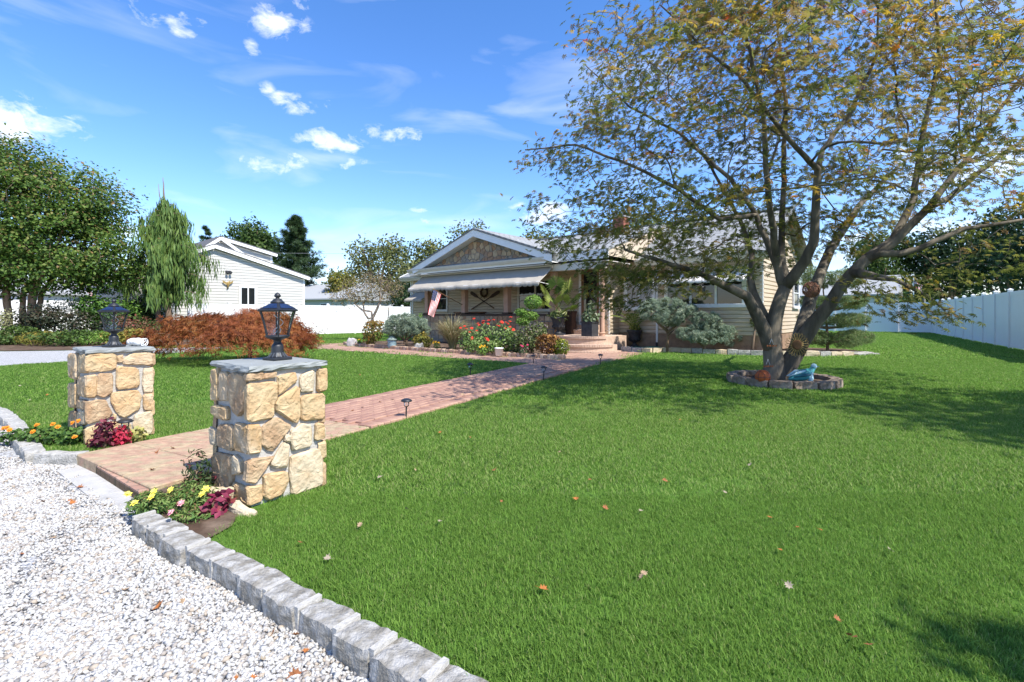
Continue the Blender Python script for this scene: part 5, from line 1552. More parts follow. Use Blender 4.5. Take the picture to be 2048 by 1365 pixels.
def edging(name, label, pts, l, w, h, mats, gap, seed, z=-.02, tilt=.03, part='brick', jit=.005, cat='edging'):
    root = empty(name, (*pts[0], 0), 0, label, cat); o_ = Vector(pts[0])
    r = random.Random(seed); k = seed * 10
    P = [Vector(p) for p in pts]
    seg = [(b - a).length for a, b in zip(P[:-1], P[1:])]; tot = sum(seg); s = 0
    while s < tot - l * .5:
        ll = l * r.uniform(.9, 1.15); m_ = s + ll / 2; i = 0; acc_ = 0
        while i < len(seg) - 1 and acc_ + seg[i] < m_: acc_ += seg[i]; i += 1
        d = (P[i + 1] - P[i]).normalized(); c = P[i] + d * (m_ - acc_) - o_
        b = rough_block(part, ll - gap, w * r.uniform(.92, 1.08), h * r.uniform(.9, 1.1), r.choice(mats), k, jit=jit, nx=2, ny=2, nz=2, round_=.012, parent=root); k += 1
        b.location = (c.x, c.y, z); b.rotation_euler = (r.uniform(-tilt, tilt), r.uniform(-tilt, tilt), math.atan2(d.y, d.x) + r.uniform(-tilt, tilt))
        s += ll
    return root
M_edgeb = mat('edging_brick', (.36, .23, .16), rough=.9, var=.3, vs=6, bump=.8, bs=50, col2=(.46, .36, .27))
M_edgeb2 = mat('edging_brick_tan', (.48, .37, .28), rough=.9, var=.25, vs=6, bump=.8, bs=50, col2=(.36, .25, .18))
edging('brick_edging', 'upright brick edging along the front of the flower bed', [(1.32, 13.6), (1.36, 12.95), (-1.95, 15.08), (-4.75, 17.32), (-6.2, 18.6), (-6.68, 19.3)], .105, .16, .14, [M_edgeb, M_edgeb2, M_edgeb], .008, 21)
edging('stone_edging', 'low pale stone edging along the right bed beneath the blue spruces', [(3.6, 15.85), (4.3, 15.25), (5.1, 15.5), (6.4, 14.7), (7.6, 14.2), (8.8, 14.0), (10.0, 14.05)], .34, .16, .17, [M_granite_w, STONES[3]], .015, 23, part='stone', jit=.012)
for i, (x, y, l, w, r_) in enumerate(((10.5, 14.45, .9, .35, .25), (10.55, 14.85, 1.0, .4, .3))):
    o = rough_block('flagstone', l, w, .07, M_granite_w, 900 + i, jit=.012); o.location = (x, y, -.01); o.rotation_euler = (0, 0, r_)
    tag(o, ('flat pale flagstone at the right end of the stone edging, nearer the lawn', 'flat flagstone tucked under the juniper behind another flagstone')[i], 'flagstone')
ring = empty('tree_ring', (4.77, 8.55, 0), 0, 'ring of rough brown stones round the foot of the big maple', 'edging')
for i in range(15):
    a = 2 * math.pi * i / 15
    b = rough_block('stone', .335, .17, .15, mat('ring_stone', (.20, .15, .11), rough=.9, var=.3, vs=12, bump=1.3, bs=30, col2=(.28, .225, .175)), 600 + i, jit=.012, parent=ring)
    b.location = (.80 * math.cos(a), .80 * math.sin(a), -.02); b.rotation_euler = (random.uniform(-.04, .04), random.uniform(-.04, .04), a + math.pi / 2)

# ------------------------------------------------------------------ shrubs and plants
def stems(root, pts_list, m_, r0=.02, r1=.006, name='stem'):
    mb = MB()
    for pts in pts_list: mb.tube(pts, [r0 + (r1 - r0) * i / (len(pts) - 1) for i in range(len(pts))], 6)
    return mb.build(name, m_, root, smooth=True)
def shrub(name, label, base, blobs, N, size, stops, template=LEAF, cat='shrub', group=None, lo=.6, trunk=None, nj=.6, trans=.25, matname=None, flat=False, up=.3, clump=0):
    root = empty(name, base, 0, label, cat, group)
    if clump:
        k_ = max(1, N // clump); c_, n_ = blob_points(blobs, k_, lo, 1.0, flat)
        d_ = rng.normal(size=(k_ * clump, 3)) + np.repeat(n_, clump, 0) * .5 + np.array([0, 0, .25]); d_ /= np.linalg.norm(d_, axis=1, keepdims=True)
        P = np.repeat(c_, clump, 0) + d_ * size * rng.uniform(.5, 1.1, (k_ * clump, 1)); nn = d_; N = k_ * clump
    else:
        P, nn = blob_points(blobs, N, lo, 1.0, flat)
    nrm = nn + rng.normal(size=nn.shape) * nj + np.array([0, 0, up])
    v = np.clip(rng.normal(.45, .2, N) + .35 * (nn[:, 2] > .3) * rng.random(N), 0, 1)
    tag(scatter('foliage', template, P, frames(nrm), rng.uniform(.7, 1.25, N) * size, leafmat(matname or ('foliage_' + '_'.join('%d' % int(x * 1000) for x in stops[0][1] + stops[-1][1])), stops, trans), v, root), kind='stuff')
    ts = trunk or [[(0, 0, -.05), tuple(Vector(b[0]) * .5 + Vector((0, 0, .02))), b[0]] for b in blobs[:5]]
    stems(root, ts, M_bark2, r0=.025 if not trunk else .05, r1=.01)
    return root
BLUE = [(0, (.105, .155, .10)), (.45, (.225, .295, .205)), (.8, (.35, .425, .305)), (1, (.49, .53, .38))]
JUN = [(0, (.075, .125, .045)), (.5, (.16, .235, .08)), (.9, (.27, .33, .12)), (1, (.30, .26, .14))]
ORG = [(0, (.16, .042, .020)), (.4, (.29, .085, .028)), (.75, (.41, .15, .045)), (1, (.48, .235, .07))]
BRT = [(0, (.065, .15, .02)), (.5, (.14, .27, .038)), (1, (.26, .38, .08))]
def g3(px, py, z=.045): x, y = ground(px, py, z); return Vector((x, y, z))
def pb(px, Y, z=.045): return Vector(((px - 1024) / FPX * Y, Y, z))

shrub('yellow_tipped_bush', 'rounded bush with orange and yellow leaf tips at the left end of the flower bed', pb(745, 17.9), [((0, 0, .55), (.40, .38, .42)), ((-.1, 0, .25), (.26, .26, .22)), ((.08, 0, .82), (.36, .3, .12))], 1500, .075, [(0, (.05, .08, .02)), (.45, (.13, .13, .03)), (.7, (.33, .19, .03)), (1, (.36, .13, .03))])
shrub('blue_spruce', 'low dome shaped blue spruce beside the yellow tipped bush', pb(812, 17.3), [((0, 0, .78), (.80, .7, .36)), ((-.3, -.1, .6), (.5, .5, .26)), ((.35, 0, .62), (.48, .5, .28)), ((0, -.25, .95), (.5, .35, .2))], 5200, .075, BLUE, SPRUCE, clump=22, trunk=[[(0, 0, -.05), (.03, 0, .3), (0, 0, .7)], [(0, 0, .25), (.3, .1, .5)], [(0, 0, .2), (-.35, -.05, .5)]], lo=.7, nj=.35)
shrub('dark_shrub', 'dark shrub poking up behind the dome of blue spruce', pb(808, 19.0), [((0, 0, .8), (.33, .3, .38))], 600, .08, DARK)
shrub('conical_shrub', 'small light green cone shrub at the porch wall left of the grass clump', pb(842, 18.6), [((0, 0, .55), (.24, .24, .35)), ((0, 0, .95), (.13, .13, .28))], 700, .07, BRT)
shrub('leafy_perennial', 'pale green perennial spreading below the blue spruce dome', pb(845, 16.9), [((0, 0, .25), (.35, .25, .28))], 420, .09, YEL)
# ornamental grass
def grass_clump(name, label, base, n, h, rad, stops, w=.012):
    root = empty(name, base, 0, label, 'ornamental grass')
    V, T, vals = [], [], []
    for i in range(n):
        a = random.uniform(0, 2 * math.pi); d = Vector((math.cos(a), math.sin(a), 0)); lean = random.uniform(.1, 1) ** .8 * rad; hh = h * random.uniform(.55, 1)
        s = Vector((-d.y, d.x, 0)) * w; b = d * random.uniform(0, .1); v = random.random(); k0 = len(V)
        for j in range(5):
            f = j / 4; p = b + d * lean * f ** 1.7 + Vector((0, 0, hh * (1.35 * f - .55 * f ** 3 * (lean / rad + .4))))
            V += [tuple(p - s * (1 - f)), tuple(p + s * (1 - f) + Vector((0, 0, .0005)))]; vals += [v, v]
        for j in range(4):
            q = k0 + 2 * j; T += [(q, q + 1, q + 3), (q, q + 3, q + 2)]
    me = tri_mesh('blades', np.array(V), np.array(T), leafmat(name + '_blades', stops, .3), np.array(vals))
    tag(obj('blades', me, root), kind='stuff')
    return root
gr = grass_clump('fountain_grass', 'tall arching pale ornamental grass clump in front of the porch wall', pb(905, 16.2), 700, 1.28, 1.2, [(0, (.18, .18, .07)), (.4, (.36, .33, .16)), (.8, (.52, .46, .29)), (1, (.42, .25, .11))], .016)
# zinnias
M_redfl = mat('red_petals', (.62, .045, .022), rough=.6, var=.2, vs=30)
M_yelfl = mat('yellow_petals', (.72, .42, .02), rough=.6, var=.15, vs=30)
M_orfl = mat('orange_petals', (.78, .28, .02), rough=.6, var=.15, vs=30)
M_palefl = mat('lemon_petals', (.85, .74, .12), rough=.6, var=.1, vs=30)
M_pinkfl = mat('pink_petals', (.80, .38, .40), rough=.6, var=.12, vs=30)
M_eye = mat('flower_eye', (.55, .30, .02), rough=.8)
def bloom_mesh(name, r, m_, n=9, layers=2, cup=.3):
    mb = MB()
    for L_ in range(layers):
        rr = r * (1 - .38 * L_)
        for k in range(n):
            a = 2 * math.pi * (k + .5 * L_) / n; w = math.pi / n * 1.15; z = .012 * L_
            mb.add([(0, 0, z), (rr * .6 * math.cos(a - w), rr * .6 * math.sin(a - w), z + cup * rr * .5), (rr * math.cos(a), rr * math.sin(a), z + cup * rr * .55), (rr * .6 * math.cos(a + w), rr * .6 * math.sin(a + w), z + cup * rr * .5)], [(0, 1, 2, 3)])
    return mb.mesh(name, m_)
ZIN = bloom_mesh('bloom', .055, M_redfl, 9, 3); MARI = bloom_mesh('bloom', .035, M_yelfl, 10, 3, .5); MARIO = bloom_mesh('bloom', .026, M_orfl, 10, 3, .5)
PORT = bloom_mesh('bloom', .025, M_palefl, 6, 2, .6); PORTP = bloom_mesh('bloom', .024, M_pinkfl, 6, 3, .8)
def flower_plant(name, label, base, r, h, N, blooms, mesh, stops, size=.06, group=None, heights=(.8, 1.1), template=LEAF, face=(0, -.5, .8)):
    root = shrub(name, label, base, [((0, 0, h * .45), (r, r, h * .5))], N, size, stops, template, 'flowering plant', group, lo=.3)
    st = []
    for i in range(blooms):
        a = random.uniform(0, 2 * math.pi); q = r * random.uniform(.2, .95); z = h * random.uniform(*heights)
        p = Vector((q * math.cos(a), q * math.sin(a), z)); st.append([(p.x * .3, p.y * .3, 0), tuple(p * .75), tuple(p)])
        o = obj('bloom', mesh, root, p); o.rotation_euler = (Vector(face) + Vector((random.gauss(0, .35), random.gauss(0, .3), random.gauss(0, .2)))).to_track_quat('Z', 'Y').to_euler()
    stems(root, st, mat('green_stem', (.08, .13, .03)), .005, .003, 'flower_stem')
    return root
ZG = [(0, (.07, .14, .025)), (.5, (.15, .24, .055)), (1, (.30, .36, .14))]
for px, Y, r, h, n, b, lab in ((938, 15.3, .34, .75, 420, 7, 'zinnia with clustered red blooms directly right of the arching grass clump'), (968, 14.9, .38, .95, 520, 9, 'tall zinnia with red blooms behind the yellow marigolds'), (1003, 14.6, .40, 1.0, 520, 9, 'tallest red blooming zinnia right behind the white bucket'),
                               (1028, 14.5, .3, .75, 400, 5, 'red zinnia against the purple variegated shrub'), (952, 14.5, .34, .5, 380, 3, 'short zinnia with few red blooms at the brick edging by the grass clump'), (985, 14.25, .34, .45, 380, 2, 'low zinnia with two blooms left of the white bucket')):
    flower_plant('zinnia', lab, pb(px, Y), r, h, n, b, ZIN, ZG, .085, 'red zinnias before the porch wall')
flower_plant('marigold', 'small yellow marigold at the foot of the arching ornamental grass', pb(873, 15.85), .13, .26, 140, 9, MARI, GREEN, .05)
flower_plant('marigold', 'yellow marigold just left of the white bucket', pb(966, 13.95), .15, .26, 160, 8, MARI, BRT, .05)
flower_plant('marigold', 'tiny yellow flowers beside the grey rock at the far left bed corner', pb(720, 18.3), .13, .2, 110, 6, MARI, GREEN, .05)
# cloud topiary
def topiary(label, base, pads, N, size, stops, template=LEAF, name='cloud_topiary', trunk=None, nj=.5):
    return shrub(name, label, base, [((x, y, z), (r, r * .9, r * k)) for x, y, z, r, k in pads], N, size, stops, template, 'topiary', lo=.75, nj=nj, trunk=trunk)
b_ = pb(1052, 15.0)
topiary('bright green cloud topiary with pompom tufts at the right end of the porch wall', b_, [(.22, 0, 1.55, .29, .78), (-.14, 0, 1.24, .2, .7), (.12, -.05, 1.12, .26, .6), (-.1, -.1, .96, .22, .6)], 2600, .055, BRT, trunk=[[(0, 0, -.05), (.04, 0, .5), (-.02, 0, 1.0), (.15, 0, 1.3), (.22, 0, 1.5)], [(0, 0, .9), (-.14, 0, 1.2)], [(0, 0, .8), (.14, -.05, 1.1)]])
shrub('variegated_shrub', 'olive green and purple variegated shrub right of the zinnias', pb(1062, 14.2), [((0, 0, .5), (.48, .42, .40)), ((-.25, 0, .35), (.35, .35, .32)), ((.2, 0, .7), (.34, .3, .28))], 1700, .075, [(0, (.04, .07, .02)), (.5, (.11, .15, .04)), (.75, (.24, .24, .10)), (1, (.20, .13, .20))])
shrub('burgundy_bush', 'orange topped burgundy bush at the right front corner of the flower bed', pb(1095, 13.5), [((0, 0, .32), (.36, .3, .28)), ((.02, 0, .5), (.3, .26, .12))], 1200, .07, [(0, (.07, .03, .02)), (.45, (.16, .07, .025)), (.75, (.34, .16, .03)), (1, (.48, .27, .07))])
shrub('lime_bush', 'low lime green bush at the bed corner beside the brick steps', pb(1121, 13.45), [((0, 0, .25), (.26, .26, .25))], 700, .065, [(0, (.05, .08, .01)), (.5, (.15, .20, .02)), (1, (.36, .34, .03))])
flower_plant('coleus', 'low pink and red leaved coleus at the bed edge before the variegated shrub', pb(1047, 13.65), .16, .3, 220, 3, bloom_mesh('bloom', .04, mat('magenta_petals', (.5, .05, .12)), 7, 2), [(0, (.05, .08, .03)), (.5, (.12, .17, .08)), (1, (.30, .07, .10))], .06)
# spruce at the right bed
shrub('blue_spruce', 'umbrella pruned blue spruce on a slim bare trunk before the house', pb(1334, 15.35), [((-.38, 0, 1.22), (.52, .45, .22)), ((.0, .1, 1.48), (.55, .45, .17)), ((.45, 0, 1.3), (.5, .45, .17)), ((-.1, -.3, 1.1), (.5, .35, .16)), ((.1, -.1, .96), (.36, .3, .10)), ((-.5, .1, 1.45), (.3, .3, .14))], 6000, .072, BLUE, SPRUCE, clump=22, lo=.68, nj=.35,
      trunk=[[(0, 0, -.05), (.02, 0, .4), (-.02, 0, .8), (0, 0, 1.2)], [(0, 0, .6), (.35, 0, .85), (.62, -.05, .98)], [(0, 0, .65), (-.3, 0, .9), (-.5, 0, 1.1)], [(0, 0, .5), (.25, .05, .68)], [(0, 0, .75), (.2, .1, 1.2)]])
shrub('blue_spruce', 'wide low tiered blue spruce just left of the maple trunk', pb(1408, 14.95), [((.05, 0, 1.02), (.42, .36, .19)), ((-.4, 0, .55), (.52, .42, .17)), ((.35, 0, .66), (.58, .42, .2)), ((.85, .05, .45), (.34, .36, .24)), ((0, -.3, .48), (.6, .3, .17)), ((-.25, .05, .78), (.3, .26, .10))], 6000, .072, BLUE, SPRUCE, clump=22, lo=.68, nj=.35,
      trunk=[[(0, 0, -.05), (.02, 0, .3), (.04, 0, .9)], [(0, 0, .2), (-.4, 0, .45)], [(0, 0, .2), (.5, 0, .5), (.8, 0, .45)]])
jb = pb(1655, 15.0)
def tier_pads(tiers):
    out = []
    for cx, cz, rx, rz, n in tiers:
        for i in range(n):
            f = (i + .5) / n * 2 - 1
            out.append(((cx + rx * .80 * f, .35 * math.sin(i * 2.1), cz + .05 * math.cos(i * 1.9) * 1), (rx / n * 1.45, .5, rz)))
    return out
shrub('tiered_juniper', 'cloud pruned juniper in flat tiers behind the maple trunk', jb, tier_pads([(.35, .42, 1.25, .21, 5), (.30, .98, 1.2, .17, 5), (.20, 1.52, 1.0, .15, 4), (-.12, 2.28, .85, .28, 3)]), 22000, .062, JUN, TUFT, clump=9, lo=.72, nj=.45,
      trunk=[[(0, 0, -.05), (.03, .05, .5), (-.05, 0, 1.2), (-.1, .05, 1.9), (-.12, 0, 2.3)]] + [[(0, 0, z), (x * .5, 0, z + .02), (x, 0, z + .12)] for z, x in ((.3, 1.0), (.3, -.6), (.75, .9), (.75, -.7), (1.3, .7), (1.3, -.6), (1.35, .9))])
shrub('standard_shrub', 'slim bare stemmed little tree with a small leafy head by the house corner', pb(1503, 14.6), [((.12, 0, .95), (.17, .17, .16))], 260, .06, OLIVE, cat='small tree', trunk=[[(0, 0, -.05), (.06, 0, .4), (.11, 0, .8), (.1, 0, .95)]])

# left side shrubs
def far_shrub(px, Y, w, h, st, N, size, lab, name='shrub', tpl=LEAF, z0=.0, up=.3):
    c = pb(px, Y, 0); r = random.Random(int(px))
    bl = [((0, 0, z0 + (h - z0) * .45), (w * .5, w * .42, (h - z0) * .5))] + [((r.uniform(-.35, .35) * w, r.uniform(-.35, .1) * w, z0 + (h - z0) * r.uniform(.3, .8)), (w * .22, w * .22, (h - z0) * .24)) for _ in range(6)]
    return shrub(name, lab, c, bl, N, size, st, tpl, lo=.62, up=up)
far_shrub(238, 22.5, 2.5, 2.15, [(0, (.03, .08, .012)), (.5, (.065, .15, .02)), (1, (.14, .24, .04))], 3400, .13, 'bright green yew mound behind the left lantern', 'yew')
far_shrub(288, 24.5, 2.6, 2.2, DARK, 2600, .14, 'very dark evergreen beneath the weeping conifer', 'evergreen_shrub')
far_shrub(130, 21.0, 3.4, 1.55, [(0, (.012, .022, .010)), (.6, (.035, .045, .02)), (1, (.09, .06, .04))], 3600, .12, 'dark purple green shrub between the tan trunks and the left lantern', 'dark_shrub')
far_shrub(278, 20.5, 1.7, 1.25, [(0, (.05, .06, .02)), (.5, (.13, .10, .04)), (1, (.30, .06, .06))], 1500, .10, 'reddish shrub right of the left lantern', 'red_shrub')
far_shrub(300, 21.5, 1.3, 1.05, GREEN, 1000, .11, 'green shrub left of the orange maple', 'green_shrub')
far_shrub(-5, 20.0, 1.3, 1.45, [(0, (.14, .15, .07)), (.5, (.26, .27, .13)), (1, (.42, .40, .22))], 1500, .09, 'pale variegated shrub at the left picture edge under the trees', 'variegated_shrub')
far_shrub(145, 22.5, 2.2, 2.0, [(0, (.10, .14, .09)), (1, (.26, .32, .22))], 900, .14, 'grey green weeping shrub behind the dark purple shrub', 'weeping_shrub', NARROW, 1.1, up=-.2)
for i, (px, Y, w, h, st, lab) in enumerate(((30, 19.3, 2.0, .75, GREEN, 'low green perennials at the foot of the tan trunks'), (85, 18.8, 1.8, .6, YEL, 'yellow green low plant in front of the tan trunks'), (140, 18.6, 1.9, .62, GREEN, 'low leafy plant at the drive edge below the dark shrub'),
                                          (195, 18.9, 1.8, .65, BRT, 'bright green low plant directly left of the left lantern base'), (245, 19.2, 1.5, .7, YEL, 'yellow green low plant right of the left lantern base'), (-40, 19.0, 2.4, .9, GREEN, 'low green plants at the left picture edge'))):
    far_shrub(px, Y, w, h, st, 1100, .11, lab, 'perennial', NARROW if i % 2 else LEAF)
far_shrub(372, 25.8, 1.2, 1.2, DARK, 700, .12, 'dark bush at the left end of the lattice fence', 'dark_shrub')
for i, (px, Y, w, h) in enumerate(((-180, 23, 3, 2), (-320, 21, 3.5, 2.4))):
    far_shrub(px, Y, w, h, GREEN, 900, .15, ('leafy shrub out of frame left of the tan trunks', 'farthest shrub out of frame to the left')[i], 'green_shrub')

# orange lace-leaf maple
def lace_maple():
    base = pb(499, 12.3, 0)
    root = empty('laceleaf_maple', base, 0, 'low spreading orange laceleaf maple on a short trunk behind the near lantern', 'tree')
    B = Branches()
    B.limb([(0, 0, -.05), (.02, 0, .3), (-.02, .02, .58)], [.06, .05, .045])
    nP = 460; ph = rng.uniform(0, 2 * np.pi, nP); q = rng.random(nP) ** .55
    rx = np.where(np.cos(ph) < 0, 2.75, 1.5)
    x, y = q * np.cos(ph) * rx, q * np.sin(ph) * 1.5
    z = 1.20 - .58 * q ** 2.2 + .10 * np.sin(x * 3.1) + rng.normal(0, .05, nP) - rng.random(nP) ** 2 * .38
    P = np.stack([x, y, z], 1); P = P[np.argsort(np.hypot(x, y))]
    tips = B.grow(P, .15)
    B.build('trunk', M_bark2, root, tip=.0045, ex=.36)
    pos, nrm, val = [], [], []
    for t_, d in tips:
        p = np.array(B.P[t_]); k = 30
        off = rng.normal(size=(k, 3)) * np.array([.15, .15, .055]); pos.append(p + off)
        out = np.array([p[0], p[1], 0]) / (np.hypot(p[0], p[1]) + .01)
        nrm.append(rng.normal(size=(k, 3)) * .5 + out * .7 + np.array([0, 0, .7])); val.append(np.clip(rng.normal(.5, .22, k) + .12 * math.sin(p[0] * 3 + p[1] * 2), 0, 1))
    pos, nrm, val = map(np.concatenate, (pos, nrm, val))
    tag(scatter('crown', LACE, pos, frames(nrm), rng.uniform(.075, .12, len(pos)), leafmat('orange_lace', ORG, .3), val, root), kind='stuff')
lace_maple()
# small half-bare tree before the lattice fence
def bare_tree():
    base = pb(745, 22.5, 0)
    root = empty('bare_tree', base, 0, 'small crooked almost leafless tree in front of the lattice fence', 'tree')
    B = Branches()
    a = B.limb([(0, 0, -.05), (.02, 0, .6), (.0, 0, 1.05)], [.09, .075, .07])
    l = B.limb([(-.2, 0, 1.02), (-.4, .0, 1.35), (-.9, .1, 1.75)], [.05, .04, .03], a); c = B.limb([(-.05, 0, 1.35), (-.4, 0, 1.4), (-.45, .05, 1.75), (-.2, .1, 2.0)], [.05, .045, .04, .03], a)
    d = B.limb([(.2, 0, 1.45), (.35, 0, 1.8), (.3, .1, 2.3)], [.055, .045, .03], a); e = B.limb([(.25, 0, .72), (.7, 0, .75), (.75, 0, 1.55)], [.03, .03, .02], B.nearest((0, 0, .85)))
    P, _ = blob_points([((0, 0, 2.45), (1.5, 1.2, .75)), ((-1.2, 0, 2.0), (.8, .7, .5))], 420, .2, 1)
    P = P[P[:, 2] > 1.75]; P = P[np.argsort(np.linalg.norm(P - np.array([0, 0, 1.3]), axis=1))]
    tips = B.grow(P, .2); B.build('trunk', mat('grey_twig_bark', (.26, .21, .17), rough=.9, var=.25), root, tip=.007, ex=.36)
    pos = np.concatenate([np.array(B.P[t_])[None] + rng.normal(0, .12, (7, 3)) for t_, _ in tips])
    tag(scatter('crown', LEAF, pos, frames(rng.normal(size=pos.shape)), rng.uniform(.05, .10, len(pos)), leafmat('sparse_leaves', [(0, (.10, .09, .04)), (.5, (.2, .17, .08)), (1, (.33, .24, .1))], .3), None, root), kind='stuff')
bare_tree()

# ------------------------------------------------------------------ plants at the pillars
def foliage_ball(name, label, base, blobs, N, size, stops, tpl=LEAF, cat='plant', blooms=(), trans=.25):
    root = shrub(name, label, base, blobs, N, size, stops, tpl, cat, lo=.25, trans=trans)
    for p, me in blooms:
        o = obj('bloom', me, root, p); o.rotation_euler = (Vector((0, -.55, .8)) + Vector((random.gauss(0, .2), random.gauss(0, .2), 0))).to_track_quat('Z', 'Y').to_euler()
    return root
pbase = Vector((-2.08, 2.97, .0))
def rel(px, py, z): x, y = ground(px, py, z); return Vector((x - pbase.x, y - pbase.y, z))
PT_ = [(255 + 0, 990, .10, PORT), (270, 1008, .10, PORT), (304, 996, .11, PORT), (343, 981, .12, PORT), (405, 990, .10, PORT), (412, 979, .12, PORT), (345, 1027, .09, PORTP), (364, 1008, .09, PORTP), (309, 985, .12, PORT)]
foliage_ball('moss_rose', 'low moss rose with pale yellow and pink blooms between kerb and near pillar', pbase, [((-.12, .0, .04), (.15, .12, .06)), ((.06, 0, .045), (.16, .13, .07)), ((.04, .12, .05), (.16, .10, .08)), ((.20, -.14, .025), (.13, .10, .04)), ((-.2, .05, .035), (.09, .09, .05))], 3200, .036,
             [(0, (.045, .10, .02)), (.5, (.10, .19, .04)), (.85, (.22, .28, .08)), (1, (.18, .10, .05))], NARROW, 'flowering plant', [(rel(a, b, z), me) for a, b, z, me in PT_])
foliage_ball('coleus', 'small maroon leaved plant on the soil between kerb and near pillar', Vector((*ground(437, 1030), .01)), [((0, 0, .06), (.07, .07, .06))], 60, .065, [(0, (.10, .015, .03)), (.7, (.25, .03, .07)), (1, (.35, .14, .05))])
foliage_ball('spindly_plant', 'dark spindly plant in the shade against the left side of the near pillar', Vector((*ground(392, 985), .01)), [((0, 0, .14), (.09, .08, .14)), ((.03, 0, .06), (.12, .10, .07))], 320, .05, [(0, (.02, .04, .012)), (.6, (.05, .09, .025)), (1, (.14, .03, .04))], NARROW)
for i, (px, py, l, w, h, rz) in enumerate(((424, 1000, .12, .05, .10, .6), (447, 1012, .10, .05, .13, 1.2), (487, 1026, .2, .06, .07, -.35))):
    o = rough_block('foot_stone', l, w, h, STONES[3], 950 + i, jit=.012); x, y = ground(px, py); o.location = (x, y, -.02); o.rotation_euler = (random.uniform(-.4, .4), random.uniform(-.3, .3), rz)
    tag(o, ('pale stone shard leaning at the left foot of the near pillar', 'upright pale stone chip at the foot of the near pillar corner', 'long flat pale stone at the near pillar front foot')[i], 'stone')
foliage_ball('coleus', 'maroon leaved coleus against the front of the left pillar', Vector((*ground(208, 898), 0)), [((0, 0, .12), (.085, .08, .13)), ((.03, 0, .19), (.085, .08, .09)), ((-.06, 0, .07), (.08, .07, .06))], 300, .045, [(0, (.05, .012, .02)), (.6, (.13, .02, .04)), (1, (.26, .06, .08))])
foliage_ball('coleus', 'bright crimson coleus beside the maroon one at the left pillar', Vector((*ground(240, 893), 0)), [((0, 0, .08), (.085, .075, .09))], 320, .038, [(0, (.25, .015, .03)), (.6, (.50, .03, .07)), (1, (.62, .10, .14))])
foliage_ball('coleus', 'small yellow green plant at the right foot of the left pillar', Vector((*ground(275, 886), 0)), [((0, 0, .07), (.07, .07, .07))], 160, .05, [(0, (.16, .19, .05)), (.6, (.42, .40, .12)), (1, (.62, .55, .22))])
mb_ = Vector((*ground(105, 887), 0))
foliage_ball('marigold', 'low marigold patch with orange blooms left of the left pillar', mb_, [((-.35, .12, .045), (.3, .12, .06)), ((0, 0, .06), (.3, .13, .08)), ((.22, 0, .07), (.16, .12, .09))], 1300, .045, [(0, (.03, .07, .012)), (.6, (.07, .14, .025)), (1, (.12, .2, .04))], LEAF, 'flowering plant',
             [((x, y, z), MARIO) for x, y, z in ((-.52, .1, .12), (-.42, .02, .12), (-.3, .16, .13), (-.05, .06, .16), (.05, .0, .15), (.12, .08, .17), (.22, .03, .2), (-.12, -.06, .12), (.3, -.1, .08), (-.62, .16, .1), (.18, .1, .18))])

# ------------------------------------------------------------------ path lights
def path_light(px, py, top, label, first=[None]):
    x, y = ground(px, py)
    h = max(.22, EYE - (top - HOR) / FPX * y)
    root = empty('path_light', (x, y, 0), 0, label, 'path light', 'solar lights along the brick path')
    MB().tube([(0, 0, -.05), (0, 0, h * .62)], .009, 8).build('stake', M_black, root)
    MB().lathe([(.012, h * .58), (.030, h * .66), (.034, h * .88)], 12).build('lens', M_lglass, root, smooth=True)
    MB().lathe([(.062, h * .86), (.066, h * .885), (.05, h * .95), (.03, h * .985), (.005, h)], 16).build('lamp_cap', M_black, root, smooth=True)
    root.rotation_euler = (random.uniform(-.04, .04), random.uniform(-.05, .05), 0)
for px, py, top, lab in ((812, 839, 797, 'black solar path light nearest the pillars at the right path edge'), (941, 754, 726, 'solar path light on the small lawn left of the brick path'), (1067, 730, 710, 'solar path light at the corner where the two brick paths meet'),
                         (1087, 761, 732, 'solar path light right of the brick path in the maple shade'), (1201, 732, 708, 'solar path light right of the path nearest the brick steps'), (250, 884, 842, 'solar path light standing among the red coleus at the left pillar')):
    path_light(px, py, top, lab)

# ------------------------------------------------------------------ things at the house
M_urn = mat('dark_urn', (.045, .045, .048), rough=.55, var=.3, vs=12, bump=.3, bs=60)
M_palm = [(0, (.08, .15, .025)), (.5, (.18, .28, .045)), (1, (.36, .42, .11))]
def urn(name, label, loc, h, r):
    root = empty(name, loc, 0, label, 'urn')
    MB().box(-r * .62, r * .62, -r * .62, r * .62, 0, h * .08).build('plinth', M_urn, root)
    MB().lathe([(r * .5, h * .08), (r * .42, h * .14), (r * .22, h * .24), (r * .26, h * .30), (r * .55, h * .38), (r * .72, h * .5), (r * .70, h * .62), (r * .78, h * .8), (r * 1.0, h * .94), (r * 1.02, h), (r * .9, h), (r * .86, h * .93)], 20).build('bowl', M_urn, root, smooth=True)
    mb = MB()
    for k in range(12):
        a = 2 * math.pi * k / 12; mb.tube([(r * .52 * math.cos(a), r * .52 * math.sin(a), h * .36), (r * .74 * math.cos(a), r * .74 * math.sin(a), h * .46), (r * .76 * math.cos(a), r * .76 * math.sin(a), h * .56)], [.012, .022, .012], 5)
    tag(mb.build('gadroon', M_urn, root), kind='stuff')
    return root
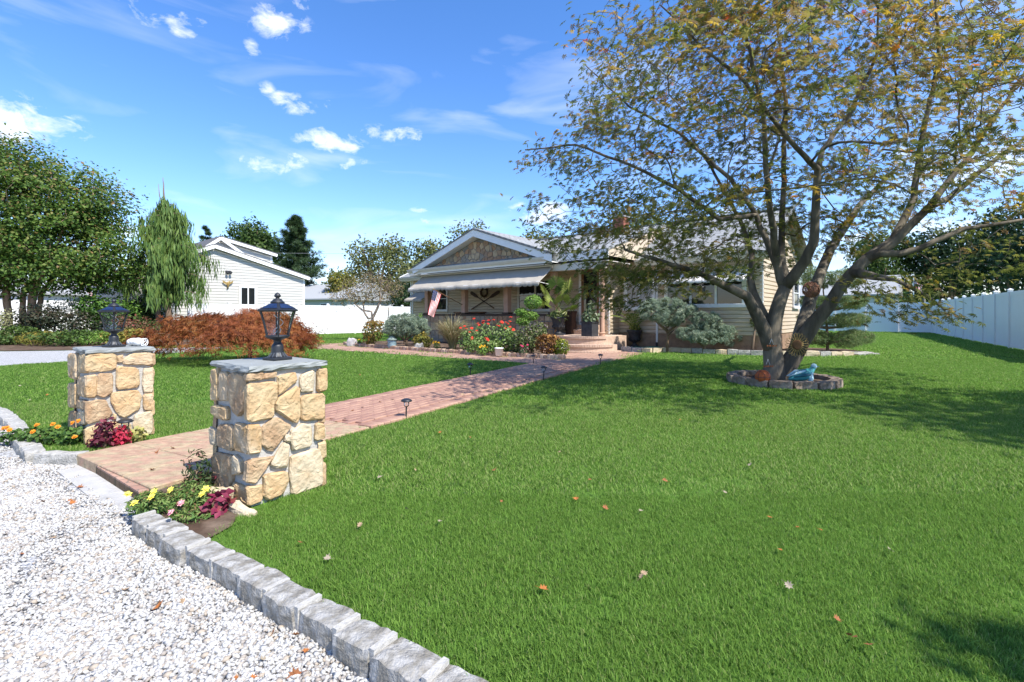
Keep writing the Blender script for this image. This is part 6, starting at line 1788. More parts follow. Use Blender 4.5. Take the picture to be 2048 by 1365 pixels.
def fan_palm(name, label, loc, fans, skirt=True):
    root = empty(name, loc, 0, label, 'palm')
    V, T, vals = [], [], []
    mb = MB(); mb.tube([(0, 0, -.05), (0, 0, .35)], [.05, .035], 8); mb.build('trunk', M_bark2, root)
    ms = MB()
    for ex, ey, ez, L_ in fans:
        tip = Vector((ex, ey, ez)); d = tip.normalized(); ms.tube([(0, 0, .3), tuple(tip * .5 + Vector((0, 0, .18))), tuple(tip)], .008, 5)
        side = d.cross(Vector((0, 0, 1))).normalized(); upv = side.cross(d)
        v = random.uniform(.2, .9)
        for k in range(19):
            a = R(-125 + 250 * k / 18); dd = (d * math.cos(a) + side * math.sin(a) + upv * .12).normalized(); ll = L_ * (1 - .25 * abs(a) / R(125)) * random.uniform(.9, 1.05)
            w = (dd.cross(upv)).normalized() * L_ * .035; k0 = len(V)
            V += [tuple(tip), tuple(tip + dd * ll * .5 + w), tuple(tip + dd * ll - Vector((0, 0, ll * .28))), tuple(tip + dd * ll * .5 - w)]; T += [(k0, k0 + 1, k0 + 2), (k0, k0 + 2, k0 + 3)]; vals += [np.clip(v + random.gauss(0, .1), 0, 1)] * 4
    ms.build('petioles', mat('green_stem', (.08, .13, .03)), root)
    tag(obj('fronds', tri_mesh('fronds', np.array(V), np.array(T), leafmat('palm_fronds', M_palm, .3), np.array(vals)), root), kind='stuff')
    if skirt:
        P, nn = blob_points([((0, 0, .08), (.3, .28, .16))], 130, .4, 1)
        tag(scatter('trailing_leaves', NARROW, P, frames(nn + rng.normal(size=nn.shape) * .6), .2, leafmat('palm_skirt', [(0, (.07, .12, .03)), (.6, (.18, .24, .07)), (1, (.42, .44, .2))], .3), None, root), kind='stuff')
    return root
def frond_palm(name, label, loc, fr):
    root = empty(name, loc, 0, label, 'palm')
    V, T, vals = [], [], []; ms = MB()
    for ang, reach, rise in fr:
        d = Vector((math.cos(ang), math.sin(ang), 0)); v = random.uniform(.3, .9)
        pts = [d * reach * f ** 1.1 + Vector((0, 0, rise * (1.6 * f - .9 * f * f))) for f in np.linspace(0, 1, 12)]
        ms.tube(pts, [.010] * 6 + [.006] * 6, 5)
        for i in range(2, 12):
            t_ = (pts[i] - pts[i - 1]).normalized(); s = t_.cross(Vector((0, 0, 1))).normalized()
            for sg in (-1, 1):
                dd = (t_ * .6 + s * sg * .8 + Vector((0, 0, -.25))).normalized(); ll = .26 * math.sin(math.pi * (i / 13) ** .7) + .06; w = t_ * .018; k0 = len(V); p = pts[i]
                V += [tuple(p - w), tuple(p + w), tuple(p + dd * ll)]; T.append((k0, k0 + 1, k0 + 2)); vals += [np.clip(v + random.gauss(0, .15), 0, 1)] * 3
    ms.build('stalks', mat('green_stem', (.08, .13, .03)), root)
    tag(obj('fronds', tri_mesh('fronds', np.array(V), np.array(T), leafmat('palm_fronds', M_palm, .3), np.array(vals)), root), kind='stuff')
    P, nn = blob_points([((0, 0, .08), (.22, .2, .16))], 220, .3, 1)
    tag(scatter('filler_leaves', LEAF, P, frames(nn + rng.normal(size=nn.shape) * .6), .07, leafmat('urn_filler', [(0, (.06, .10, .02)), (.6, (.2, .25, .05)), (1, (.45, .42, .08))], .3), None, root), kind='stuff')
    return root
u1 = hw(.42, -.30, .50)
urn('stone_urn', 'dark urn holding a fan palm on the landing beside the porch wall', u1, .62, .27)
fan_palm('fan_palm', 'tall fan palm with spreading fronds potted in the urn at the steps', u1 + Vector((0, 0, .6)), [(.30, -.2, 1.0, .55), (-.45, -.1, .85, .5), (.55, .1, .62, .5), (-.1, -.35, 1.12, .5), (.1, -.45, .6, .42), (-.5, -.3, .45, .42), (.15, .4, .95, .45), (-.25, .3, .6, .4), (.35, -.35, .3, .4)])
u2 = pb(1269, 17.0, .045)
urn('stone_urn', 'dark urn on the soil between the steps and the umbrella spruce', u2, .62, .27)
frond_palm('feather_palm', 'arching feathery palm in the dark urn right of the steps', u2 + Vector((0, 0, .6)), [(R(185), .85, .75), (R(160), .6, .9), (R(250), .5, .85), (R(300), .4, .95), (R(20), .7, .8), (R(60), .4, .9), (R(210), .6, .5), (R(340), .55, .6), (R(120), .4, .8)])
q = hw(1.62, -.22, .50)
root = empty('square_planter', q, HA, 'square grey planter on the steps below the round column', 'planter')
MB().box(-.2, .2, -.2, .2, 0, .44).build('box', M_urn, root); MB().box(-.22, .22, -.22, .22, .4405, .48).build('rim', M_urn, root)
foliage_ball('potted_plant', 'broad leaved pale green plant filling the square grey planter', q + Vector((0, 0, .46)), [((0, 0, .16), (.28, .25, .22)), ((.02, 0, .42), (.12, .1, .24))], 240, .13, [(0, (.07, .11, .05)), (.6, (.16, .22, .11)), (1, (.34, .33, .26))])
q = hw(.18, .80, .50)
root = empty('tall_planter', q, HA, 'tall dark brown tapered planter on the landing left of the door', 'planter')
MB().lathe([(.17, 0), (.21, .3), (.2, .6), (.23, .8), (.23, .84), (.19, .84)], 4, flat=.5).build('box', M_dkwood, root)
q = pb(1119, 15.0, .05)
root = empty('garden_statue', q, 0, 'small white and grey statue beside the left end of the brick steps', 'statue')
M_stat = mat('weathered_white', (.62, .61, .59), rough=.9, var=.25, vs=10, bump=.8, bs=50, col2=(.35, .35, .35))
MB().tube([(-.12, 0, .06), (0, 0, .14), (.12, 0, .15), (.22, 0, .08)], [.08, .14, .13, .07], 12).build('body', M_stat, root, smooth=True)
MB().tube([(-.06, 0, .2), (-.1, -.02, .36), (-.13, -.03, .5)], [.09, .075, .03], 10).build('neck', M_stat, root, smooth=True)
MB().tube([(.0, -.1, 0), (.02, -.12, .14)], [.05, .04], 8).build('forepaw', M_stat, root, smooth=True)
o = rough_block('grey_rock', .34, .24, .3, mat('grey_rock', (.40, .38, .37), rough=.9, var=.3, vs=8, bump=1, bs=25), 970, jit=.03, round_=.08); o.location = tuple(pb(704, 18.4, 0)); tag(o, 'pale grey rock at the far left tip of the flower bed', 'rock')
o = rough_block('grey_rock', .3, .2, .2, M_granite_w, 971, jit=.03, round_=.06); o.location = tuple(pb(838, 16.4, .03)); tag(o, 'white rock lying between the blue spruce dome and the grass clump', 'rock')
q = pb(998, 13.75, .04)
root = empty('white_bucket', q, 0, 'white plastic bucket standing behind the brick edging', 'bucket')
MB().lathe([(.10, 0), (.125, .2), (.132, .2), (.132, .22), (.115, .22), (.09, .02)], 18).build('bucket_wall', M_white, root, smooth=True)
MB().tube([(.13 * math.cos(a), .13 * math.sin(a) * .3 - .08, .2 - .08 * math.sin(a)) for a in np.linspace(0, math.pi, 9)], .004, 5).build('handle', M_black, root)
q = pb(784, 16.95, .03)
root = empty('ceramic_pot', q, 0, 'pale blue ceramic pot under the blue spruce dome', 'pot')
MB().lathe([(.13, 0), (.16, .1), (.15, .22), (.17, .27), (.14, .27)], 16).build('pot_body', mat('blue_glaze', (.20, .30, .34), rough=.3, var=.25, vs=8), root, smooth=True)
MB().lathe([(.14, .27), (.2, .29), (.12, .36), (.05, .42)], 16).build('lid', mat('grey_green_glaze', (.22, .28, .25), rough=.4), root, smooth=True)
# hose
mb = MB(); pts = []
for i in range(150):
    a = i * .42; r_ = .26 + .07 * math.sin(i * .21) ; pts.append((r_ * 1.5 * math.cos(a) + .06 * math.sin(i * .13), r_ * .8 * math.sin(a), .03 + .055 * abs(math.sin(i * .05)) + .012 * math.sin(i * .9)))
o = mb.tube(pts, .012, 6).build('garden_hose', mat('green_hose', (.02, .16, .13), rough=.4, var=.15), None, smooth=True); o.location = tuple(pb(1302, 15.7, .05)); tag(o, 'teal green garden hose coiled on the soil by the umbrella spruce', 'hose')
# oars, wreaths, plaque
def wall_pt(px, py, off=.04):
    n = -(HM.to_3x3() @ Vector((0, 1, 0))); P0 = hw(0, DW - off); u, v = (px - 1024) / FPX, (HOR - py) / FPX
    t_ = P0.dot(n) / (u * n.x + n.y); return Vector((u * t_, t_, EYE + v * t_))
def oar(label, blade_px, grip_px, off):
    a, b = wall_pt(*blade_px, off), wall_pt(*grip_px, off); L_ = (b - a).length
    root = empty('oar', a, 0, label, 'oar', 'crossed oars on the porch wall')
    d = (b - a).normalized(); s = d.cross(HM.to_3x3() @ Vector((0, 1, 0))).normalized(); n = HM.to_3x3() @ Vector((0, 1, 0))
    V = [d * (L_ * f) + s * w for f, w in ((0, -.03), (.04, -.075), (.24, -.07), (.33, -.025), (.33, .025), (.24, .07), (.04, .075), (0, .03))]
    mb = MB(); k = len(V); mb.add([p - n * .012 for p in V] + [p + n * .012 for p in V], [tuple(range(k)), tuple(range(2 * k - 1, k - 1, -1))] + [(i, i + k, (i + 1) % k + k, (i + 1) % k) for i in range(k)])
    mb.build('blade', M_dkwood, root); MB().tube([d * L_ * .3, d * L_ * .93], .022, 8).build('shaft', M_dkwood, root); MB().tube([d * L_ * .93, d * L_], .028, 8).build('grip', M_wood, root)
oar('dark wooden oar on the porch wall with its blade at the upper left', (941, 585), (988, 617), .05)
oar('dark wooden oar on the porch wall with its blade at the upper right', (999, 583), (943, 619), .10)
def wreath(name, label, c, r, m1, N, stops, size):
    root = empty(name, c, HA, label, 'wreath')
    MB().tube([(r * math.cos(a), 0, r * math.sin(a)) for a in np.linspace(0, 2 * math.pi, 25)], r * .18, 8, caps=False).build('ring', m1, root)
    a = rng.uniform(0, 2 * np.pi, N); P = np.stack([r * np.cos(a), np.zeros(N), r * np.sin(a)], 1) + rng.normal(0, r * .14, (N, 3))
    tag(scatter('leaves', LEAF, P, frames(rng.normal(size=(N, 3))), size, leafmat(name + '_leaves', stops, .1), None, root), kind='stuff')
wreath('twig_wreath', 'dark twig wreath hanging between the oar blades', wall_pt(968, 585, .12), .19, M_dkwood, 160, [(0, (.06, .04, .02)), (1, (.22, .15, .07))], .07)
wreath('flower_wreath', 'yellow and orange flower wreath on the dark front door', hw(.66, DW - .08, 2.1), .16, M_dkwood, 200, [(0, (.15, .06, .02)), (.5, (.42, .24, .03)), (1, (.55, .38, .05))], .07)
o = MB().lathe([(.0, -.01), (.11, -.01), (.12, 0), (.09, .015), (.05, .02), (.0, .03)], 20).build('wall_plaque', mat('tan_plaster', (.55, .44, .32), rough=.8, bump=.5, bs=60), None, smooth=True)
o.location = wall_pt(1144, 562, .01); o.rotation_euler = (R(90), 0, HA); tag(o, 'small round tan plaque on the siding left of the front door', 'plaque')
q = hw(-5.0, .75, .55)
root = empty('porch_chest', q, HA, 'low dark wooden chest on the porch under the oars', 'chest')
bevel(MB().box(-.75, .75, -.2, .2, .04, .72).build('box', M_dkwood, root), .01); bevel(MB().box(-.79, .79, -.23, .23, .722, .78).build('lid', M_wood, root), .01)

# flags
M_fred, M_fwhite, M_fblue = mat('flag_red', (.50, .03, .04), rough=.8, var=.06), mat('flag_white', (.78, .76, .74), rough=.8, var=.04), mat('flag_blue', (.02, .035, .13), rough=.8, var=.1)
def us_flag(name, label, loc, hoist, fly, across, hl, fl_, wav=.05, seed=0, cat='flag'):
    """hoist: unit vector along the pole from the canton corner; fly: unit vector along the stripes; across: wave direction."""
    root = empty(name, loc, 0, label, cat); r = random.Random(seed)
    def P(u, v):  # u 0..1 fly, v 0..1 down the hoist
        return hoist * (hl * v * (1 - .25 * u)) + fly * (fl_ * u) + across * (wav * math.sin(u * 7 + v * 5) * (.3 + u))
    NU = 18
    for s in range(13):
        v0, v1 = s / 13, (s + 1) / 13; u0 = 0.4 if s < 7 else 0
        mb = MB(); us = np.linspace(u0, 1, NU)
        vs = [P(u, v) for u in us for v in (v0, v1)]
        mb.add(vs, [(2 * i, 2 * i + 1, 2 * i + 3, 2 * i + 2) for i in range(NU - 1)]); mb.build('stripe', M_fred if s % 2 == 0 else M_fwhite, root, smooth=True)
    mb = MB(); us = np.linspace(0, .4, 9); vv = np.linspace(0, 7 / 13, 7)
    mb.add([P(u, v) for u in us for v in vv], [(i * 7 + j, i * 7 + j + 1, (i + 1) * 7 + j + 1, (i + 1) * 7 + j) for i in range(8) for j in range(6)])
    ca = mb.build('canton', M_fblue, root, smooth=True)
    n = (hoist.cross(fly)).normalized()
    for sg in (-1, 1):
        ms = MB()
        for i in range(9):
            for j in range(6 if i % 2 == 0 else 5):
                u, v = .4 * (j + .5 + (.5 if i % 2 else 0)) / 6, 7 / 13 * (i + .5) / 9; c = P(u, v) + n * .004 * sg; st = []
                for k in range(10):
                    a = math.pi * k / 5; rr = hl * .022 * (1 if k % 2 == 0 else .4); st.append(c + hoist * rr * math.cos(a) + fly * rr * math.sin(a))
                ms.add(st, [tuple(range(10))])
        tag(ms.build('stars', M_fwhite, ca), kind='stuff')
    return root
fp0, fp1 = hw(-4.65, -.02, 1.62), Vector(at(867, 579, 18.2))
root = empty('flag_pole', fp0, 0, 'slanting wooden flag pole fixed to the porch column', 'flag pole')
MB().tube([(0, 0, 0), tuple(fp1 - fp0)], .014, 8).build('pole', M_wood, root); MB().lathe([(.0, -.03), (.03, 0), (.0, .03)], 10).build('finial', M_gold, root, loc=tuple(fp1 - fp0))
hd = (fp0 - fp1).normalized()
us_flag('american_flag', 'stars and stripes hanging from the slanting pole on the porch', fp1, hd, (Vector((-.16, -.03, -1)) - hd * .1).normalized(), Vector((.3, -.9, 0)).normalized(), .55, .98, .035)
f2 = at(160, 570, 33.0)
us_flag('american_flag', 'stars and stripes hanging at the white garage behind the left trees', f2, Vector((.75, .1, -.55)).normalized(), Vector((.55, 0, -.6)).normalized(), Vector((0, -1, 0)), .9, 1.3, .04, 2)
f3 = at(185, 566, 33.2)
o = MB().add([(0, 0, 0), (.15, -.05, -.5), (.35, 0, -1.1), (.9, 0, -.45), (.5, -.04, -.2)], [(0, 1, 2, 3, 4)]).build('yellow_flag', mat('flag_yellow', (.75, .52, .05), rough=.8)); o.location = f3
so = o.modifiers.new('thick', 'SOLIDIFY'); so.thickness = .01; tag(o, 'plain yellow flag beside the stars and stripes at the white garage', 'flag')
f4 = at(1828, 562, 40)
us_flag('american_flag', 'small distant stars and stripes above the right fence corner', f4, Vector((0, 0, -1)), Vector((.7, .1, -.3)).normalized(), Vector((0, -1, 0)), .75, .9, .05, 5)
o = MB().tube([(0, 0, 0), (0, 0, ztop(548, 40))], .04, 8).build('distant_flag_pole', M_trim); o.location = gpos(1827, 40.05); tag(o, 'thin white pole carrying the distant flag behind the fence', 'flag pole')

# things on and under the maple
M_ball = mat('basketball_orange', (.42, .10, .03), rough=.6, var=.12, vs=10, bump=.4, bs=150)
bl = Vector((*ground(1524, 768, .05), 0)); bl = Vector((bl.x, bl.y - .02, .05 + .118))
root = empty('basketball', bl, 0, 'orange basketball lying by the maple trunk inside the stone ring', 'ball')
MB().lathe([(.119 * math.sin(math.pi * i / 16) + 1e-4, -.119 * math.cos(math.pi * i / 16)) for i in range(17)], 28).build('ball', M_ball, root, smooth=True)
for k, rot in enumerate(((0, 0, 0), (R(90), 0, R(30)), (R(90), 0, R(120)))):
    MB().tube([(.119 * math.cos(a), .119 * math.sin(a), 0) for a in np.linspace(0, 2 * math.pi, 33)], .0035, 5, caps=False).build('seam', M_black, root, rot=rot)
for k, (ox, rt) in enumerate(((.075, 0), (-.075, 0))):
    rr_2 = math.sqrt(.119 ** 2 - .075 ** 2)
    MB().tube([(ox, rr_2 * math.cos(a), rr_2 * math.sin(a)) for a in np.linspace(0, 2 * math.pi, 29)], .0035, 5, caps=False).build('seam', M_black, root, rot=(0, 0, R(30)))
q = Vector((*ground(1598, 766, .05), .05)); q.y -= .1
root = empty('bird_ornament', q, R(10), 'teal and pale blue bird ornament right of the maple trunk', 'ornament')
M_teal, M_pblue, M_dteal = mat('teal_paint', (.06, .26, .27), rough=.3, var=.1), mat('pale_blue_paint', (.42, .60, .64), rough=.3, var=.1), mat('dark_teal_paint', (.02, .10, .14), rough=.3, var=.1)
MB().tube([(-.26, 0, .08), (-.16, 0, .11), (0, 0, .14), (.1, 0, .17), (.17, 0, .22), (.2, 0, .26)], [.015, .06, .10, .085, .05, .04], 14).build('body', M_teal, root, smooth=True)
MB().lathe([(.0, -.05), (.04, -.03), (.05, 0), (.035, .035), (.0, .05)], 14).build('head', M_pblue, root, smooth=True, loc=(.215, 0, .285))
MB().tube([(.25, 0, .28), (.32, 0, .275)], [.018, .003], 8).build('beak', M_dteal, root)
for sg in (-1, 1):
    MB().tube([(-.2, sg * .05, .12), (-.05, sg * .095, .155), (.08, sg * .085, .16)], [.01, .03, .015], 8).build('wing', M_dteal, root, smooth=True)
    MB().tube([(-.28, sg * .02, .13), (-.1, sg * .06, .2), (.02, sg * .05, .22)], [.006, .025, .01], 8).build('wing_edge', M_pblue, root, smooth=True)
MB().tube([(.06, -.09, .02), (.09, -.08, .1), (.12, -.06, .19)], [.03, .04, .02], 8).build('breast', M_pblue, root, smooth=True)
MB().lathe([(.14, 0), (.15, .015), (.1, .05)], 16).build('base', mat('green_paint', (.02, .20, .12), rough=.4), root)
q = at(1594, 690, 8.05)
root = empty('sun_ornament', q, 0, 'golden wire sunflower ornament with dark centre on the maple trunk', 'ornament')
MB().lathe([(.0, .02), (.07, .02), (.085, 0), (.08, -.015), (0, -.02)], 20).build('disc', mat('rusty_disc', (.14, .07, .03), rough=.6, var=.3, vs=12, metal=.3), root, rot=(R(90), 0, 0))
for k in range(22):
    a = 2 * math.pi * k / 22; d = Vector((math.cos(a), 0, math.sin(a))); s = Vector((-d.z, 0, d.x))
    MB().tube([d * .08 + s * .006, d * .14 + s * .02, d * .185 + s * .014, d * .2, d * .185 - s * .014, d * .14 - s * .02, d * .08 - s * .006], .0035, 5).build('petal', M_gold, root)
M_cop = mat('copper', (.42, .15, .07), rough=.4, metal=.5, var=.2)
def charm(px, py, Y, label, n):
    root = empty('copper_charm', at(px, py, Y), 0, label, 'ornament', 'copper charms on the maple trunk')
    MB().tube([(0, 0, .12), (-.03, 0, .03)], .0025, 5).build('string', M_trim, root); MB().tube([(0, 0, .12), (.035, 0, .02)], .0025, 5).build('string', M_trim, root)
    for i in range(n):
        x = -.055 + .11 * i / (n - 1)
        for sg in (-1, 1): MB().add([(x, 0, 0), (x + sg * .028, -.012, .022), (x + sg * .03, -.008, -.012), (x + sg * .01, 0, -.018)], [(0, 1, 2, 3)]).build('wing', M_cop, root)
charm(1536, 733, 8.22, 'copper butterfly charm hanging low on the maple trunk', 4)
charm(1543, 692, 8.24, 'copper butterfly charm pinned higher up the maple trunk', 3)
q = at(1622, 580, 7.9)
root = empty('twig_ball', q, 0, 'round woven twig ball hanging beside the right maple limb', 'ornament')
mb = MB()
for k in range(26):
    ax = Vector(rng.normal(size=3)).normalized(); x = ax.orthogonal().normalized(); y = ax.cross(x); rr = .125 * random.uniform(.9, 1.05); n_ = 20
    mb.tube([x * rr * math.cos(a) + y * rr * math.sin(a) + ax * random.gauss(0, .012) for a in np.linspace(0, 2 * math.pi, n_)], .005, 4, caps=False)
mb.build('twigs', mat('red_brown_twig', (.22, .11, .07), rough=.8, var=.3), root); MB().tube([(0, 0, .12), (-.01, 0, .55)], .003, 4).build('cord', M_black, root)
q = at(1404, 580, 8.0)
root = empty('hanging_lantern', q, 0, 'small dark lantern hanging from the left maple limb', 'lantern')
MB().lathe([(.03, -.1), (.055, -.08), (.06, .03), (.07, .04), (.03, .09), (.01, .11)], 6).build('body', M_black, root); MB().tube([(0, 0, .1), (.0, .0, .26)], .004, 5).build('hook', M_black, root)

# ------------------------------------------------------------------ wires and pole beyond
M_wire = mat('grey_wire', (.25, .25, .26), rough=.6)
def wire(label, a, b, sag, r=.018):
    pts = [a.lerp(b, f) - Vector((0, 0, sag * 4 * f * (1 - f))) for f in np.linspace(0, 1, 22)]
    tag(MB().tube(pts, r, 5).build('power_line', M_wire), label, 'power line')
wire('thin power line crossing behind the weeping conifer and white gabled house', at(60, 496, 46), at(760, 508, 46), .12, .014)
up = gpos(1848, 52)
root = empty('utility_pole', up, 0, 'grey utility pole far behind the right fence corner', 'utility pole')
MB().tube([(0, 0, 0), (0, 0, ztop(505, 52))], [.14, .11], 10).build('pole', mat('grey_pole', (.30, .28, .26), rough=.9), root); MB().box(-.9, .9, -.06, .06, ztop(512, 52), ztop(510, 52) + .02).build('crossarm', M_dkwood, root)
wire('upper wire running right from the distant utility pole', Vector((up.x, up.y, ztop(533, 52))), at(2120, 505, 34), .3)
wire('lower wire running right from the distant utility pole', Vector((up.x, up.y, ztop(545, 52))), at(2120, 520, 34), .3)
# bistro chair by the far shrubs
q = gpos(371, 27.5)
root = empty('garden_chair', q, .4, 'white metal garden chair at the end of the lattice fence', 'chair')
MB().box(-.2, .2, -.2, .2, .43, .455).build('seat', M_white, root)
for x, y in ((-.18, -.18), (.18, -.18), (-.18, .18), (.18, .18)): MB().tube([(x, y, 0), (x, y, .43 if y < 0 else .9)], .013, 6).build('leg', M_white, root)
MB().box(-.18, .18, .17, .19, .86, .9).build('backrest', M_white, root)
for x in (-.1, 0, .1): MB().tube([(x, .18, .45), (x, .18, .86)], .009, 5).build('back_bar', M_white, root)

# ------------------------------------------------------------------ fallen leaves
M_fall = [mat('dry_leaf_rust', (.26, .10, .04), rough=.8, var=.25, vs=30), mat('dry_leaf_tan', (.33, .23, .14), rough=.8, var=.2, vs=30), mat('dry_leaf_pale', (.30, .25, .18), rough=.8, var=.15, vs=30), mat('dry_leaf_orange', (.36, .13, .035), rough=.8, var=.2, vs=30)]
def dry_leaf(k):
    r = random.Random(k); half = [(0, 0), (.012, .02), (.04, .018), (.025, .04), (.055, .05), (.03, .062), (.04, .085), (.012, .08), (0, .11)]
    L_ = [(x * r.uniform(.85, 1.15), y) for x, y in half]; Rr = [(-x * r.uniform(.85, 1.15), y) for x, y in half[1:-1]][::-1]
    P = L_ + Rr; cu = r.uniform(1.5, 4)
    V = [(x, y - .05, .004 + cu * x * x * 2 + .25 * abs(y - .05) * r.uniform(.1, .4)) for x, y in P] + [(0, 0, .003)]
    mb = MB(); n = len(P); mb.add(V, [(i, (i + 1) % n, n) for i in range(n)]); mb.tube([(0, -.05, .006), (0, -.085, .012)], .0015, 4)
    return mb.v, mb.f
LM = []
for k in range(5):
    for m_ in M_fall:
        v, f = dry_leaf(k); mb = MB(); mb.add(v, f); LM.append(mb.mesh('fallen_leaf', m_))
gravel_leaves = [(120, 1077), (140, 1002), (145, 1006), (32, 1087), (210, 1012), (222, 1012), (10, 1070), (105, 1077), (44, 1108), (86, 1004), (454, 1167), (628, 1275), (528, 1322), (470, 1358), (590, 1270), (640, 1278), (508, 1355), (590, 1350), (365, 1205), (350, 1075), (318, 1212), (20, 960), (160, 975), (250, 1180), (545, 1268), (612, 1302)]
lawn_leaves = [(1003, 1003), (1288, 1147), (1283, 1153), (1086, 1178), (1577, 1171), (1282, 1022), (655, 1117), (1152, 998), (1210, 1016), (1674, 1238), (1698, 1270), (1710, 1275), (1738, 1290), (812, 1018), (830, 940), (760, 955), (1596, 1055), (1448, 982), (1540, 1035), (880, 1043), (1118, 905), (1330, 962), (1450, 985), (990, 940), (720, 1050), (600, 1085), (1640, 1060), (1560, 1100), (1125, 885), (880, 865), (940, 875), (1340, 905), (60, 800), (95, 790), (40, 772), (430, 770), (700, 745), (720, 750), (1420, 800), (1360, 840), (1780, 1100), (1500, 930), (1240, 900), (1180, 960)]
path_leaves = [(690, 838), (705, 822), (725, 815), (760, 805), (315, 905), (345, 897), (672, 845), (785, 800), (930, 795), (925, 790), (305, 940)]
for lst, z, lab, grp, sz in ((gravel_leaves, GZ + .012, 'small dry leaf lying on the white gravel', 'dry leaves on the gravel', .42), (lawn_leaves, .035, 'dry fallen leaf lying on the mown lawn', 'dry leaves on the lawn', .36), (path_leaves, .036, 'dry leaf lying on the brick path', 'dry leaves on the path', .45)):
    for px, py in lst:
        x, y = ground(px, py, z)
        k_ = random.randrange(len(LM)); o = obj('fallen_leaf', LM[k_], None, (x, y, z), (random.gauss(0, .35), random.gauss(0, .35), random.uniform(0, 6.28))); s = sz * random.uniform(.6, 1.2) * (1 if y < 6 else 1.2); o.scale = (s, s, s)
        tag(o, ('rust brown ', 'tan ', 'pale cream ', 'orange brown ')[k_ % 4] + lab, 'leaf', grp)

# ------------------------------------------------------------------ pebbles and lawn grass (instanced)
def instancer(name, src_v, src_f, vals, pts, rots, scl, m_, label=None):
    src_me = tri_mesh(name + '_source', np.array(src_v), np.array(src_f), m_, np.array(vals))
    src = bpy.data.objects.new(name + '_source', src_me)
    me = bpy.data.meshes.new(name); N = len(pts)
    me.vertices.add(N); me.vertices.foreach_set('co', np.ascontiguousarray(pts, np.float32).ravel())
    a = me.attributes.new('rot', 'FLOAT_VECTOR', 'POINT'); a.data.foreach_set('vector', np.ascontiguousarray(rots, np.float32).ravel())
    a = me.attributes.new('scl', 'FLOAT', 'POINT'); a.data.foreach_set('value', np.ascontiguousarray(scl, np.float32))
    o = obj(name, me)
    ng = bpy.data.node_groups.new(name + '_nodes', 'GeometryNodeTree')
    ng.interface.new_socket('Geometry', in_out='INPUT', socket_type='NodeSocketGeometry'); ng.interface.new_socket('Geometry', in_out='OUTPUT', socket_type='NodeSocketGeometry')
    N_ = ng.nodes; gi = N_.new('NodeGroupInput'); go = N_.new('NodeGroupOutput')
    inst = N_.new('GeometryNodeInstanceOnPoints'); oi = N_.new('GeometryNodeObjectInfo'); oi.inputs['Object'].default_value = src
    ar = N_.new('GeometryNodeInputNamedAttribute'); ar.data_type = 'FLOAT_VECTOR'; ar.inputs['Name'].default_value = 'rot'
    as_ = N_.new('GeometryNodeInputNamedAttribute'); as_.data_type = 'FLOAT'; as_.inputs['Name'].default_value = 'scl'
    L = ng.links.new
    L(gi.outputs[0], inst.inputs['Points']); L(oi.outputs['Geometry'], inst.inputs['Instance']); L(ar.outputs['Attribute'], inst.inputs['Rotation']); L(as_.outputs['Attribute'], inst.inputs['Scale']); L(inst.outputs[0], go.inputs[0])
    md = o.modifiers.new('scatter', 'NODES'); md.node_group = ng
    tag(o, label, kind='stuff')
    return o
def random_in(x0, x1, y0, y1, dens):
    n = int((x1 - x0) * (y1 - y0) * dens); return np.stack([rng.uniform(x0, x1, n), rng.uniform(y0, y1, n)], 1)
def in_view(P, m=.06): return np.abs(P[:, 0]) < (1.3 + m) * P[:, 1] + 1.2
# pebbles
def pebble_patch(n, r_, seed):
    r = np.random.default_rng(seed); V, F, vals = [], [], []
    for i in range(n):
        c = np.array([r.uniform(-r_, r_), r.uniform(-r_, r_), 0]); s = r.uniform(.0055, .0115); ax = np.array([s * r.uniform(.9, 1.5), s * r.uniform(.8, 1.1), s * r.uniform(.6, .9)])
        base = np.array([(0, 0, 1), (1, 0, .1), (.3, .95, -.05), (-.8, .6, .1), (-.8, -.6, -.1), (.3, -.95, .1), (0, 0, -1)], float) + r.normal(0, .14, (7, 3))
        a = r.uniform(0, 6.28); M_ = np.array([[math.cos(a), -math.sin(a), 0], [math.sin(a), math.cos(a), 0], [0, 0, 1]]); t_ = r.normal(0, .5)
        T_ = np.array([[1, 0, 0], [0, math.cos(t_), -math.sin(t_)], [0, math.sin(t_), math.cos(t_)]])
        v = (base * ax) @ T_.T @ M_.T + c + np.array([0, 0, s * r.uniform(.2, 1.1)]); k = len(V); V += list(map(tuple, v)); val = r.random(); vals += [val] * 7
        for j in range(5): F += [(k, k + 1 + j, k + 1 + (j + 1) % 5), (k + 6, k + 1 + (j + 1) % 5, k + 1 + j)]
    return V, F, vals
gv, gf, gval = pebble_patch(240, .13, 1)
P = random_in(-9, .8, .8, 9, 66.0)
kl = [tuple(K0 + kout * .12), tuple(K1 + kout * .12), tuple(Vector(PR) + Vector((.0, -.25))), tuple(Vector(PL) + Vector((-.05, -.25)))] + [(x - .12, y - .12) for x, y in left_kerb] + [(-9.6, 7.4), (-12, 7.9), (-12, -2), (3, -2)]
P = P[inside(P, kl) & in_view(P)]
P = P[(P[:, 1] < 4.2) | (rng.random(len(P)) < .45)]
pts = np.concatenate([P, np.full((len(P), 1), GZ)], 1)
instancer('gravel', gv, gf, gval, pts, np.stack([np.zeros(len(P)), np.zeros(len(P)), rng.uniform(0, 6.28, len(P))], 1), rng.uniform(.85, 1.2, len(P)), M_pebble, 'loose white and grey gravel of the foreground drive')
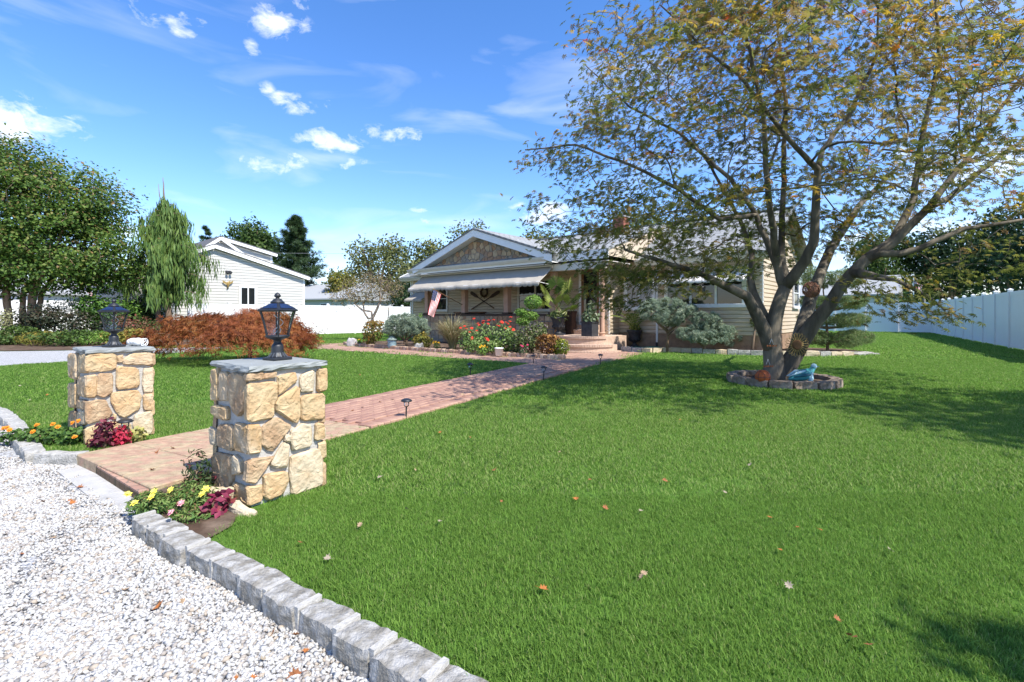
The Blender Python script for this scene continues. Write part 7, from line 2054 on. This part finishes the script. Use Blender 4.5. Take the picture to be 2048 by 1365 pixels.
# grass
def grass_patch(n, r_, h, w, seed, bend=.62):
    r = np.random.default_rng(seed); V, F, vals = [], [], []
    for i in range(n):
        q = r_ * math.sqrt(r.random()); a = r.uniform(0, 6.28); b = np.array([q * math.cos(a), q * math.sin(a), -.004]); hh = h * r.uniform(.5, 1.1); t_ = r.uniform(0, 6.28); le = hh * r.uniform(.1, bend * 2)
        d = np.array([math.cos(t_), math.sin(t_), 0]); s = np.array([-d[1], d[0], 0]) * w * r.uniform(.7, 1.2); k = len(V); v = r.random()
        m_ = b + d * le * .35 + np.array([0, 0, hh * .6]); tip = b + d * le + np.array([0, 0, hh * .95])
        V += [tuple(b - s), tuple(b + s), tuple(m_ - s * .7), tuple(m_ + s * .7), tuple(tip)]; vals += [v] * 5
        F += [(k, k + 1, k + 3), (k, k + 3, k + 2), (k + 2, k + 3, k + 4)]
    return V, F, vals
tree_o = [(4.77 + .9 * math.cos(a), 8.55 + .9 * math.sin(a)) for a in np.linspace(0, 6.28, 20)]
def rect_of(c, ex, ey): return [tuple((c + e1 * a + e2 * b).xy) for a, b in ((-ex, -ey), (ex, -ey), (ex, ey), (-ex, ey))]
house_o = [tuple(hw(-10, 1.3).xy), tuple(hw(6.3, 1.3).xy), tuple(hw(6.3, 8).xy), tuple(hw(-10, 8).xy)]
excl = [path_poly, left_bed, right_bed, drive, far_arm, tree_o, shrub_bed, plant_bed, house_o, rect_of(near_c, .27, .30), rect_of(far_c, .27, .30)]
lawn_in = [(2.9, -.35), tuple(K0 - kout * .05), tuple(K1 - kout * .05), PR, PL] + [(x + .05, y + .05) for x, y in left_kerb] + [(-9.5, 7.75), (-14, 8.4), (-60, 3.7), (-60, 140), (120, 140), (120, -2)]
def lawn_points(y0, y1, dens, xm=1.36):
    P = random_in(-xm * y1 - 1.2, xm * y1 + 1.2, y0, y1, dens); P = P[in_view(P) & inside(P, lawn_in)]
    for e in excl: P = P[~inside(P, e)]
    return P
# patchy vigour: slightly different heights, no repeats that line up
for nm, y0, y1, dens, n, r_, h, w, sd in (('grass', .2, 3.2, 640, 62, .085, .032, .0018, 1), ('grass', 3.2, 6.5, 260, 70, .13, .034, .0028, 2), ('grass', 6.5, 13, 90, 80, .22, .036, .0048, 3), ('grass', 13, 34, 13, 90, .48, .042, .011, 4)):
    P = lawn_points(y0, y1, dens)
    v, f, va = grass_patch(n, r_, h, w, sd)
    hs = .92 + .12 * np.sin(P[:, 0] * 1.3 + np.sin(P[:, 1] * .9) * 1.5) * np.sin(P[:, 1] * 1.1 + P[:, 0] * .4) + rng.normal(0, .10, len(P))
    instancer(nm, v, f, va, np.concatenate([P, np.zeros((len(P), 1))], 1), np.stack([rng.normal(0, .06, len(P)), rng.normal(0, .06, len(P)), rng.uniform(0, 6.28, len(P))], 1), np.clip(hs, .6, 1.4), M_grass, 'mown green lawn grass')
    print('grass', len(P))
